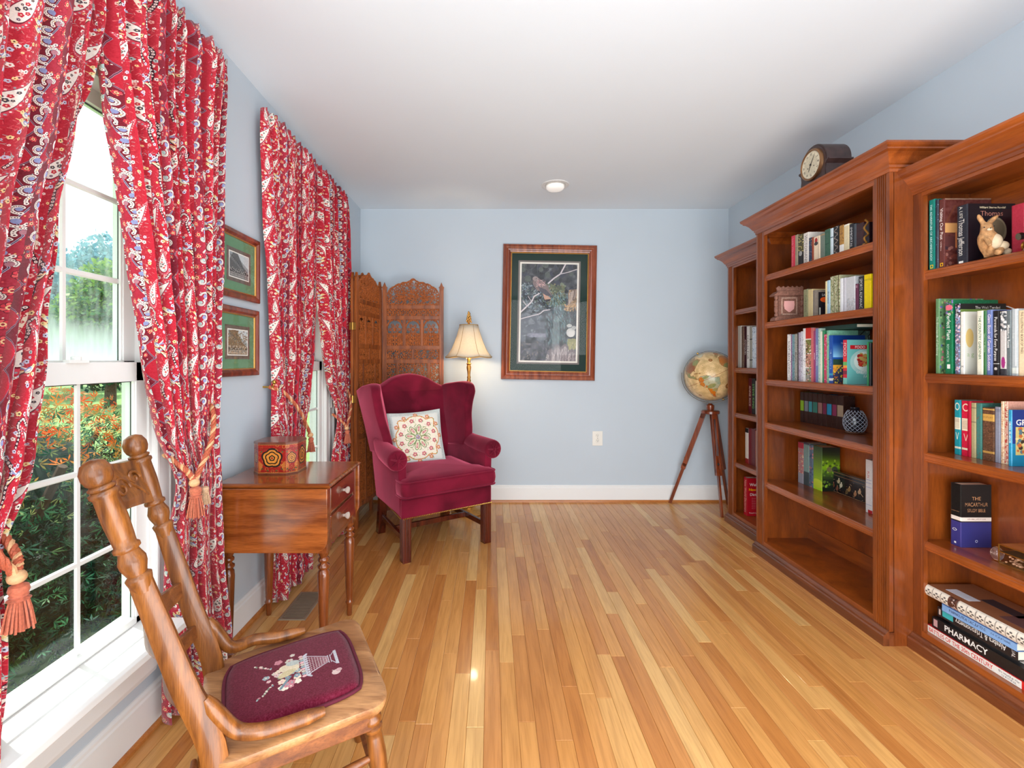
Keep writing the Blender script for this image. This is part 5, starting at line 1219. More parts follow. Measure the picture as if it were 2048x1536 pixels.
# ---------------------------------------------------------------- globe on a tripod
def globe_map():
    W, H = 1024, 512; c = Cv(W, H, (220, 186, 130)); c.noise(7, 16, 3)
    def X(lon): return (lon+180)/360*W
    def Y(lat): return (90-lat)/180*H
    GN, OR, TN, BR = (138, 140, 84), (196, 112, 40), (176, 168, 130), (150, 90, 44)
    L_ = [
     ([(-168,66),(-150,71),(-125,70),(-110,68),(-95,72),(-80,70),(-78,62),(-65,60),(-56,52),(-66,45),(-70,42),(-76,36),(-81,31),(-80,26),(-84,30),(-90,29),(-97,26),(-97,21),(-91,19),(-88,21),(-87,16),(-83,14),(-82,9),(-78,8),(-83,8),(-90,13),(-97,16),(-105,20),(-110,27),(-117,32),(-124,40),(-124,48),(-135,58),(-152,58),(-165,60)], (160, 128, 78), [(-100, 45, 24, 12, BR), (-90, 34, 14, 7, (152, 96, 60)), (-100, 22, 9, 6, GN), (-88, 15, 6, 3, GN), (-75, 50, 12, 8, GN)]),
     ([(-79,9),(-72,12),(-62,10),(-52,5),(-50,0),(-44,-3),(-35,-6),(-38,-14),(-40,-22),(-48,-27),(-54,-34),(-62,-39),(-66,-45),(-69,-52),(-72,-54),(-75,-48),(-73,-38),(-71,-28),(-70,-18),(-76,-14),(-81,-5),(-79,1)], (176, 172, 138), [(-73, 4, 6, 6, OR), (-76, -7, 5, 6, OR), (-70, -20, 4, 8, OR), (-66, -34, 6, 11, (214, 120, 30)), (-69, -46, 4, 7, (206, 104, 30)), (-60, -18, 10, 5, GN), (-62, 5, 8, 3, GN), (-42, -12, 6, 10, (150, 160, 130)), (-58, -30, 6, 4, (170, 150, 90))]),
     ([(-17,15),(-17,21),(-10,30),(-6,35),(10,37),(20,32),(32,31),(43,12),(51,12),(40,-4),(40,-15),(33,-26),(26,-34),(18,-34),(12,-18),(9,0),(8,4),(-8,5),(-14,10)], (186, 120, 60), [(0, 24, 14, 8, (200, 120, 50)), (-4, 10, 10, 5, GN), (20, 5, 10, 8, GN), (25, -20, 8, 8, (150, 110, 60))]),
     ([(-9,37),(-9,43),(0,47),(8,54),(20,55),(28,60),(25,70),(60,70),(100,76),(140,72),(178,68),(160,60),(140,54),(135,44),(122,38),(120,30),(108,20),(102,8),(98,16),(90,22),(80,14),(76,9),(72,20),(60,25),(50,28),(44,14),(36,28),(35,36),(26,38),(20,40),(12,44),(0,40)], (170, 140, 84), [(60, 55, 26, 9, GN), (100, 45, 20, 9, OR), (78, 22, 8, 8, GN), (10, 48, 8, 5, OR)]),
     ([(114,-22),(122,-18),(131,-12),(142,-11),(153,-26),(150,-37),(138,-35),(125,-33),(115,-34)], OR, []),
     ([(-55,60),(-44,60),(-22,70),(-20,80),(-50,82),(-70,78)], (206, 196, 160), []), ([(-180,-90),(180,-90),(180,-72),(60,-67),(0,-70),(-60,-72),(-120,-74),(-180,-76)], (206, 190, 150), []),
     ([(-85,22),(-75,20),(-74,21),(-83,23)], BR, []), ([(-74,19),(-68,18),(-69,20)], BR, [])]
    for P, col, blobs in L_:
        q = [(X(a), Y(b_)) for a, b_ in P]; base = c.a.copy(); c.poly(q, col); msk = np.abs(c.a-base).sum(2) > 0; cc = Cv(W, H); cc.a = c.a.copy()
        for lon, lat, rx, ry, bc in blobs: cc.ell(X(lon), Y(lat), rx*W/360, ry*H/180, bc)
        c.a[msk] = cc.a[msk]; c.line(q+[q[0]], 1.6, (130, 84, 44))
    for lon, lat, r in ((-30, 38, 5), (-24, -35, 7), (-105, -30, 4)): c.ell(X(lon), Y(lat), r*3, r*2.6, (150, 96, 44)); c.ell(X(lon), Y(lat), r*1.4, r*1.2, (190, 140, 80))
    for lo in range(-180, 181, 15): c.line([(X(lo), 0), (X(lo), H)], .8, (198, 158, 104))
    for la in range(-75, 76, 15): c.line([(0, Y(la)), (W, Y(la))], .8, (198, 158, 104))
    c.line([(0, H/2), (W, H/2)], 2.2, (150, 80, 40)); g = random.Random(3)
    for k in range(260): x, y = g.uniform(0, W), g.uniform(60, H-60); c.line([(x, y), (x+g.uniform(3, 10), y)], 1.2, (120, 84, 50))
    return c.noise(4, 2, 8)
gc = Vector((1.772, 3.725, 1.078)); GR = .196
gt = thing('globe', 'antique-toned world globe on a wooden tripod in the far right corner', 'globe', (1.772, 3.725, 0))
dv = (Vector((0, 0, HC))-gc).normalized(); right = Vector((0, 0, 1)).cross(dv).normalized(); upv = dv.cross(right).normalized()
an = math.radians(27); npole = (upv*math.cos(an)-right*math.sin(an)).normalized(); npole = (npole+dv*.06).normalized(); e1 = (dv-npole*dv.dot(npole)).normalized(); e2 = npole.cross(e1); lon0 = math.radians(-52)
m = MB(); nu, nv = 48, 24
for j in range(nv+1):
    la = -PI/2+PI*j/nv
    for i in range(nu+1):
        lo = -PI+2*PI*i/nu; p = gc+(e1*math.cos(lo-lon0)+e2*math.sin(lo-lon0))*GR*math.cos(la)+npole*GR*math.sin(la); m.v.append(tuple(p))
for j in range(nv):
    for i in range(nu):
        k = j*(nu+1)+i; m.f.append((k, k+1, k+nu+2, k+nu+1)); m.uv[len(m.f)-1] = [(i/nu, j/nv), ((i+1)/nu, j/nv), ((i+1)/nu, (j+1)/nv), (i/nu, (j+1)/nv)]
m.build('sphere', printed('antique_world_map', globe_map().image('world_map'), .28, coat=.3), gt, world=True, smooth=True, fix=False, autos=180)
def ringstrip(ax1, ax2, r0, r1, th, a0, a1, n=48, full=False):
    nz_ = ax1.cross(ax2); rs = []
    for i in range(n+1):
        a = a0+(a1-a0)*i/n; d = ax1*math.cos(a)+ax2*math.sin(a); rs.append([tuple(gc+d*r0-nz_*th), tuple(gc+d*r1-nz_*th), tuple(gc+d*r1+nz_*th), tuple(gc+d*r0+nz_*th)])
    mb = MB(); mb.rings(rs, not full); return mb
m_pew = flat('pewter_ring', (70, 64, 58), .4, metal=.6, var=.08)
ringstrip(npole, e2, GR+.004, GR+.009, .006, 0, 2*PI, 64, True).build('meridian_ring', m_pew, gt, world=True, smooth=True)
hr = (right+Vector((0, 0, 0))).normalized(); back = Vector((0, 0, 1)).cross(right)
ringstrip(-hr, Vector((0, 0, -1)), GR+.017, GR+.021, .007, -.12, PI+.12, 40).build('gimbal_ring', m_pew, gt, world=True, smooth=True)
m = MB()
for s_ in (1, -1): p = gc+npole*s_*(GR+.010); m.ball(tuple(p), .009, 8, 6)
m.build('axis_pin', m_brass, gt, world=True, smooth=True)
m_tri = wood('tripod_mahogany', (92, 34, 14), (150, 70, 34), 'Z', .28, .5, 12)
cx, cy = gc.x, gc.y; zt = gc.z-GR-.024
m = MB(); m.lathe([(.026, zt-.055), (.03, zt-.04), (.03, zt-.015), (.018, zt-.008), (.012, zt)], 16, (cx, cy, 0)); m.lathe([(.062, zt-.085), (.070, zt-.08), (.070, zt-.062), (.062, zt-.056)], 24, (cx, cy, 0)); m.build('tripod_head', m_tri, gt, world=True, smooth=True, autos=40)
feet = [Vector((1.512, 3.895, 0)), Vector((1.772, 3.535, 0)), Vector((1.978, 3.845, 0))]
for ft in feet:
    d2 = (ft-Vector((cx, cy, 0))); dd = d2.normalized(); top = Vector((cx, cy, zt-.075))+dd*.045; L_ = (ft-top); sdv = L_.normalized().cross(Vector((0, 0, 1))).normalized(); nr = sdv.cross(L_.normalized())
    lg = None
    def bar(p, q, w_, t_, nm, par):
        mb = MB(); mb.hexa([tuple(p+sdv*a*w_+nr*b_*t_) for a, b_ in ((-1, -1), (1, -1), (1, 1), (-1, 1))], [tuple(q+sdv*a*w_+nr*b_*t_) for a, b_ in ((-1, -1), (1, -1), (1, 1), (-1, 1))]); return mb.build(nm, m_tri, par, world=False, bevel=.0015) if False else mb
    mb = MB()
    for s_ in (-1, 1):
        a, b_ = top+sdv*s_*.0145, top+L_*.58+sdv*s_*.0145
        mb.hexa([tuple(b_+sdv*i*.006+nr*j*.017) for i, j in ((-1, -1), (1, -1), (1, 1), (-1, 1))], [tuple(a+sdv*i*.006+nr*j*.017) for i, j in ((-1, -1), (1, -1), (1, 1), (-1, 1))])
    for f in (.0, .55): a = top+L_*f; b_ = top+L_*(f+.06); mb.hexa([tuple(b_+sdv*i*.0205+nr*j*.0175) for i, j in ((-1, -1), (1, -1), (1, 1), (-1, 1))], [tuple(a+sdv*i*.0205+nr*j*.0175) for i, j in ((-1, -1), (1, -1), (1, 1), (-1, 1))])
    lg = mb.build('leg', m_tri, gt, world=True, bevel=.001)
    mb = MB(); a = top+L_*.42; b_ = ft.copy(); mb.hexa([tuple(b_+sdv*i*.0075+nr*j*.012) for i, j in ((-1, -1), (1, -1), (1, 1), (-1, 1))], [tuple(a+sdv*i*.008+nr*j*.012) for i, j in ((-1, -1), (1, -1), (1, 1), (-1, 1))])
    mb.build('leg_extension', m_tri, lg, bevel=.001, world=True)
    mb = MB(); p = top+L_*.50+nr*(-.012 if nr.dot(dd) < 0 else .012); mb.ball(tuple(p), .0095, 10, 8); mb.build('thumb_screw', m_dark, lg, smooth=True, world=True)
# ---------------------------------------------------------------- bookcases
m_ch = wood('cherry_upright', (104, 47, 13), (148, 73, 23), 'Z', .3, .4, 5, stretch=7, grain=.35)
m_chy = wood('cherry_long', (118, 54, 17), (170, 86, 30), 'Y', .28, .45, 6, stretch=10, grain=.35)
m_chb = wood('cherry_back', (122, 56, 14), (168, 82, 22), 'Z', .38, .2, 3, stretch=3, grain=.3)
m_chd = wood('cherry_base', (88, 42, 20), (130, 68, 34), 'Y', .3, .4, 6, stretch=10, grain=.4)
def bookcase(label, y0, y1, xf, h, shelves, top_in, pwf=.078):
    t = thing('bookcase', label, 'bookcase', (xf, (y0+y1)/2, 0), group='cherry bookcases along the right wall')
    B = lambda mb, nm, mt, **k: mb.build(nm, mt, t, world=True, **k)
    xb = 2.004
    for a, b_ in ((y0, y0+.018), (y1-.018, y1)): m = MB(); m.box(xf+.018, xb, a, b_, 0, h-.02); B(m, 'side_panel', m_ch)
    m = MB(); m.box(xb-.002, xb+.006, y0+.005, y1-.005, .04, h-.03); B(m, 'back_panel', m_chb)
    for za, zb_ in ((h-.28, h-.12), (.088, .17)): m = MB(); m.box(xb-.012, xb-.002, y0+.018, y1-.018, za, zb_); B(m, 'back_rail', m_chy)
    pw = .078
    for a, b_, fl in ((y0, y0+pw, 1), (y1-pwf, y1, pwf > .06)):                        # fluted pilasters
        m = MB(); P = [(a, xf+.020), (a, xf)]; n = 5; mg = .014; st_ = (pw-2*mg)/n
        for k in range(n if fl else 0):
            q = a+mg+k*st_
            if k: P += [(q+st_*.12, xf)]
            else: P += [(q+st_*.12, xf)]
            P += [(q+st_*.22, xf+.005), (q+st_*.5, xf+.0075), (q+st_*.78, xf+.005), (q+st_*.88, xf)]
        P += [(b_, xf), (b_, xf+.020)]
        m.prism(P, .058, h-.10, lambda p, q, z: (q, p, z)); B(m, 'pilaster', m_ch)
    ia, ib = y0+.050, y1-.050
    for a, b_ in ((y0+pw-.002, y0+pw+.010), (y1-pwf-.006, y1-pwf+.002)): m = MB(); m.box(xf+.003, xf+.020, a, b_, .088, h-.10); B(m, 'inner_stile', m_ch)
    m = MB(); m.box(xf+.001, xf+.019, y0+pw-.002, y1-pwf+.002, top_in, h-.09); B(m, 'top_rail', m_chy)
    m = MB(); m.box(xf+.001, xf+.019, y0+pw-.002, y1-pwf+.002, .05, .088); B(m, 'bottom_rail', m_chy)
    m = MB(); m.box(xf+.019, xb, y0+.016, y1-.016, .070, .088); B(m, 'bottom_shelf', m_chb)
    m = MB(); m.box(xf+.019, xb, y0+.016, y1-.016, h-.045, h-.03); B(m, 'top_board', m_chb)
    for z in shelves:                                               # shelves with an ogee nosing
        P = [(xb-.003, z), (xb-.003, z-.020), (xf+.022, z-.020), (xf+.022, z-.038), (xf+.016, z-.038), (xf+.012, z-.033), (xf+.012, z-.028), (xf+.0085, z-.025), (xf+.0085, z-.013), (xf+.0115, z-.010), (xf+.0115, z-.004), (xf+.016, z)]
        m = MB(); m.prism(P, y0+pw, y1-pwf, lambda p, q, y: (p, y, q)); m.box(xf+.03, xb-.003, y0+.018, y0+pw+.002, z-.020, z); m.box(xf+.03, xb-.003, y1-pwf-.002, y1-.018, z-.020, z); B(m, 'shelf', m_chy)
    # crown, mitred round three sides
    cp = [(0, h-.105), (.004, h-.105), (.004, h-.092), (.010, h-.088), (.010, h-.078), (.016, h-.074), (.020, h-.066), (.030, h-.050), (.044, h-.036), (.056, h-.030), (.056, h-.024), (.064, h-.018), (.068, h-.010), (.068, h-.002), (.064, h)]
    rs = []
    for o_, z in cp: rs.append([(xb+.006, y0-o_, z), (xf-o_, y0-o_, z), (xf-o_, y1+o_, z), (xb+.006, y1+o_, z)])
    m = MB(); m.rings(rs, True, True); B(m, 'crown_moulding', m_chy)
    bp2 = [(.0, 0), (.026, 0), (.026, .040), (.022, .046), (.016, .048), (.016, .052), (.010, .056), (.006, .062), (0, .064)]
    m = MB(); m.prism(bp2, y0-.0, y1+.0, lambda p, q, y: (xf-p, y, q)); B(m, 'base_moulding', m_chd)
    m = MB(); m.box(xf, xf+.018, y0, y1, 0, .060); B(m, 'plinth', m_chd)
    return t
SM = [1.733, 1.441, 1.089, .824, .457]; SS = [1.576, 1.152, .824, .460]
bookcase('tall middle cherry bookcase standing forward, with the mantel clock on top', 1.94, 2.915, 1.678, 2.105, SM, 1.975)
bookcase('narrow-looking far cherry bookcase next to the globe tripod', 2.916, 3.462, 1.778, 2.005, SS, 1.885)
bookcase('near cherry bookcase cut by the right edge of the picture', .965, 1.939, 1.778, 2.005, SS, 1.885, .037)

# ---------------------------------------------------------------- books
m_pages = flat('book_pages', (232, 224, 204), .8, var=.05, scale=200)
NBK = [0]
def book_tex(th, ht, dp, base, spine=None, cover=None, seed=1, res=None):
    """atlas: spine strip left, front cover right"""
    k = res or 1100; sw, cw, H = max(12, int(th*k)), int(dp*k), int(ht*k)
    c = Cv(sw+cw, H, base); c.noise(4, 3, seed)
    s = Cv(sw, H, base); s.noise(3, 2, seed)
    if spine: spine(s)
    c.a[:, :sw] = s.a
    if cover:
        v = Cv(cw, H, base); v.noise(3, 2, seed+1); cover(v); c.a[:, sw:] = v.a
    return c, sw/(sw+cw)
def book(label, y_hi, y_lo, xs, z, ht, dp, base, spine=None, cover=None, group=None, hard=True, lean=0, name='book', pages=True, rough=.4):
    """upright book: spine faces -X at xs, between y_hi (far) and y_lo (near)"""
    NBK[0] += 1; n = NBK[0]; th = y_hi-y_lo; g = .0004; dp = min(dp, 1.988-xs); th_ = th-2*g
    t = thing(name, label, 'book', (xs, (y_hi+y_lo)/2, z+.0006), group=group)
    cv, f = book_tex(th, ht, dp, base, spine, cover, n); mt = printed('book_cover', cv.image('book_cover'), rough, coat=.15)
    a, b_ = th_/2, -th_/2; r = min(.004, th*.18) if hard else .0005; e = .0025 if hard else .0006
    m = MB(); sp = [(0.002, a), (0, a-r), (0, b_+r), (.002, b_)]
    def U(i): return [0, r/th, 1-r/th, 1][i]*f
    for i in range(3):
        p, q = sp[i], sp[i+1]; m.add([(p[0], p[1], 0), (q[0], q[1], 0), (q[0], q[1], ht), (p[0], p[1], ht)], [(0, 1, 2, 3)], [[(U(i), 0), (U(i+1), 0), (U(i+1), 1), (U(i), 1)]])
    m.add([(.002, b_, 0), (dp, b_, 0), (dp, b_, ht), (.002, b_, ht)], [(0, 1, 2, 3)], [[(f+.001, 0), (1, 0), (1, 1), (f+.001, 1)]])
    m.add([(dp, a, 0), (.002, a, 0), (.002, a, ht), (dp, a, ht)], [(0, 1, 2, 3)], [[(f*.3, .02)]*4])
    ins = .002 if hard else .0005
    for yy, s_ in ((a, -1), (b_, 1)):                                # board edges
        y2 = yy+s_*ins
        m.add([(.002, yy, ht), (dp, yy, ht), (dp, y2, ht), (.002, y2, ht)], [(0, 1, 2, 3) if s_ > 0 else (3, 2, 1, 0)], [[(f*.3, .98)]*4]); m.add([(dp, yy, 0), (dp, yy, ht), (dp, y2, ht), (dp, y2, 0)], [(0, 1, 2, 3)], [[(f*.3, .5)]*4]); m.add([(.002, yy, 0), (dp, yy, 0), (dp, y2, 0), (.002, y2, 0)], [(0, 1, 2, 3)], [[(f*.3, .02)]*4])
        m.add([(.004, y2, 0), (dp, y2, 0), (dp, y2, ht), (.004, y2, ht)], [(0, 1, 2, 3)], [[(f*.3, .5)]*4])
    m.add([(0, a-r, ht), (0, b_+r, ht), (.005, b_+ins, ht), (.005, a-ins, ht)], [(3, 2, 1, 0)], [[(f*.3, .98)]*4])
    m.build('cover', mt, t, fix=False)
    if pages:
        m = MB(); m.box(.004, dp-(.004 if hard else .0008), b_+ins, a-ins, e, ht-e); m.build('pages', m_pages, t, fix=False)
    return t
YL = lambda px, X: X*F/(px-PX)
HZ = lambda py, Y: HC+(PY-py)*Y/F
def T(txt, col, sz=.55, cy=.5, fit=.86, rot=90, bold=0, extra=None):
    def f(c):
        if extra: extra(c)
        c.text(txt, c.w/2, c.h*cy, c.w*sz, col, rot, c.h*fit, bold)
    return f
def bands(*bs, then=None):
    def f(c):
        for y0, y1, col in bs: c.rect(0, c.h*y0, c.w, c.h*y1, col)
        if then: then(c)
    return f
def speck(cols, n=60, r=3, seed=1, then=None, y0=0, y1=1):
    def f(c):
        g = random.Random(seed)
        for _ in range(n): c.ell(g.uniform(0, c.w), c.h*g.uniform(y0, y1), g.uniform(.5, 1)*r, g.uniform(.5, 1)*r, g.choice(cols))
        if then: then(c)
    return f
W_, K_, GO = (238, 236, 230), (28, 26, 28), (206, 164, 84)
def row(z, xs, group, items, zshelf_above=None):
    for it in items:
        x0, x1, yt, dp, base, label = it[:6]; sp = it[6] if len(it) > 6 else None; cvr = it[7] if len(it) > 7 else None; hard = it[8] if len(it) > 8 else True
        xq = it[9] if len(it) > 9 else xs
        yh, yl = YL(x0, xq), YL(x1, xq); ht = HZ(yt, (yh+yl)/2)-z
        if zshelf_above: ht = min(ht, zshelf_above-.044-z)
        book(label, yh, yl, xq, z, ht, dp, base, sp, cvr, group, hard)
pal = [(196, 60, 60), (60, 90, 130), (210, 190, 150), (60, 110, 90)]
# middle bookcase, top shelf
G = 'novels and classics on the middle bookcase top shelf'
scroll = lambda cols, seed: (lambda c: [c.line([(c.w*.5+c.w*.3*math.sin(k*.7), c.h*k/40), (c.w*.5+c.w*.3*math.sin(k*.7+1.4), c.h*(k+1.4)/40)], max(2, c.w*.09), cols[k % len(cols)]) for k in range(40)])
row(SM[0], 1.735, G, [
 (1582, 1589.5, 472, .14, (206, 48, 74), 'slim bright red book, first at the far end of the middle case top shelf', T('Lady Windermere', (226, 150, 150), .45)),
 (1589.5, 1595.5, 470, .15, (158, 150, 124), 'olive-grey book next to the bright red one on the top shelf', T('Essays', (110, 104, 84), .5)),
 (1595.5, 1606.5, 469, .16, (92, 84, 44), 'olive and black scroll-patterned book on the middle top shelf', speck([(206, 190, 120), K_, (40, 36, 30)], 140, 4, 3, bands((.55, .98, K_), then=lambda c: c.ell(c.w*.5, c.h*.6, c.w*.3, c.w*.3, (160, 160, 158))), 0, .6)),
 (1606.5, 1617, 466, .17, (226, 220, 212), 'thick white book with a long printed spine title on the top shelf', T('VICTORIANS', (110, 100, 110), .5)),
 (1617, 1623, 476, .14, (44, 56, 82), 'dark navy book with gold specks left of the russet one', speck([GO, (90, 110, 150)], 40, 2.5, 4)),
 (1623, 1627, 475, .14, (150, 66, 40), 'thin russet book on the middle case top shelf'),
 (1627, 1640, 473, .14, (236, 214, 186), 'cream book with a red and black figure near the spine top', lambda c: (c.ell(c.w*.4, c.h*.16, c.w*.22, c.w*.3, (170, 40, 40)), c.ell(c.w*.4, c.h*.28, c.w*.3, c.w*.2, (60, 50, 50)), c.line([(c.w*.75, c.h*.05), (c.w*.75, c.h*.95)], 2, (150, 130, 110)))),
 (1640, 1649, 466, .15, (110, 124, 112), 'grey-green cloth book before the wide green one', bands((.05, .1, (160, 130, 90)))),
 (1649, 1660, 459, .16, (58, 98, 78), 'wide green leather book on the middle top shelf', lambda c: (c.line([(c.w*.15, c.h*.1), (c.w*.85, c.h*.1), (c.w*.85, c.h*.5), (c.w*.15, c.h*.5), (c.w*.15, c.h*.1)], 2, (36, 66, 52)))),
 (1660, 1666, 457, .16, (208, 224, 232), 'pale icy blue book beside the wide green one', bands((.3, .34, (90, 110, 130)))),
 (1666, 1678, 453, .17, (26, 24, 26), 'black book with silver scrollwork on its spine', scroll([(170, 160, 150), (90, 70, 60)], 2)),
 (1678, 1687, 451, .16, (176, 130, 60), 'ochre-gold book on the middle top shelf', bands((.68, 1, W_), then=speck([(120, 80, 40)], 50, 2.5, 2, None, 0, .6))),
 (1687, 1698, 449, .17, (226, 210, 170), 'cream vellum book before the black titled one', bands((0, .06, (240, 236, 220)))),
 (1698, 1707, 448, .17, (30, 32, 40), 'black book with a white vertical title on the top shelf', T('IMMORTAL', (220, 220, 220), .5)),
 (1707, 1712, 448, .17, (70, 76, 84), 'thin slate book on the middle top shelf'),
 (1712, 1727, 447, .17, (58, 26, 30), 'wide dark maroon volume with raised bands', bands((.28, .30, (36, 14, 18)), (.6, .62, (36, 14, 18)))),
 (1727, 1738, 446, .17, (36, 18, 22), 'blackish maroon volume at the near end of the middle top shelf', bands((.1, .12, (90, 30, 60))))])
# second shelf
G = 'books on the middle bookcase second shelf'
wood_sc = lambda c: (speck([(140, 150, 100), (196, 190, 150), (110, 120, 80), (210, 214, 190)], 240, 5, 5)(c), c.line([(c.w*.9, 0), (c.w*.84, c.h*.4), (c.w*.92, c.h)], 6, (90, 76, 50)), c.line([(c.w*.4, 0), (c.w*.46, c.h)], 3, (110, 96, 70)))
row(SM[1], 1.745, G, [
 (1606.5, 1615.5, 579, .12, (140, 140, 104), 'faded olive book beside the carved shrine ornament', speck([(110, 110, 80)], 60, 2, 3, T('GARDENS', (80, 80, 56), .4))),
 (1615.5, 1625, 579, .12, (204, 186, 138), 'plain tan book on the second shelf'),
 (1625, 1632, 581, .12, (130, 120, 110), 'cookbook with orange tomatoes on its black cover', None, lambda c: (c.rect(c.w*.1, c.h*.08, c.w, c.h, (30, 28, 34)), c.text('SAVEUR', c.w*.52, c.h*.18, c.h*.09, (230, 230, 230), 0, c.w*.7), c.ell(c.w*.4, c.h*.36, c.w*.22, c.h*.10, (226, 90, 30)), c.ell(c.w*.6, c.h*.56, c.w*.2, c.h*.12, (176, 36, 40)), c.ell(c.w*.8, c.h*.74, c.w*.2, c.h*.08, (200, 130, 130)), c.rect(c.w*.14, c.h*.66, c.w*.2, c.h*.95, (200, 200, 190)))),
 (1650, 1653.5, 563, .13, (226, 208, 160), 'thin cream book before the tree-print one'), (1653.5, 1660, 561, .13, (176, 208, 226), 'thin pale blue book before the tree-print one', T('Provence', (60, 70, 90), .5)),
 (1660, 1679.5, 552, .16, (176, 176, 140), 'book printed with bare trees and green grass', wood_sc),
 (1679.5, 1685, 557, .15, (232, 234, 236), 'narrow white book right of the tree-print one'), (1685, 1692, 556, .15, (206, 206, 214), 'pale lilac-grey book on the second shelf'),
 (1692, 1710, 554, .16, (206, 208, 212), 'wide light grey book with faint landscape spine', speck([(180, 184, 190), (196, 190, 190)], 80, 5, 7, None, .6, 1)),
 (1710, 1716.5, 568, .15, (104, 50, 76), 'plum book between grey and black spines', T('B', (220, 190, 200), .6, .1, rot=0)),
 (1716.5, 1727.5, 553, .16, (34, 36, 40), 'black almanac with white vertical lettering on the second shelf', T("SPORTS ALMANAC", (226, 226, 226), .5)),
 (1727.5, 1742, 549, .16, (246, 216, 0), 'bright yellow book at the end of the second shelf', T('Numerology', (170, 150, 0), .28, .14, .3, 0))])
# third shelf: magazines and cookbooks
G = 'magazines and cookbooks on the middle bookcase third shelf'
food = lambda c: (c.rect(0, 0, c.w, c.h, (110, 186, 184)), c.ell(c.w*.62, c.h*.50, c.w*.52, c.h*.29, (168, 208, 206)), c.ell(c.w*.64, c.h*.49, c.w*.42, c.h*.23, (216, 232, 226)), speck([(200, 60, 40), (220, 130, 80), (160, 40, 40), (190, 160, 90)], 90, c.w*.07, 3, None, .34, .58)(Sub(c, .36, .95)), c.rect(c.w*.10, c.h*.12, c.w*.74, c.h*.21, (190, 30, 40)), c.text('FOOD', c.w*.42, c.h*.165, c.h*.058, W_, 0, c.w*.56, .01), c.text('GREAT', c.w*.48, c.h*.73, c.h*.06, W_, 0, c.w*.5, .01), c.text('FAST', c.w*.66, c.h*.83, c.h*.06, W_, 0, c.w*.4, .01))
class Sub:
    def __init__(s, c, a, b_): s.c, s.a0, s.w, s.h = c, c.w*a, c.w*(b_-a), c.h
    def ell(s, x, y, rx, ry, col, *r): s.c.ell(s.a0+x, y, rx, ry, col, *r)
cols = [(1574.5, 1581.5, 669, (236, 234, 230), 'white catalogue first in the magazine row'), (1581.5, 1584, 669, (150, 110, 150), 'mauve magazine beside the white catalogue'), (1584, 1589, 669, (110, 150, 160), 'blue-green magazine near the far end of the magazine row'),
 (1589, 1594.5, 668, (160, 160, 150), 'stone-grey magazine with red specks'), (1594.5, 1597, 665, (60, 46, 50), 'thin dark brown magazine'), (1597, 1601.5, 665, (176, 168, 186), 'lavender-grey magazine left of the black-lettered pale one'),
 (1601.5, 1606, 663, (206, 206, 216), 'pale magazine with small black lettering'), (1606, 1611, 657, (240, 240, 240), 'tall plain white magazine before the photo-spine one')]
for i, (a, b_, yt, col, lb) in enumerate(cols): row(SM[2], 1.74, G, [(a, b_, yt, .15, col, lb, speck([tuple(min(255, q+30) for q in col), tuple(int(q*.6) for q in col)], 46, 3, i, T(['SOUTHERN LIVING', 'GARDEN', 'HOME', 'RECIPES', '', 'BEST OF', 'COUNTRY GARDENS', ''][i], (70, 60, 70), .5)), None, False)])
photos = lambda c: [c.rect(0, c.h*a, c.w, c.h*b_, q) for a, b_, q in ((0, .20, (204, 44, 30)), (.22, .47, (120, 110, 60)), (.49, .73, (190, 130, 110)), (.75, 1, (150, 150, 140)))] and speck([(210, 150, 120), (90, 60, 40), (130, 150, 70), (230, 210, 190)], 90, 6, 6, None, .22, 1)(c)
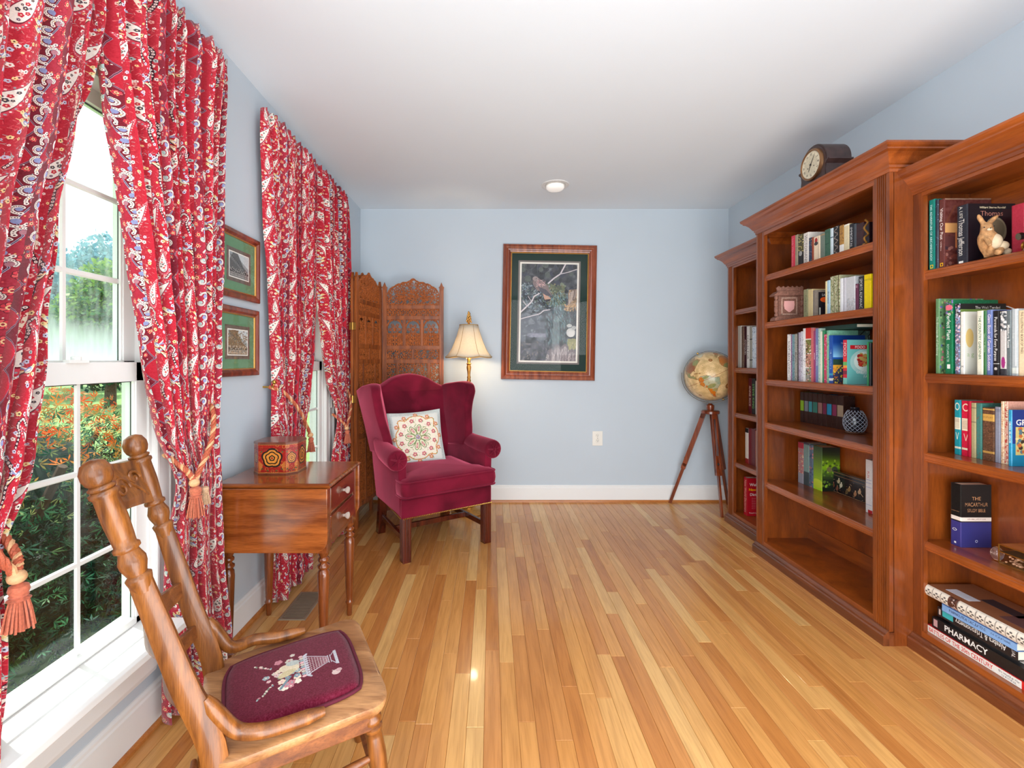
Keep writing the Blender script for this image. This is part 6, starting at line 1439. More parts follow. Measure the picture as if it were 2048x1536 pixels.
row(SM[2], 1.74, G, [
 (1611, 1622, 656, .16, (240, 236, 230), 'tall cookbook whose spine stacks a red block and food photos', photos, None, False),
 (1622, 1627, 656, .15, (206, 110, 110), 'dusty pink magazine right of the food-photo spine', None, None, False), (1627, 1631, 662, .15, (156, 60, 110), 'magenta magazine between dusty pink and periwinkle ones', T('BAKING', W_, .5), None, False),
 (1631, 1636.5, 657, .15, (116, 130, 176), 'periwinkle blue magazine with white spine lettering', T('ANNUAL RECIPES', W_, .5), None, False), (1636.5, 1640.5, 657, .15, (176, 206, 190), 'mint green magazine right of the periwinkle one', speck([(80, 130, 90), W_], 30, 3, 3), None, False),
 (1640.5, 1644.5, 663, .15, (236, 234, 214), 'ivory magazine between mint and green', None, None, False), (1644.5, 1648, 661, .15, (60, 140, 96), 'emerald green magazine beside the ivory one', None, None, False),
 (1648, 1653.5, 669, .15, (206, 60, 100), 'short hot pink magazine in the magazine row', speck([W_, (120, 150, 70)], 30, 3, 2), None, False), (1653.5, 1658, 661, .15, (130, 190, 164), 'sea green magazine with pale flowers', speck([(200, 210, 150), (90, 130, 90)], 40, 3, 4), None, False),
 (1658, 1665.5, 671, .165, (30, 84, 170), 'blue cookbook with a sunflower road on its cover', bands((.80, .84, (60, 160, 190)), (.9, .95, W_), then=T('THE COMPLETE', (170, 200, 230), .4)), lambda c: (c.rect(0, 0, c.w, c.h*.42, (20, 62, 140)), [c.rect(0, c.h*(.14+.02*k), c.w, c.h*(.16+.02*k), (20+8*k, 62+9*k, 140+6*k)) for k in range(16)], c.text('THE COMPLETE', c.w*.5, c.h*.165, c.h*.035, W_, 0, c.w*.8), c.rect(0, c.h*.50, c.w, c.h*.62, (44, 70, 56)), c.poly([(0, c.h*.62), (c.w, c.h*.62), (c.w, c.h*1), (0, c.h*1)], (226, 160, 50)), c.poly([(c.w*.3, c.h*.62), (c.w*.36, c.h*.62), (c.w*.3, c.h), (-c.w*.3, c.h)], (60, 60, 90)), speck([(240, 200, 60), (200, 110, 50), (120, 130, 60)], 90, 5, 3, None, .66, 1)(c)), False),
 (1686, 1693.5, 680, .155, (206, 40, 60), 'teal food magazine showing tomatoes on a plate and a red masthead', bands((.40, .50, (220, 60, 60)), (.50, .58, (100, 180, 100)), (.58, .64, (240, 150, 60)), (.70, .78, (120, 40, 60)), (.86, 1, (130, 206, 190)), then=lambda c: c.text('FOOD', c.w/2, c.h*.22, c.w*.7, W_, 90, c.h*.3)), food, False),
 (1733.5, 1737, 684, .14, (50, 140, 90), 'green booklet right of the teal food magazine', None, None, False), (1737, 1741.5, 686, .14, (26, 26, 28), 'black book at the near end of the magazine row')])
book('tall book with bare branches on its cover, behind the sunflower cookbook', YL(1665.6, 1.80), YL(1668.5, 1.80), 1.80, SM[2], .272, .19, (120, 160, 150), None, lambda c: (speck([(150, 190, 180), (110, 150, 140), (170, 200, 190)], 200, 8, 3)(c), [c.line([(c.w*(.1+.3*k), c.h*.3), (c.w*(.2+.25*k), c.h*.1), (c.w*(.35+.25*k), 0)], 5, (50, 60, 50)) for k in range(4)]), G)
hb = thing('book', 'dark green atlas lying flat on top of the magazines', 'book', (1.79, 2.40, SM[2]+.2755), group=G)
m = MB(); m.box(-.02, .17, -.17, .20, 0, .003); m.box(-.02, .17, -.17, .20, .017, .020); m.box(-.022, -.018, -.17, .20, 0, .020); m.build('cover', flat('dark_green_cover', (26, 62, 54), .4), hb)
m = MB(); m.box(-.017, .167, -.167, .197, .003, .017); m.build('pages', m_pages, hb)
# fourth shelf: brown slipcases
G = 'brown slipcases with coloured labels'
xsl = 1.925
sl = [(1600, 1608, (150, 200, 50), 'lime'), (1608, 1616.5, (130, 140, 150), 'blue-grey'), (1616.5, 1624.5, (60, 160, 170), 'turquoise'), (1624.5, 1635, (50, 130, 116), 'deep teal'), (1635, 1644.5, (160, 116, 112), 'dusty rose'), (1644.5, 1653, (120, 40, 76), 'wine'), (1653, 1663.5, (40, 150, 196), 'sky blue'), (1663.5, 1673.5, (140, 50, 90), 'raspberry'), (1673.5, 1687, (176, 156, 130), 'beige')]
for a, b_, col, nm in sl:
    yh, yl = YL(a, xsl), YL(b_, xsl); book('dark brown slipcase with a %s label' % nm, yh, yl, xsl, SM[3], .185, .075, (52, 26, 20), lambda c, col=col: (c.rect(2, c.h*.28, c.w-3, c.h*.62, col), c.line([(c.w*.3, c.h*.06), (c.w*.7, c.h*.2)], 2, (80, 46, 36))), None, G, True, 0, 'slipcase', False)
# fifth shelf
G = 'hardbacks on the middle bookcase fifth shelf'
row(SM[4], 1.885, G, [
 (1595.5, 1606.5, 885, .12, (170, 120, 120), 'rose-red and parchment hardback, first on the fifth shelf', speck([(200, 90, 90), (226, 200, 150), (150, 140, 150)], 90, 5, 1, bands((0, .14, (170, 40, 60)), (.75, 1, (150, 150, 160))))),
 (1606.5, 1618, 886, .12, (120, 150, 146), 'grey-teal hardback on the fifth shelf', bands((.68, 1, (60, 76, 80)), (.0, .04, (60, 60, 80)))),
 (1618, 1626, 890, .12, (90, 110, 130), 'slate blue hardback with pink streaks', speck([(190, 120, 120), (60, 80, 110)], 40, 8, 4)),
 (1626, 1644, 893, .118, (92, 124, 60), 'thick hardback with a glowing green jacket on the fifth shelf', lambda c: [c.rect(0, c.h*k/20, c.w, c.h*(k+1)/20, (60+k*6, 84+k*7, 64-k)) for k in range(20)] and c.ell(c.w*.5, c.h*.85, c.w*.6, c.h*.1, (190, 210, 60)), lambda c: ([c.rect(0, c.h*k/24, c.w, c.h*(k+1)/24, (20+int(110*math.exp(-((k-10)/5)**2)), 30+int(150*math.exp(-((k-10)/5)**2)), 20)) for k in range(24)], speck([(60, 90, 30), (150, 190, 50), (100, 130, 40)], 60, 10, 4, None, .3, .9)(c), c.ell(c.w*.4, c.h*.5, c.w*.14, c.h*.06, (120, 116, 70)), c.ell(c.w*.7, c.h*.5, c.w*.16, c.h*.07, (70, 80, 60))))])
row(SM[4], 1.85, G, [(1730.5, 1744, 920, .13, (222, 220, 220), 'white book with red and blue print, last on the fifth shelf', lambda c: (c.text('FUN', c.w*.45, c.h*.28, c.w*.3, (200, 90, 90), 90), [c.line([(c.w*.1, c.h*q), (c.w*.9, c.h*q)], 2, (120, 140, 190)) for q in (.38, .44, .52, .85)], c.rect(c.w*.4, c.h*.94, c.w, c.h, (180, 30, 40))))])
# left (far) bookcase
G = 'books in the far bookcase'
row(SS[1], 1.845, G, [
 (1474, 1482.5, 652, .14, (226, 222, 210), 'tall ivory book first on the far case second shelf'), (1482.5, 1488, 653, .14, (120, 96, 84), 'brown speckled book in the far case', speck([(60, 50, 40), (200, 180, 150)], 50, 2.5, 3)),
 (1488, 1493, 653, .14, (66, 36, 44), 'dark plum magazine in the far case', T('ANTIQUES', W_, .5)), (1493, 1498.5, 653, .14, (226, 224, 220), 'white magazine with black lettering in the far case', T('COLLECTOR', K_, .6)),
 (1498.5, 1504, 653, .14, (150, 150, 140), 'grey ringed book in the far case', bands((.3, .32, K_), (.8, .82, K_))), (1504, 1515, 654, .14, (200, 214, 226), 'pale blue winter-scene book in the far case', speck([(60, 80, 110), (150, 170, 190), W_], 60, 5, 6))])
row(SS[2], 1.86, G, [(1496.5, 1503, 757, .13, (92, 22, 30), 'dark red spine with cream lettering on the far case third shelf', T('ANNE RICE', (230, 210, 190), .5)), (1503, 1510.5, 757, .13, (24, 26, 24), 'black book with green lettering on the far case third shelf', T('STEVE KING', (120, 190, 90), .5)), (1510.5, 1517, 762, .13, (220, 214, 204), 'cream book third on the far case third shelf')])
row(SS[3], 1.85, G, [(1490, 1496.5, 857, .13, (222, 214, 204), 'cream and black book on the far case fourth shelf', bands((.0, .12, K_), (.86, 1, (150, 40, 40)))), (1496.5, 1502, 857, .13, (110, 24, 34), 'crimson book on the far case fourth shelf'), (1502, 1510.5, 858, .13, (96, 20, 26), 'thick oxblood book on the far case fourth shelf'), (1510.5, 1517, 862, .13, (176, 130, 110), 'tan book on the far case fourth shelf')])
def dic(c):
    c.rect(0, 0, c.w, c.h, (186, 16, 36)); c.text("Webster's", c.w*.5, c.h*.17, c.h*.075, W_, 0, c.w*.86, .02); c.text('New World', c.w*.5, c.h*.30, c.h*.07, (250, 196, 0), 0, c.w*.86, .02); c.text('Dictionary', c.w*.5, c.h*.43, c.h*.07, W_, 0, c.w*.86, .02)
    for k in range(7): c.text('More than 170,000 entries here', c.w*.5, c.h*(.53+.045*k), c.h*.018, (240, 200, 200), 0, c.w*.8)
    c.text('Third College Edition', c.w*.5, c.h*.92, c.h*.04, W_, 0, c.w*.86, .01)
row(.088, 1.835, G, [(1487, 1494.5, 955, .165, (170, 14, 36), 'thick red dictionary on the bottom of the far bookcase', T("New World Dictionary", (230, 200, 180), .5), dic)])
# right (near) bookcase, top shelf
G = 'large books on the near bookcase top shelf'
def ng(c): c.line([(c.w*.3, c.h*.935), (c.w*.7, c.h*.935), (c.w*.7, c.h*.975), (c.w*.3, c.h*.975), (c.w*.3, c.h*.935)], c.w*.12, (250, 196, 20))
script = lambda c: c.text('Thomas Jefferson', c.w*.45, c.h*.55, c.w*.5, (236, 230, 220), 90, c.h*.62)
def vop(c):
    c.rect(0, 0, c.w, c.h*.02, (150, 120, 100)); c.noise(5, 6, 3); c.rect(0, c.h*.36, c.w*.4, c.h*.5, (214, 160, 100)); c.poly([(0, c.h*.36), (c.w*.2, c.h*.1), (c.w*.25, c.h*.1), (c.w*.05, c.h*.36)], (110, 60, 46)); c.rect(0, c.h*.55, c.w*.3, c.h*.75, (90, 50, 50)); c.line([(c.w*.24, c.h*.5), (c.w*.24, c.h*.72)], 8, (206, 130, 80)); speck([(120, 60, 50), (60, 40, 50), (150, 100, 90)], 60, 8, 4, None, .7, 1)(c)
def tj(c):
    c.rect(0, 0, c.w, c.h, (20, 18, 26)); c.rect(c.w*.72, c.h*.1, c.w*.98, c.h, (40, 16, 26)); c.text('Willard Sterne Randall', c.w*.52, c.h*.065, c.h*.035, (236, 220, 180), 0, c.w*.56, .02); c.text('Thomas', c.w*.5, c.h*.165, c.h*.085, (196, 130, 110), 0, c.w*.62)
    c.ell(c.w*.58, c.h*.46, c.w*.24, c.h*.23, (150, 136, 110)); c.ell(c.w*.60, c.h*.44, c.w*.18, c.h*.17, (120, 106, 84)); c.ell(c.w*.5, c.h*.66, c.w*.2, c.h*.1, (26, 24, 30))
row(SS[0], 1.803, G, [
 (1857, 1869.5, 400, .2, (0, 122, 110), 'teal-spined volume, first on the near case top shelf', lambda c: (c.text('THE ADVENTURE OF ARCHAEOLOGY', c.w*.42, c.h*.47, c.w*.36, (230, 240, 236), 90, c.h*.82, .01), ng(c))),
 (1870, 1876.5, 400, .2, (34, 46, 62), 'dark blue starry volume between teal and brown spines', speck([(120, 140, 160), (60, 80, 100)], 40, 2, 4)),
 (1877, 1889.5, 399, .205, (96, 48, 44), 'brown volume with a white title and still-life jacket', lambda c: (c.text('Visiting Our Past', c.w*.5, c.h*.36, c.w*.5, W_, 90, c.h*.52, .01), c.text("America's Historylands", c.w*.42, c.h*.68, c.w*.2, W_, 90, c.h*.14), ng(c)), vop),
 (1913, 1935.5, 411, .18, (34, 36, 46), 'black biography with a gilt script title behind the rabbit figurine', lambda c: (script(c), c.rect(c.w*.2, c.h*.955, c.w*.6, c.h*.99, W_), c.text('A LIFE', c.w*.4, c.h*.12, c.w*.3, (220, 214, 200), 90)), tj),
 (2022, 2050, 409, .1, (176, 40, 60), 'red book behind the cannon ornament on the near case top shelf', None, lambda c: c.rect(0, 0, c.w, c.h, (176, 40, 60)), True, 1.885)])
G = 'gardening books on the near bookcase second shelf'
flow = lambda cols, seed, n=160, r=5: speck(cols, n, r, seed)
row(SS[1], 1.81, G, [
 (1870.5, 1879, 598, .21, (96, 140, 96), 'tall green garden book standing first on the near case second shelf', T('The Encyclopedia of Gardening', (224, 234, 220), .5), lambda c: (speck([(90, 130, 80), (150, 180, 120), (200, 110, 130), (90, 100, 160), (60, 80, 60)], 320, 7, 4)(c), c.text('PRACTICAL GARDENING', c.w*.5, c.h*.05, c.h*.02, W_, 0, c.w*.8))),
 (1889.5, 1905.5, 601, .19, (14, 112, 72), 'green plant guide with a pink flower at the spine top', lambda c: (speck([(60, 100, 60), (110, 150, 90), (120, 100, 160)], 60, 5, 3, None, 0, .2)(c), c.ell(c.w*.5, c.h*.1, c.w*.45, c.w*.35, (226, 110, 130)), c.text('Perfect Plant', c.w*.5, c.h*.36, c.w*.5, W_, 90, c.h*.36, .01), c.text('ROY LANCASTER', c.w*.4, c.h*.72, c.w*.3, W_, 90, c.h*.24), c.rect(c.w*.3, c.h*.87, c.w*.7, c.h*.93, W_))),
 (1909, 1920, 608, .2, (110, 120, 140), 'flowery spine left of the white-and-gold book', lambda c: (c.rect(0, 0, c.w, c.h*.2, (34, 34, 44)), flow([(170, 180, 210), (226, 190, 200), (90, 110, 150), (120, 90, 110)], 3)(c), c.text('Bulbs', c.w*.5, c.h*.14, c.w*.5, W_, 90)), lambda c: (c.rect(0, 0, c.w, c.h, (24, 30, 30)), c.text('The Well-Tended', c.w*.6, c.h*.055, c.h*.035, W_, 0, c.w*.6), c.rect(0, c.h*.08, c.w, c.h, (110, 140, 70)))),
 (1920.2, 1929, 624, .17, (232, 230, 222), 'off-white book with a golden pear shape on its cover', lambda c: c.text('M', c.w*.5, c.h*.88, c.w*.5, K_, 0), lambda c: (c.rect(0, 0, c.w, c.h, (206, 206, 196)), c.ell(c.w*.11, c.h*.42, c.w*.09, c.h*.15, (206, 176, 110)), c.text('a g', c.w*.13, c.h*.68, c.h*.07, (150, 176, 130), 0))),
 (1953, 1966, 622, .16, (230, 228, 206), 'cream book with green vertical title in the garden row', T('THE COUNTRY GARDENER', (40, 80, 50), .42, .42, .74)),
 (1966, 1972.5, 622, .16, (50, 110, 60), 'narrow forest green book in the garden row', T('Guide to Wildflowers', (190, 210, 180), .5)),
 (1972.5, 1984.5, 620, .17, (104, 120, 170), 'blue book with pink and white title in the garden row', T('Giant Book of Garden Solutions', (236, 216, 226), .55, .5, .9, 90, .01)),
 (1985, 1998, 622, .17, (26, 24, 28), 'black perennials book with a white title', lambda c: (c.text('Perennials for Every Purpose', c.w*.5, c.h*.44, c.w*.5, W_, 90, c.h*.68, .01), c.rect(0, c.h*.82, c.w, c.h*.826, W_), c.ell(c.w*.5, c.h*.90, c.w*.25, c.w*.25, (200, 196, 190)))),
 (1999, 2012.5, 623, .17, (196, 190, 186), 'grey-white book with a purple bloom low on its spine', lambda c: (speck([(110, 116, 120), (226, 224, 220), (70, 76, 80)], 60, 6, 4, None, 0, .3)(c), c.ell(c.w*.55, c.h*.80, c.w*.3, c.h*.09, (160, 50, 120)), c.rect(0, c.h*.9, c.w, c.h, (50, 50, 56)))),
 (2012.5, 2022, 621, .17, (100, 110, 112), 'grey book titled for miniature roses', T('Miniature Roses', W_, .6, .4, .5, 90, .01)),
 (2022, 2036, 618, .18, (176, 184, 186), 'silvery jacketed book before the cream tree book', lambda c: (c.rect(c.w*.62, 0, c.w*.8, c.h*.86, (230, 232, 234)), c.rect(0, c.h*.88, c.w, c.h*.97, (214, 220, 210)), c.text('Trees', c.w*.35, c.h*.4, c.w*.25, (220, 226, 220), 90))),
 (2036, 2052, 621, .17, (234, 208, 170), 'cream illustrated tree book at the edge of the picture', T('THE ILLUSTRATED BOOK OF TREES', (60, 50, 40), .32, .34, .64))])
G = 'old and travel books on the near bookcase third shelf'
plates = lambda base, pc: (lambda c: (c.rect(c.w*.04, c.h*.32, c.w*.96, c.h*.54, pc), [c.line([(c.w*.15, c.h*(.35+.025*k)), (c.w*.85, c.h*(.35+.025*k))], 1.5, (150, 120, 100)) for k in range(7)], c.rect(0, c.h*.85, c.w, c.h*.89, pc), c.ell(c.w*.5, c.h*.12, c.w*.36, c.h*.07, pc, 0, .7), c.line([(c.w*.3, c.h*.6), (c.w*.5, c.h*.72), (c.w*.7, c.h*.6)], 2.5, pc)))
row(SS[2], 1.885, G, [
 (1908, 1921, 800, .09, (20, 146, 160), 'turquoise book with a cream title plate on the near case third shelf', plates(0, (232, 226, 200))),
 (1922, 1941.5, 802, .09, (206, 30, 62), 'crimson book with a cream title plate beside the turquoise one', lambda c: (plates(0, (240, 220, 190))(c), c.rect(c.w*.68, 0, c.w*.72, c.h, (130, 10, 36)), c.rect(c.w*.72, 0, c.w, c.h, (186, 24, 54)))),
 (1941.5, 1951.5, 806, .09, (176, 164, 120), 'faded khaki book between crimson and dull teal', bands((.08, .1, (130, 120, 90)), (.34, .36, (130, 120, 90)))),
 (1951.5, 1963.5, 807, .10, (64, 124, 116), 'dull teal cloth book with worn edges', speck([(90, 110, 100), (120, 90, 80)], 30, 3, 4)),
 (1964, 1988.5, 816, .09, (98, 66, 46), 'wide antique brown book with gilt bands', lambda c: (speck([(76, 50, 36), (120, 84, 60)], 300, 3, 5)(c), c.rect(0, c.h*.02, c.w, c.h*.04, (214, 170, 90)), c.rect(0, c.h*.12, c.w, c.h*.25, (206, 160, 80)), c.rect(0, c.h*.82, c.w, c.h*.86, (196, 150, 76)), c.text('HISTORY', c.w*.5, c.h*.18, c.w*.14, (130, 90, 40), 0))),
 (1989, 2000.5, 814, .10, (140, 144, 160), 'grey-blue cloth book between brown and pink ones', bands((.05, .055, (90, 94, 110)), (.08, .085, (90, 94, 110)))),
 (2001, 2008, 803, .10, (232, 200, 160), 'peach speckled narrow book', speck([(240, 216, 190), (210, 160, 120)], 60, 4, 2)),
 (2008, 2015.5, 803, .10, (226, 170, 150), 'pink and cream checked narrow book', speck([(190, 70, 60), (240, 230, 200)], 60, 4, 6)),
 (2016, 2024, 820, .115, (40, 150, 190), 'blue travel guide to the Greek islands on the third shelf', T('GREEK ISLANDS', W_, .6, .4, .6, 90, .02), lambda c: (c.rect(0, 0, c.w, c.h*.6, (26, 56, 130)), c.rect(0, c.h*.6, c.w, c.h, (20, 130, 170)), c.text('GREEK', c.w*.5, c.h*.22, c.h*.10, W_, 0, c.w*.86, .02), c.rect(c.w*.1, c.h*.30, c.w*.9, c.h*.80, (206, 190, 120)), speck([(60, 50, 40), (230, 210, 150), (90, 120, 130), (200, 110, 60)], 60, 9, 3, None, .34, .76)(Sub(c, .14, .86))), True, 1.87)])
def bible(c):
    c.rect(0, 0, c.w, c.h, (16, 18, 18)); c.rect(0, c.h*.52, c.w, c.h*.58, (232, 218, 206)); c.rect(0, c.h*.60, c.w, c.h, (52, 52, 116)); c.rect(0, c.h*.585, c.w, c.h*.6, (60, 50, 60))
    BRN = (196, 140, 96); c.text('THE', c.w*.5, c.h*.22, c.h*.055, BRN, 0); c.text('MACARTHUR', c.w*.5, c.h*.315, c.h*.062, BRN, 0, c.w*.76); c.text('STUDY BIBLE', c.w*.5, c.h*.41, c.h*.055, BRN, 0, c.w*.6); c.text('NEW KING JAMES VERSION', c.w*.5, c.h*.55, c.h*.022, (120, 90, 80), 0, c.w*.6); c.ell(c.w*.5, c.h*.9, c.w*.045, c.h*.02, (220, 220, 240), 0, .7)
row(SS[3], 1.868, 'hardbacks on the near bookcase fourth shelf', [(1900.5, 1922.5, 967, .138, (16, 18, 18), 'thick black and purple study bible standing alone on the near case', lambda c: (c.rect(0, c.h*.52, c.w, c.h*.58, (232, 218, 206)), c.rect(0, c.h*.60, c.w, c.h, (58, 54, 122)), c.text('STUDY BIBLE', c.w*.5, c.h*.44, c.w*.1, (196, 140, 96), 0), c.ell(c.w*.4, c.h*.74, c.w*.2, c.h*.02, W_, 0, .7), c.rect(c.w*.35, c.h*.93, c.w*.55, c.h*.96, W_)), bible)])
# flat stack on the near case bottom
def flat_book(label, xs, y_hi, y_lo, z, th, dp, base, spine, group, hard=True, texcover=None, rz=0, rnd=False):
    NBK[0] += 1; L_ = y_hi-y_lo; t = thing('book', label, 'book', (xs, (y_hi+y_lo)/2, z+.0005), rz, group); k = 900; dp = min(dp, 1.988-xs)
    s = Cv(int(L_*k), max(14, int(th*k)), base); s.noise(3, 2, NBK[0]); spine(s); mt = printed('book_spine', s.image('book_spine'), .35, coat=.2)
    a, b_ = L_/2, -L_/2; m = MB(); n = 6
    for i in range(n):
        q = []
        for j in (i, i+1):
            an = PI*(j/n-.5); q.append(((0 if not rnd else -th*.32*math.cos(an)), th/2+th/2*(math.sin(an) if rnd else (j/n*2-1))))
        (xa, za), (xb, zb) = q; m.add([(xa, a, za), (xa, b_, za), (xb, b_, zb), (xb, a, zb)], [(0, 1, 2, 3)], [[(0, za/th), (1, za/th), (1, zb/th), (0, zb/th)]])
    m.build('spine', mt, t, fix=False, smooth=rnd)
    m = MB(); bt = .0028 if hard else .0008; m.box(.0004, dp, b_, a, 0, bt); m.box(.0004, dp, b_, a, th-bt, th); o = m.build('cover_boards', flat('cover_%d' % NBK[0], base if texcover is None else texcover, .4, var=.05), t)
    m = MB(); m.box(.0006, dp-.004, b_+.003, a-.003, bt, th-bt); m.build('pages', m_pages, t)
    return t
G = 'books lying flat on the bottom of the near bookcase'; z = .0885
R1 = (200, 50, 46)
flat_book('white and red history paperback lying lowest in the flat stack', 1.800, 1.905, 1.515, z, .026, .21, (226, 224, 216), lambda c: (c.text('BATTLES OF THE 20th CENTURY', c.w*.34, c.h*.5, c.h*.62, R1, 0, c.w*.62, .01), c.text('The World at War', c.w*.78, c.h*.35, c.h*.24, (70, 70, 80), 0), c.text('CHRONICLE', c.w*.78, c.h*.7, c.h*.22, (70, 70, 80), 0), c.rect(c.w*.88, 0, c.w, c.h, (206, 34, 34))), G, False, (206, 40, 40)); z += .027
flat_book('black hardback with white capital lettering, second from the bottom of the stack', 1.806, 1.885, 1.52, z, .042, .20, (20, 22, 26), lambda c: (c.text('PHARMACY', c.w*.36, c.h*.42, c.h*.52, W_, 0, c.w*.5, .02), c.rect(c.w*.015, c.h*.15, c.w*.06, c.h*.85, (190, 150, 150)), c.rect(c.w*.92, c.h*.2, c.w*.94, c.h*.8, (190, 190, 190))), G); z += .043
flat_book('thin white paperback between the black hardbacks in the flat stack', 1.835, 1.84, 1.53, z, .008, .19, (206, 204, 196), lambda c: c.line([(0, c.h*.5), (c.w, c.h*.5)], 2, (150, 30, 40)), G, False); z += .009
flat_book('black algebra textbook with an upside-down spine title', 1.815, 1.872, 1.585, z, .038, .19, (34, 30, 32), lambda c: (c.text('Algebra & Trigonometry', c.w*.56, c.h*.5, c.h*.5, W_, 180, c.w*.62, .01), c.rect(c.w*.07, c.h*.2, c.w*.22, c.h*.8, (60, 176, 180)), c.rect(c.w*.02, c.h*.2, c.w*.045, c.h*.8, (200, 180, 170)), c.text('LIAL', c.w*.95, c.h*.5, c.h*.3, W_, 90)), G); z += .039
flat_book('light blue calculations textbook near the top of the flat stack', 1.800, 1.838, 1.575, z, .030, .20, (126, 166, 214), lambda c: (c.text('PHARMACEUTICAL CALCULATIONS', c.w*.36, c.h*.5, c.h*.36, (30, 44, 80), 0, c.w*.5), c.text('CALCULATIONS', c.w*.8, c.h*.5, c.h*.2, (30, 44, 80), 0), c.rect(0, 0, c.w, c.h*.14, (50, 90, 150))), G, True, (60, 100, 160)); z += .031
def alb(c):
    for k in range(12):
        x = c.w*(k+.5)/12; c.line([(x-c.w/24, c.h*.1), (x-c.w/24, c.h*.9)], 3, (150, 140, 130)); 
        for a in range(4): c.ell(x+7*math.cos(a*1.57), c.h*.5+7*math.sin(a*1.57), 4, 3, (90, 84, 80))
    c.rect(c.w*.24, 0, c.w*.33, c.h, (92, 56, 44)); speck([(60, 36, 30), (200, 180, 170)], 24, 4, 2)(Sub(c, .25, .32)) 
ab = flat_book('large photo album with a rounded cream spine, topmost of the flat stack', 1.800, 1.898, 1.50, z, .044, .20, (222, 212, 196), alb, G, True, (138, 88, 60), rnd=True)
for x0, y1, dx, dy, col, lb in ((.03, .155, .045, .09, (206, 210, 220), 'white label on the album cover'), (.085, .075, .05, .13, (42, 42, 50), 'dark picture label on the album cover'), (.03, -.04, .10, .12, (96, 66, 66), 'plum photo mount on the album cover')):
    m = MB(); m.box(x0, x0+dx, y1-dy, y1, .0441, .0448); m.build('cover_label', flat('label_%d' % int(y1*1000), col, .5, var=.1), ab, label=lb)

# ---------------------------------------------------------------- ornaments
def carve(nm): return flat(nm, (136, 92, 76), .6, var=.35, scale=130, bump=.6)
m_carv = carve('carved_brown_wood')
t = thing('carved_shrine', 'small carved wooden shrine frame with a pink panel on the second shelf', 'ornament', (1.775, 2.755, SM[1]+.0006), -.10)
def sc_strip(y, x0, x1, z0, z1, n, up=True):
    P = [(x0, z0), (x1, z0)]
    for k in range(n*4, -1, -1): x = x0+(x1-x0)*k/(n*4); P.append((x, z1-.008*abs(math.cos(PI*k/4))))
    return P
for nm, P, y0, y1 in (('plinth', [(-.088, 0), (.088, 0), (.084, .016), (.072, .026), (-.072, .026), (-.084, .016)], -.032, .032), ('frame_body', [(-.062, .024), (.062, .024), (.062, .150), (-.062, .150)], -.014, .014),
                   ('roof', [(-.086, .148), (.086, .148), (.092, .154), (.066, .176), (-.066, .176), (-.092, .154)], -.034, .034)):
    m = MB(); m.prism(P, y0, y1, lambda p, q, s: (p, s, q)); m.build(nm, m_carv, t, bevel=.002)
m = MB(); m.prism(sc_strip(0, -.070, .070, .174, .206, 6), -.026, -.016, lambda p, q, s: (p*(1+.3*(q-.174)/.03*.3), s, q)); m.build('roof_crest', m_carv, t)
for sx in (-1, 1):
    m = MB(); m.lathe([(.011, .026), (.011, .04), (.007, .045), (.012, .055), (.012, .08), (.008, .085), (.012, .09), (.012, .12), (.007, .125), (.011, .135), (.011, .15)], 10, (sx*.072, -.014, 0)); m.build('column', m_carv, t, smooth=True, autos=40)
m_pink = flat('pink_panel', (240, 176, 170), .6, var=.04); hx = [(.030*1.0*math.cos(a), .030*math.sin(a)*1.15) for a in np.linspace(PI/2, PI/2+2*PI, 7)[:-1]]
m = MB(); m.prism([(-.028, .118), (.028, .118), (.030, .095), (.026, .070), (.004, .052), (-.004, .052), (-.026, .070), (-.030, .095)], -.0165, -.0145, lambda p, q, s: (p, s, q)); m.build('window_panel', m_pink, t)
m = MB()
for p, q, r_, s_ in ((-.045, .045, .132, .140), (-.045, -.038, .036, .140), (.038, .045, .036, .140), (-.045, .045, .036, .043)): m.box(p, q, -.017, -.0138, r_, s_)
m.build('carved_border', flat('pale_carving', (186, 150, 132), .6, var=.35, scale=220, bump=.6), t)

t = thing('gilt_bookend', 'small gilt scroll ornament at the near end of the middle top shelf', 'ornament', (1.712, 2.098, SM[0]+.0006))
m = MB(); m.tube(smooth_path([(0, 0, .008), (-.012, 0, .03), (.006, 0, .05), (-.012, 0, .075), (.004, 0, .10), (-.008, 0, .115)], 5), .0042, 8); m.box(-.014, .012, -.007, .007, 0, .006); m.build('scroll', m_gilt, t, smooth=True, autos=40)

t = thing('netted_jar', 'dark ovoid jar covered in pale netting beside the slipcases', 'jar', (1.90, 2.405, SM[3]+.0006))
m_jar = flat('dark_jar', (22, 26, 34), .2, var=.05, coat=.5); pr = [(.030, .006), (.042, .02), (.050, .045), (.050, .07), (.043, .095), (.032, .115), (.022, .125), (.020, .135), (.022, .138)]
m = MB(); m.lathe(pr, 28); m.build('jar_body', m_jar, t, smooth=True)
m = MB(); m.lathe([(.040, 0), (.044, .004), (.040, .010), (.030, .010)], 24); m.build('stand', flat('bronze_stand', (120, 92, 76), .3, metal=.7), t, smooth=True)
m = MB()
def rp_(z): 
    for (r0, z0), (r1, z1) in zip(pr, pr[1:]):
        if z <= z1: return r0+(r1-r0)*(z-z0)/(z1-z0)
    return .02
for s_ in (-1, 1):
    for k in range(14):
        m.tube([((rp_(.010+q*.0055)+.001)*math.cos(k*2*PI/14+s_*q*.115), (rp_(.010+q*.0055)+.001)*math.sin(k*2*PI/14+s_*q*.115), .010+q*.0055) for q in range(21)], .0012, 4)
m.build('netting', flat('pale_net', (170, 176, 190), .5), t, kind='stuff', fix=False)
t = thing('lacquer_box', 'long black lacquer box with painted figures on the middle case fifth shelf', 'box', (1.952, 2.55, SM[4]+.0006))
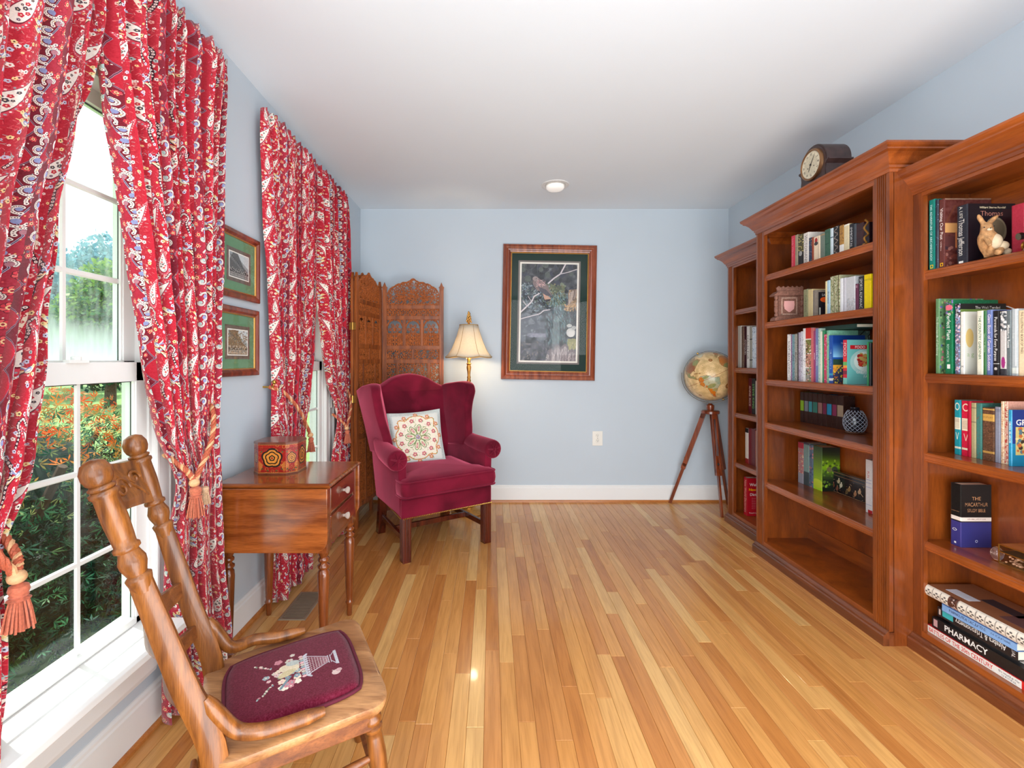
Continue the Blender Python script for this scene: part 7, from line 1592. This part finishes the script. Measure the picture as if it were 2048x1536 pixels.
def lac():
    c = Cv(520, 190, (20, 16, 16)); g = random.Random(2); c.line([(4, 6), (516, 6), (516, 184), (4, 184), (4, 6)], 3, (150, 110, 70)); c.line([(0, 34), (520, 34)], 3, (130, 96, 66))
    for x, y, col in ((90, 90, (176, 110, 60)), (130, 130, (150, 80, 50)), (200, 80, (190, 176, 140)), (230, 110, (206, 196, 170)), (180, 150, (120, 70, 50)), (330, 120, (150, 120, 70)), (400, 140, (170, 120, 80)), (450, 110, (196, 160, 120)), (60, 70, (110, 50, 50)), (300, 150, (100, 80, 50))):
        c.ell(x, y, 16, 22, col, g.random()); c.ell(x+4, y-24, 7, 7, tuple(min(255, q+40) for q in col)); c.line([(x, y), (x+g.uniform(-40, 40), y+30)], 6, col)
    for k in range(30): x, y = g.uniform(20, 500), g.uniform(50, 175); c.line([(x, y), (x+g.uniform(-20, 20), y+g.uniform(-14, 14))], 3, g.choice([(130, 90, 60), (90, 70, 50), (190, 160, 120)]))
    return c.noise(5, 2, 2)
m_blk = flat('black_lacquer', (20, 16, 16), .2, var=.1, coat=.5); m = MB(); m.box(0, .034, -.152, .152, 0, .117); m.build('box_body', m_blk, t, bevel=.001)
m = MB(); m.add([(-.0012, .152, 0), (-.0012, -.152, 0), (-.0012, -.152, .118), (-.0012, .152, .118)], [(0, 1, 2, 3)], [[(0, 0), (1, 0), (1, 1), (0, 1)]]); m.box(-.001, 0, -.152, .152, 0, .118); m.build('painted_front', printed('lacquer_figures', lac().image('lacquer_figures'), .25, coat=.4), t, fix=False)
m = MB(); m.box(-.002, .036, -.154, .154, .117, .122); m.build('lid', m_blk, t, bevel=.001)

# rabbit figurine
t = thing('rabbit_figurine', 'sitting tan and white rabbit figurine before the black biography', 'figurine', (1.808, 1.668, SS[0]+.0006), -.15)
m_rab = flat('tan_fur', (176, 130, 84), .75, var=.35, scale=90, bump=.8); m_rabw = flat('cream_fur', (206, 184, 152), .75, var=.08, scale=70, bump=.5)
k = .052
def skin(name, nodes, edges, mat, par, sub=2):
    me = bpy.data.meshes.new(name); me.from_pydata([n[0] for n in nodes], edges, []); o = bpy.data.objects.new(name, me); COL.objects.link(o); o.parent = par; me.materials.append(mat)
    sk = o.modifiers.new('skin', 'SKIN'); 
    for i, n in enumerate(nodes): me.skin_vertices[0].data[i].radius = (n[1], n[1])
    me.skin_vertices[0].data[0].use_root = True; sk.use_smooth_shade = True; s_ = o.modifiers.new('sub', 'SUBSURF'); s_.levels = s_.render_levels = sub; return o
body = [((.0, 0, .035), .030), ((-.008, -.002, .062), .027), ((-.014, -.006, .085), .021), ((-.018, -.010, .104), .019), ((-.026, -.024, .102), .010), ((.012, -.02, .018), .017), ((-.012, -.045, .011), .010), ((-.024, -.018, .066), .009), ((-.032, -.034, .045), .007), ((-.034, -.044, .036), .006), ((.032, -.004, .020), .018), ((.008, .010, .012), .016),
        ((-.026, -.006, .124), .007), ((-.034, .0, .148), .008), ((-.036, .002, .160), .003), ((-.008, -.006, .124), .007), ((.006, -.008, .142), .008), ((.016, -.012, .150), .003)]
skin('rabbit_body', body, [(0, 1), (1, 2), (2, 3), (3, 4), (0, 5), (5, 6), (2, 7), (7, 8), (8, 9), (0, 10), (0, 11), (3, 12), (12, 13), (13, 14), (3, 15), (15, 16), (16, 17)], m_rab, t)
m = MB(); m.ball((.0, -.022, .055), .020, 14, 10, (1.0, .7, 1.35)); m.ball((.022, -.018, .040), .017, 12, 8, (1.3, .8, 1)); m.ball((-.024, -.028, .097), .0065, 10, 8, (1.3, 1, .8)); m.ball((.052, .0, .022), .013, 10, 8); m.build('white_fur', m_rabw, t, smooth=True, fix=False)
m = MB(); m.ball((-.034, -.020, .107), .0022, 6, 5); m.ball((-.012, -.030, .108), .0022, 6, 5); m.ball((-.026, -.0345, .100), .002, 6, 5); m.build('eyes_and_nose', m_dark, t, fix=False)
t = thing('cannon_ornament', 'black-barrelled model cannon at the right edge on the near top shelf', 'ornament', (1.815, 1.575, SS[0]+.0006))
m = MB(); m.between((.0, .01, .055), (.11, -.02, .075), [(.012, 0), (.013, .08), (.010, .1), (.011, .5), (.014, .55), (.016, .95), (.008, 1)], 14); m.build('barrel', m_blk, t, smooth=True, autos=40)
m = MB(); m.prism([(.01, 0), (.12, 0), (.12, .05), (.09, .05), (.02, .02)], -.02, .01, lambda p, q, s: (p, s, q)); m.build('carriage', m_carv, t, bevel=.002)
for y in (-.030, .018):
    m = MB(); m.lathe([(.022, 0), (.022, .006)], 16, (.04, y, .0235), Matrix.Rotation(PI/2, 3, 'X')); m.build('wheel', m_brass, t)
# glass trinket box with shells, and a glass ball
t = thing('glass_trinket_box', 'brass-edged glass box of pink shells on the near case fourth shelf', 'box', (1.862, 1.60, SS[3]+.0006), .04)
bx0, bx1, by0, by1 = 0, .13, -.10, .085; m_cl = glass_mat('trinket_glass', (.95, .95, .92), .06)
m = MB(); m.box(bx0, bx1, by0, by1, 0, .004); m.build('base_plate', flat('brass_dark', (170, 140, 84), .35, metal=.8), t)
m = MB()
for x in (bx0, bx1):
    for y in (by0, by1): m.box(x-.0015, x+.0015, y-.0015, y+.0015, .004, .072)
for z_ in (.004, .046, .072):
    m.box(bx0-.0015, bx0+.0015, by0, by1, z_-.0015, z_+.0015); m.box(bx1-.0015, bx1+.0015, by0, by1, z_-.0015, z_+.0015); m.box(bx0, bx1, by0-.0015, by0+.0015, z_-.0015, z_+.0015); m.box(bx0, bx1, by1-.0015, by1+.0015, z_-.0015, z_+.0015)
m.build('brass_edging', m_brass, t, fix=False)
m = MB(); m.box(bx0, bx0+.001, by0, by1, .004, .072); m.box(bx0, bx1, by1-.001, by1, .004, .072); m.box(bx0, bx1, by0, by0+.001, .004, .072); m.build('glass_wall', m_cl, t)
m = MB(); m.box(bx0+.002, bx1-.002, by0+.002, by1-.002, .046, .0465); m.build('inner_tray', flat('tray_dark', (60, 50, 36), .4), t)
m = MB(); m.box(bx0, bx1, by0, by1, .071, .0735); m.build('lid', flat('orange_wood_lid', (176, 108, 60), .3, var=.15, coat=.4), t, bevel=.001)
m = MB(); g = random.Random(4)
for _ in range(150): m.ball((g.uniform(.008, .122), g.uniform(by0+.008, by1-.008), .008+g.uniform(0, .03)), g.uniform(.004, .008), 6, 4, (1, .8, .6))
m.build('shells', flat('pink_shells', (226, 170, 140), .5, var=.3, scale=90), t, kind='stuff', fix=False)
t = thing('glass_paperweight', 'clear round glass paperweight leaning against the shell box', 'paperweight', (1.882, 1.712, SS[3]+.0006))
m = MB(); m.ball((0, 0, .026), .026, 20, 14, (.7, .7, 1)); m.build('glass_ball', flat('smoky_glass', (236, 200, 190), .03, trans=.92, var=.01), t, smooth=True)
m = MB(); m.lathe([(.008, 0), (.010, .003), (.004, .006)], 12); m.build('foot', m_brass, t, smooth=True)
# white cable at the back of the near case
t = thing('white_cable', 'thin white cable curving along the back of the near bookcase', 'cable', (1.99, 1.70, 1.40))
m = MB(); m.tube(smooth_path([(1.996, 1.86, 1.33), (1.996, 1.80, 1.415), (1.996, 1.72, 1.385), (1.996, 1.60, 1.38), (1.996, 1.50, 1.405), (1.996, 1.40, 1.39)], 6), .0022, 6); m.build('cord', m_trim, t, world=True, smooth=True)

# mantel clock on the middle bookcase
ck = thing('mantel_clock', 'dark tambour mantel clock on top of the middle bookcase', 'clock', (1.655, 2.372, 2.1055))
m_ckw = flat('aged_dark_case', (62, 44, 42), .45, var=.3, scale=30, coat=.2)
def arch(r, zc, yb, zb):
    P = [(yb*1.0, 0), (yb, .010), (yb*.88, .02), (yb*.80, .045), (yb*.82, .075), (yb*.96, .092), (yb*.96, .099)]
    P = [(yb, 0), (yb, .008), (yb*.84, .022), (yb*.80, .05), (yb*.84, .078), (yb*1.0, .094), (yb*1.0, .100)]
    A_ = [(r*math.cos(a), zc+r*math.sin(a)) for a in np.linspace(-.08, PI+.08, 24)]
    return P[:]+A_+[(-p, q) for p, q in P[::-1]]
P = arch(.098, .108, .112, 0); m = MB(); m.prism(P, .004, .125, lambda p, q, s: (s, p, q)); m.build('case', m_ckw, ck, smooth=True, autos=30)
m = MB(); P3 = arch(.090, .108, .106, 0); m.prism(P3, 0, .0045, lambda p, q, s: (s, p, q)); m.build('front_board', m_ckw, ck)
Mx = Matrix.Rotation(-PI/2, 3, 'Y')
def dial():
    c = Cv(256, 256, (214, 204, 178)); c.ell(128, 128, 126, 126, (222, 212, 186)); c.ell(128, 128, 92, 92, (206, 196, 170)); c.noise(5, 6, 2)
    for k, s_ in enumerate(['XII', 'I', 'II', 'III', 'IV', 'V', 'VI', 'VII', 'VIII', 'IX', 'X', 'XI']): a = k*PI/6; c.text(s_, 128+100*math.sin(a), 128-100*math.cos(a), 17, (60, 52, 44), k*30, None, .02)
    for k in range(60): a = k*PI/30; c.ell(128+119*math.sin(a), 128-119*math.cos(a), 1.6, 1.6, (70, 60, 50))
    c.ell(170, 150, 7, 7, (60, 50, 44)); c.ell(86, 150, 7, 7, (60, 50, 44)); return c
m = MB(); n = 40; vs = [(-.0085, 0, .108)]; us = [(.5, .5)]
for j in range(n): a = 2*PI*j/n; vs.append((-.0085, -.068*math.cos(a), .108+.068*math.sin(a))); us.append((.5+.5*math.cos(a), .5+.5*math.sin(a)))
m.add(vs, [(0, 1+j, 1+(j+1) % n) for j in range(n)], [[us[0], us[1+j], us[1+(j+1) % n]] for j in range(n)]); m.build('dial', printed('clock_dial', dial().image('clock_dial'), .4), ck, fix=False)
m = MB(); m.lathe([(.066, 0), (.067, .010), (.072, .014), (.078, .010), (.080, 0)], 40, (0, 0, .108), Mx, False); m.build('bezel', flat('tarnished_bezel', (150, 110, 76), .3, metal=.8, var=.15), ck, smooth=True)
for ang, L_, w_ in ((32, .052, .0022), (206, .036, .003)):
    a = math.radians(ang); m = MB(); dy, dz = -math.sin(a), math.cos(a); m.prism([(-w_, -.006), (w_, -.006), (w_*.4, L_), (-w_*.4, L_)], -.0105, -.0098, lambda p, q, s: (s, p*dz+q*dy, .108+q*dz-p*dy)); m.build('hand', m_dark, ck)
m = MB(); m.ball((-.0105, 0, .108), .005, 10, 6); m.build('hub', m_dark, ck, smooth=True)
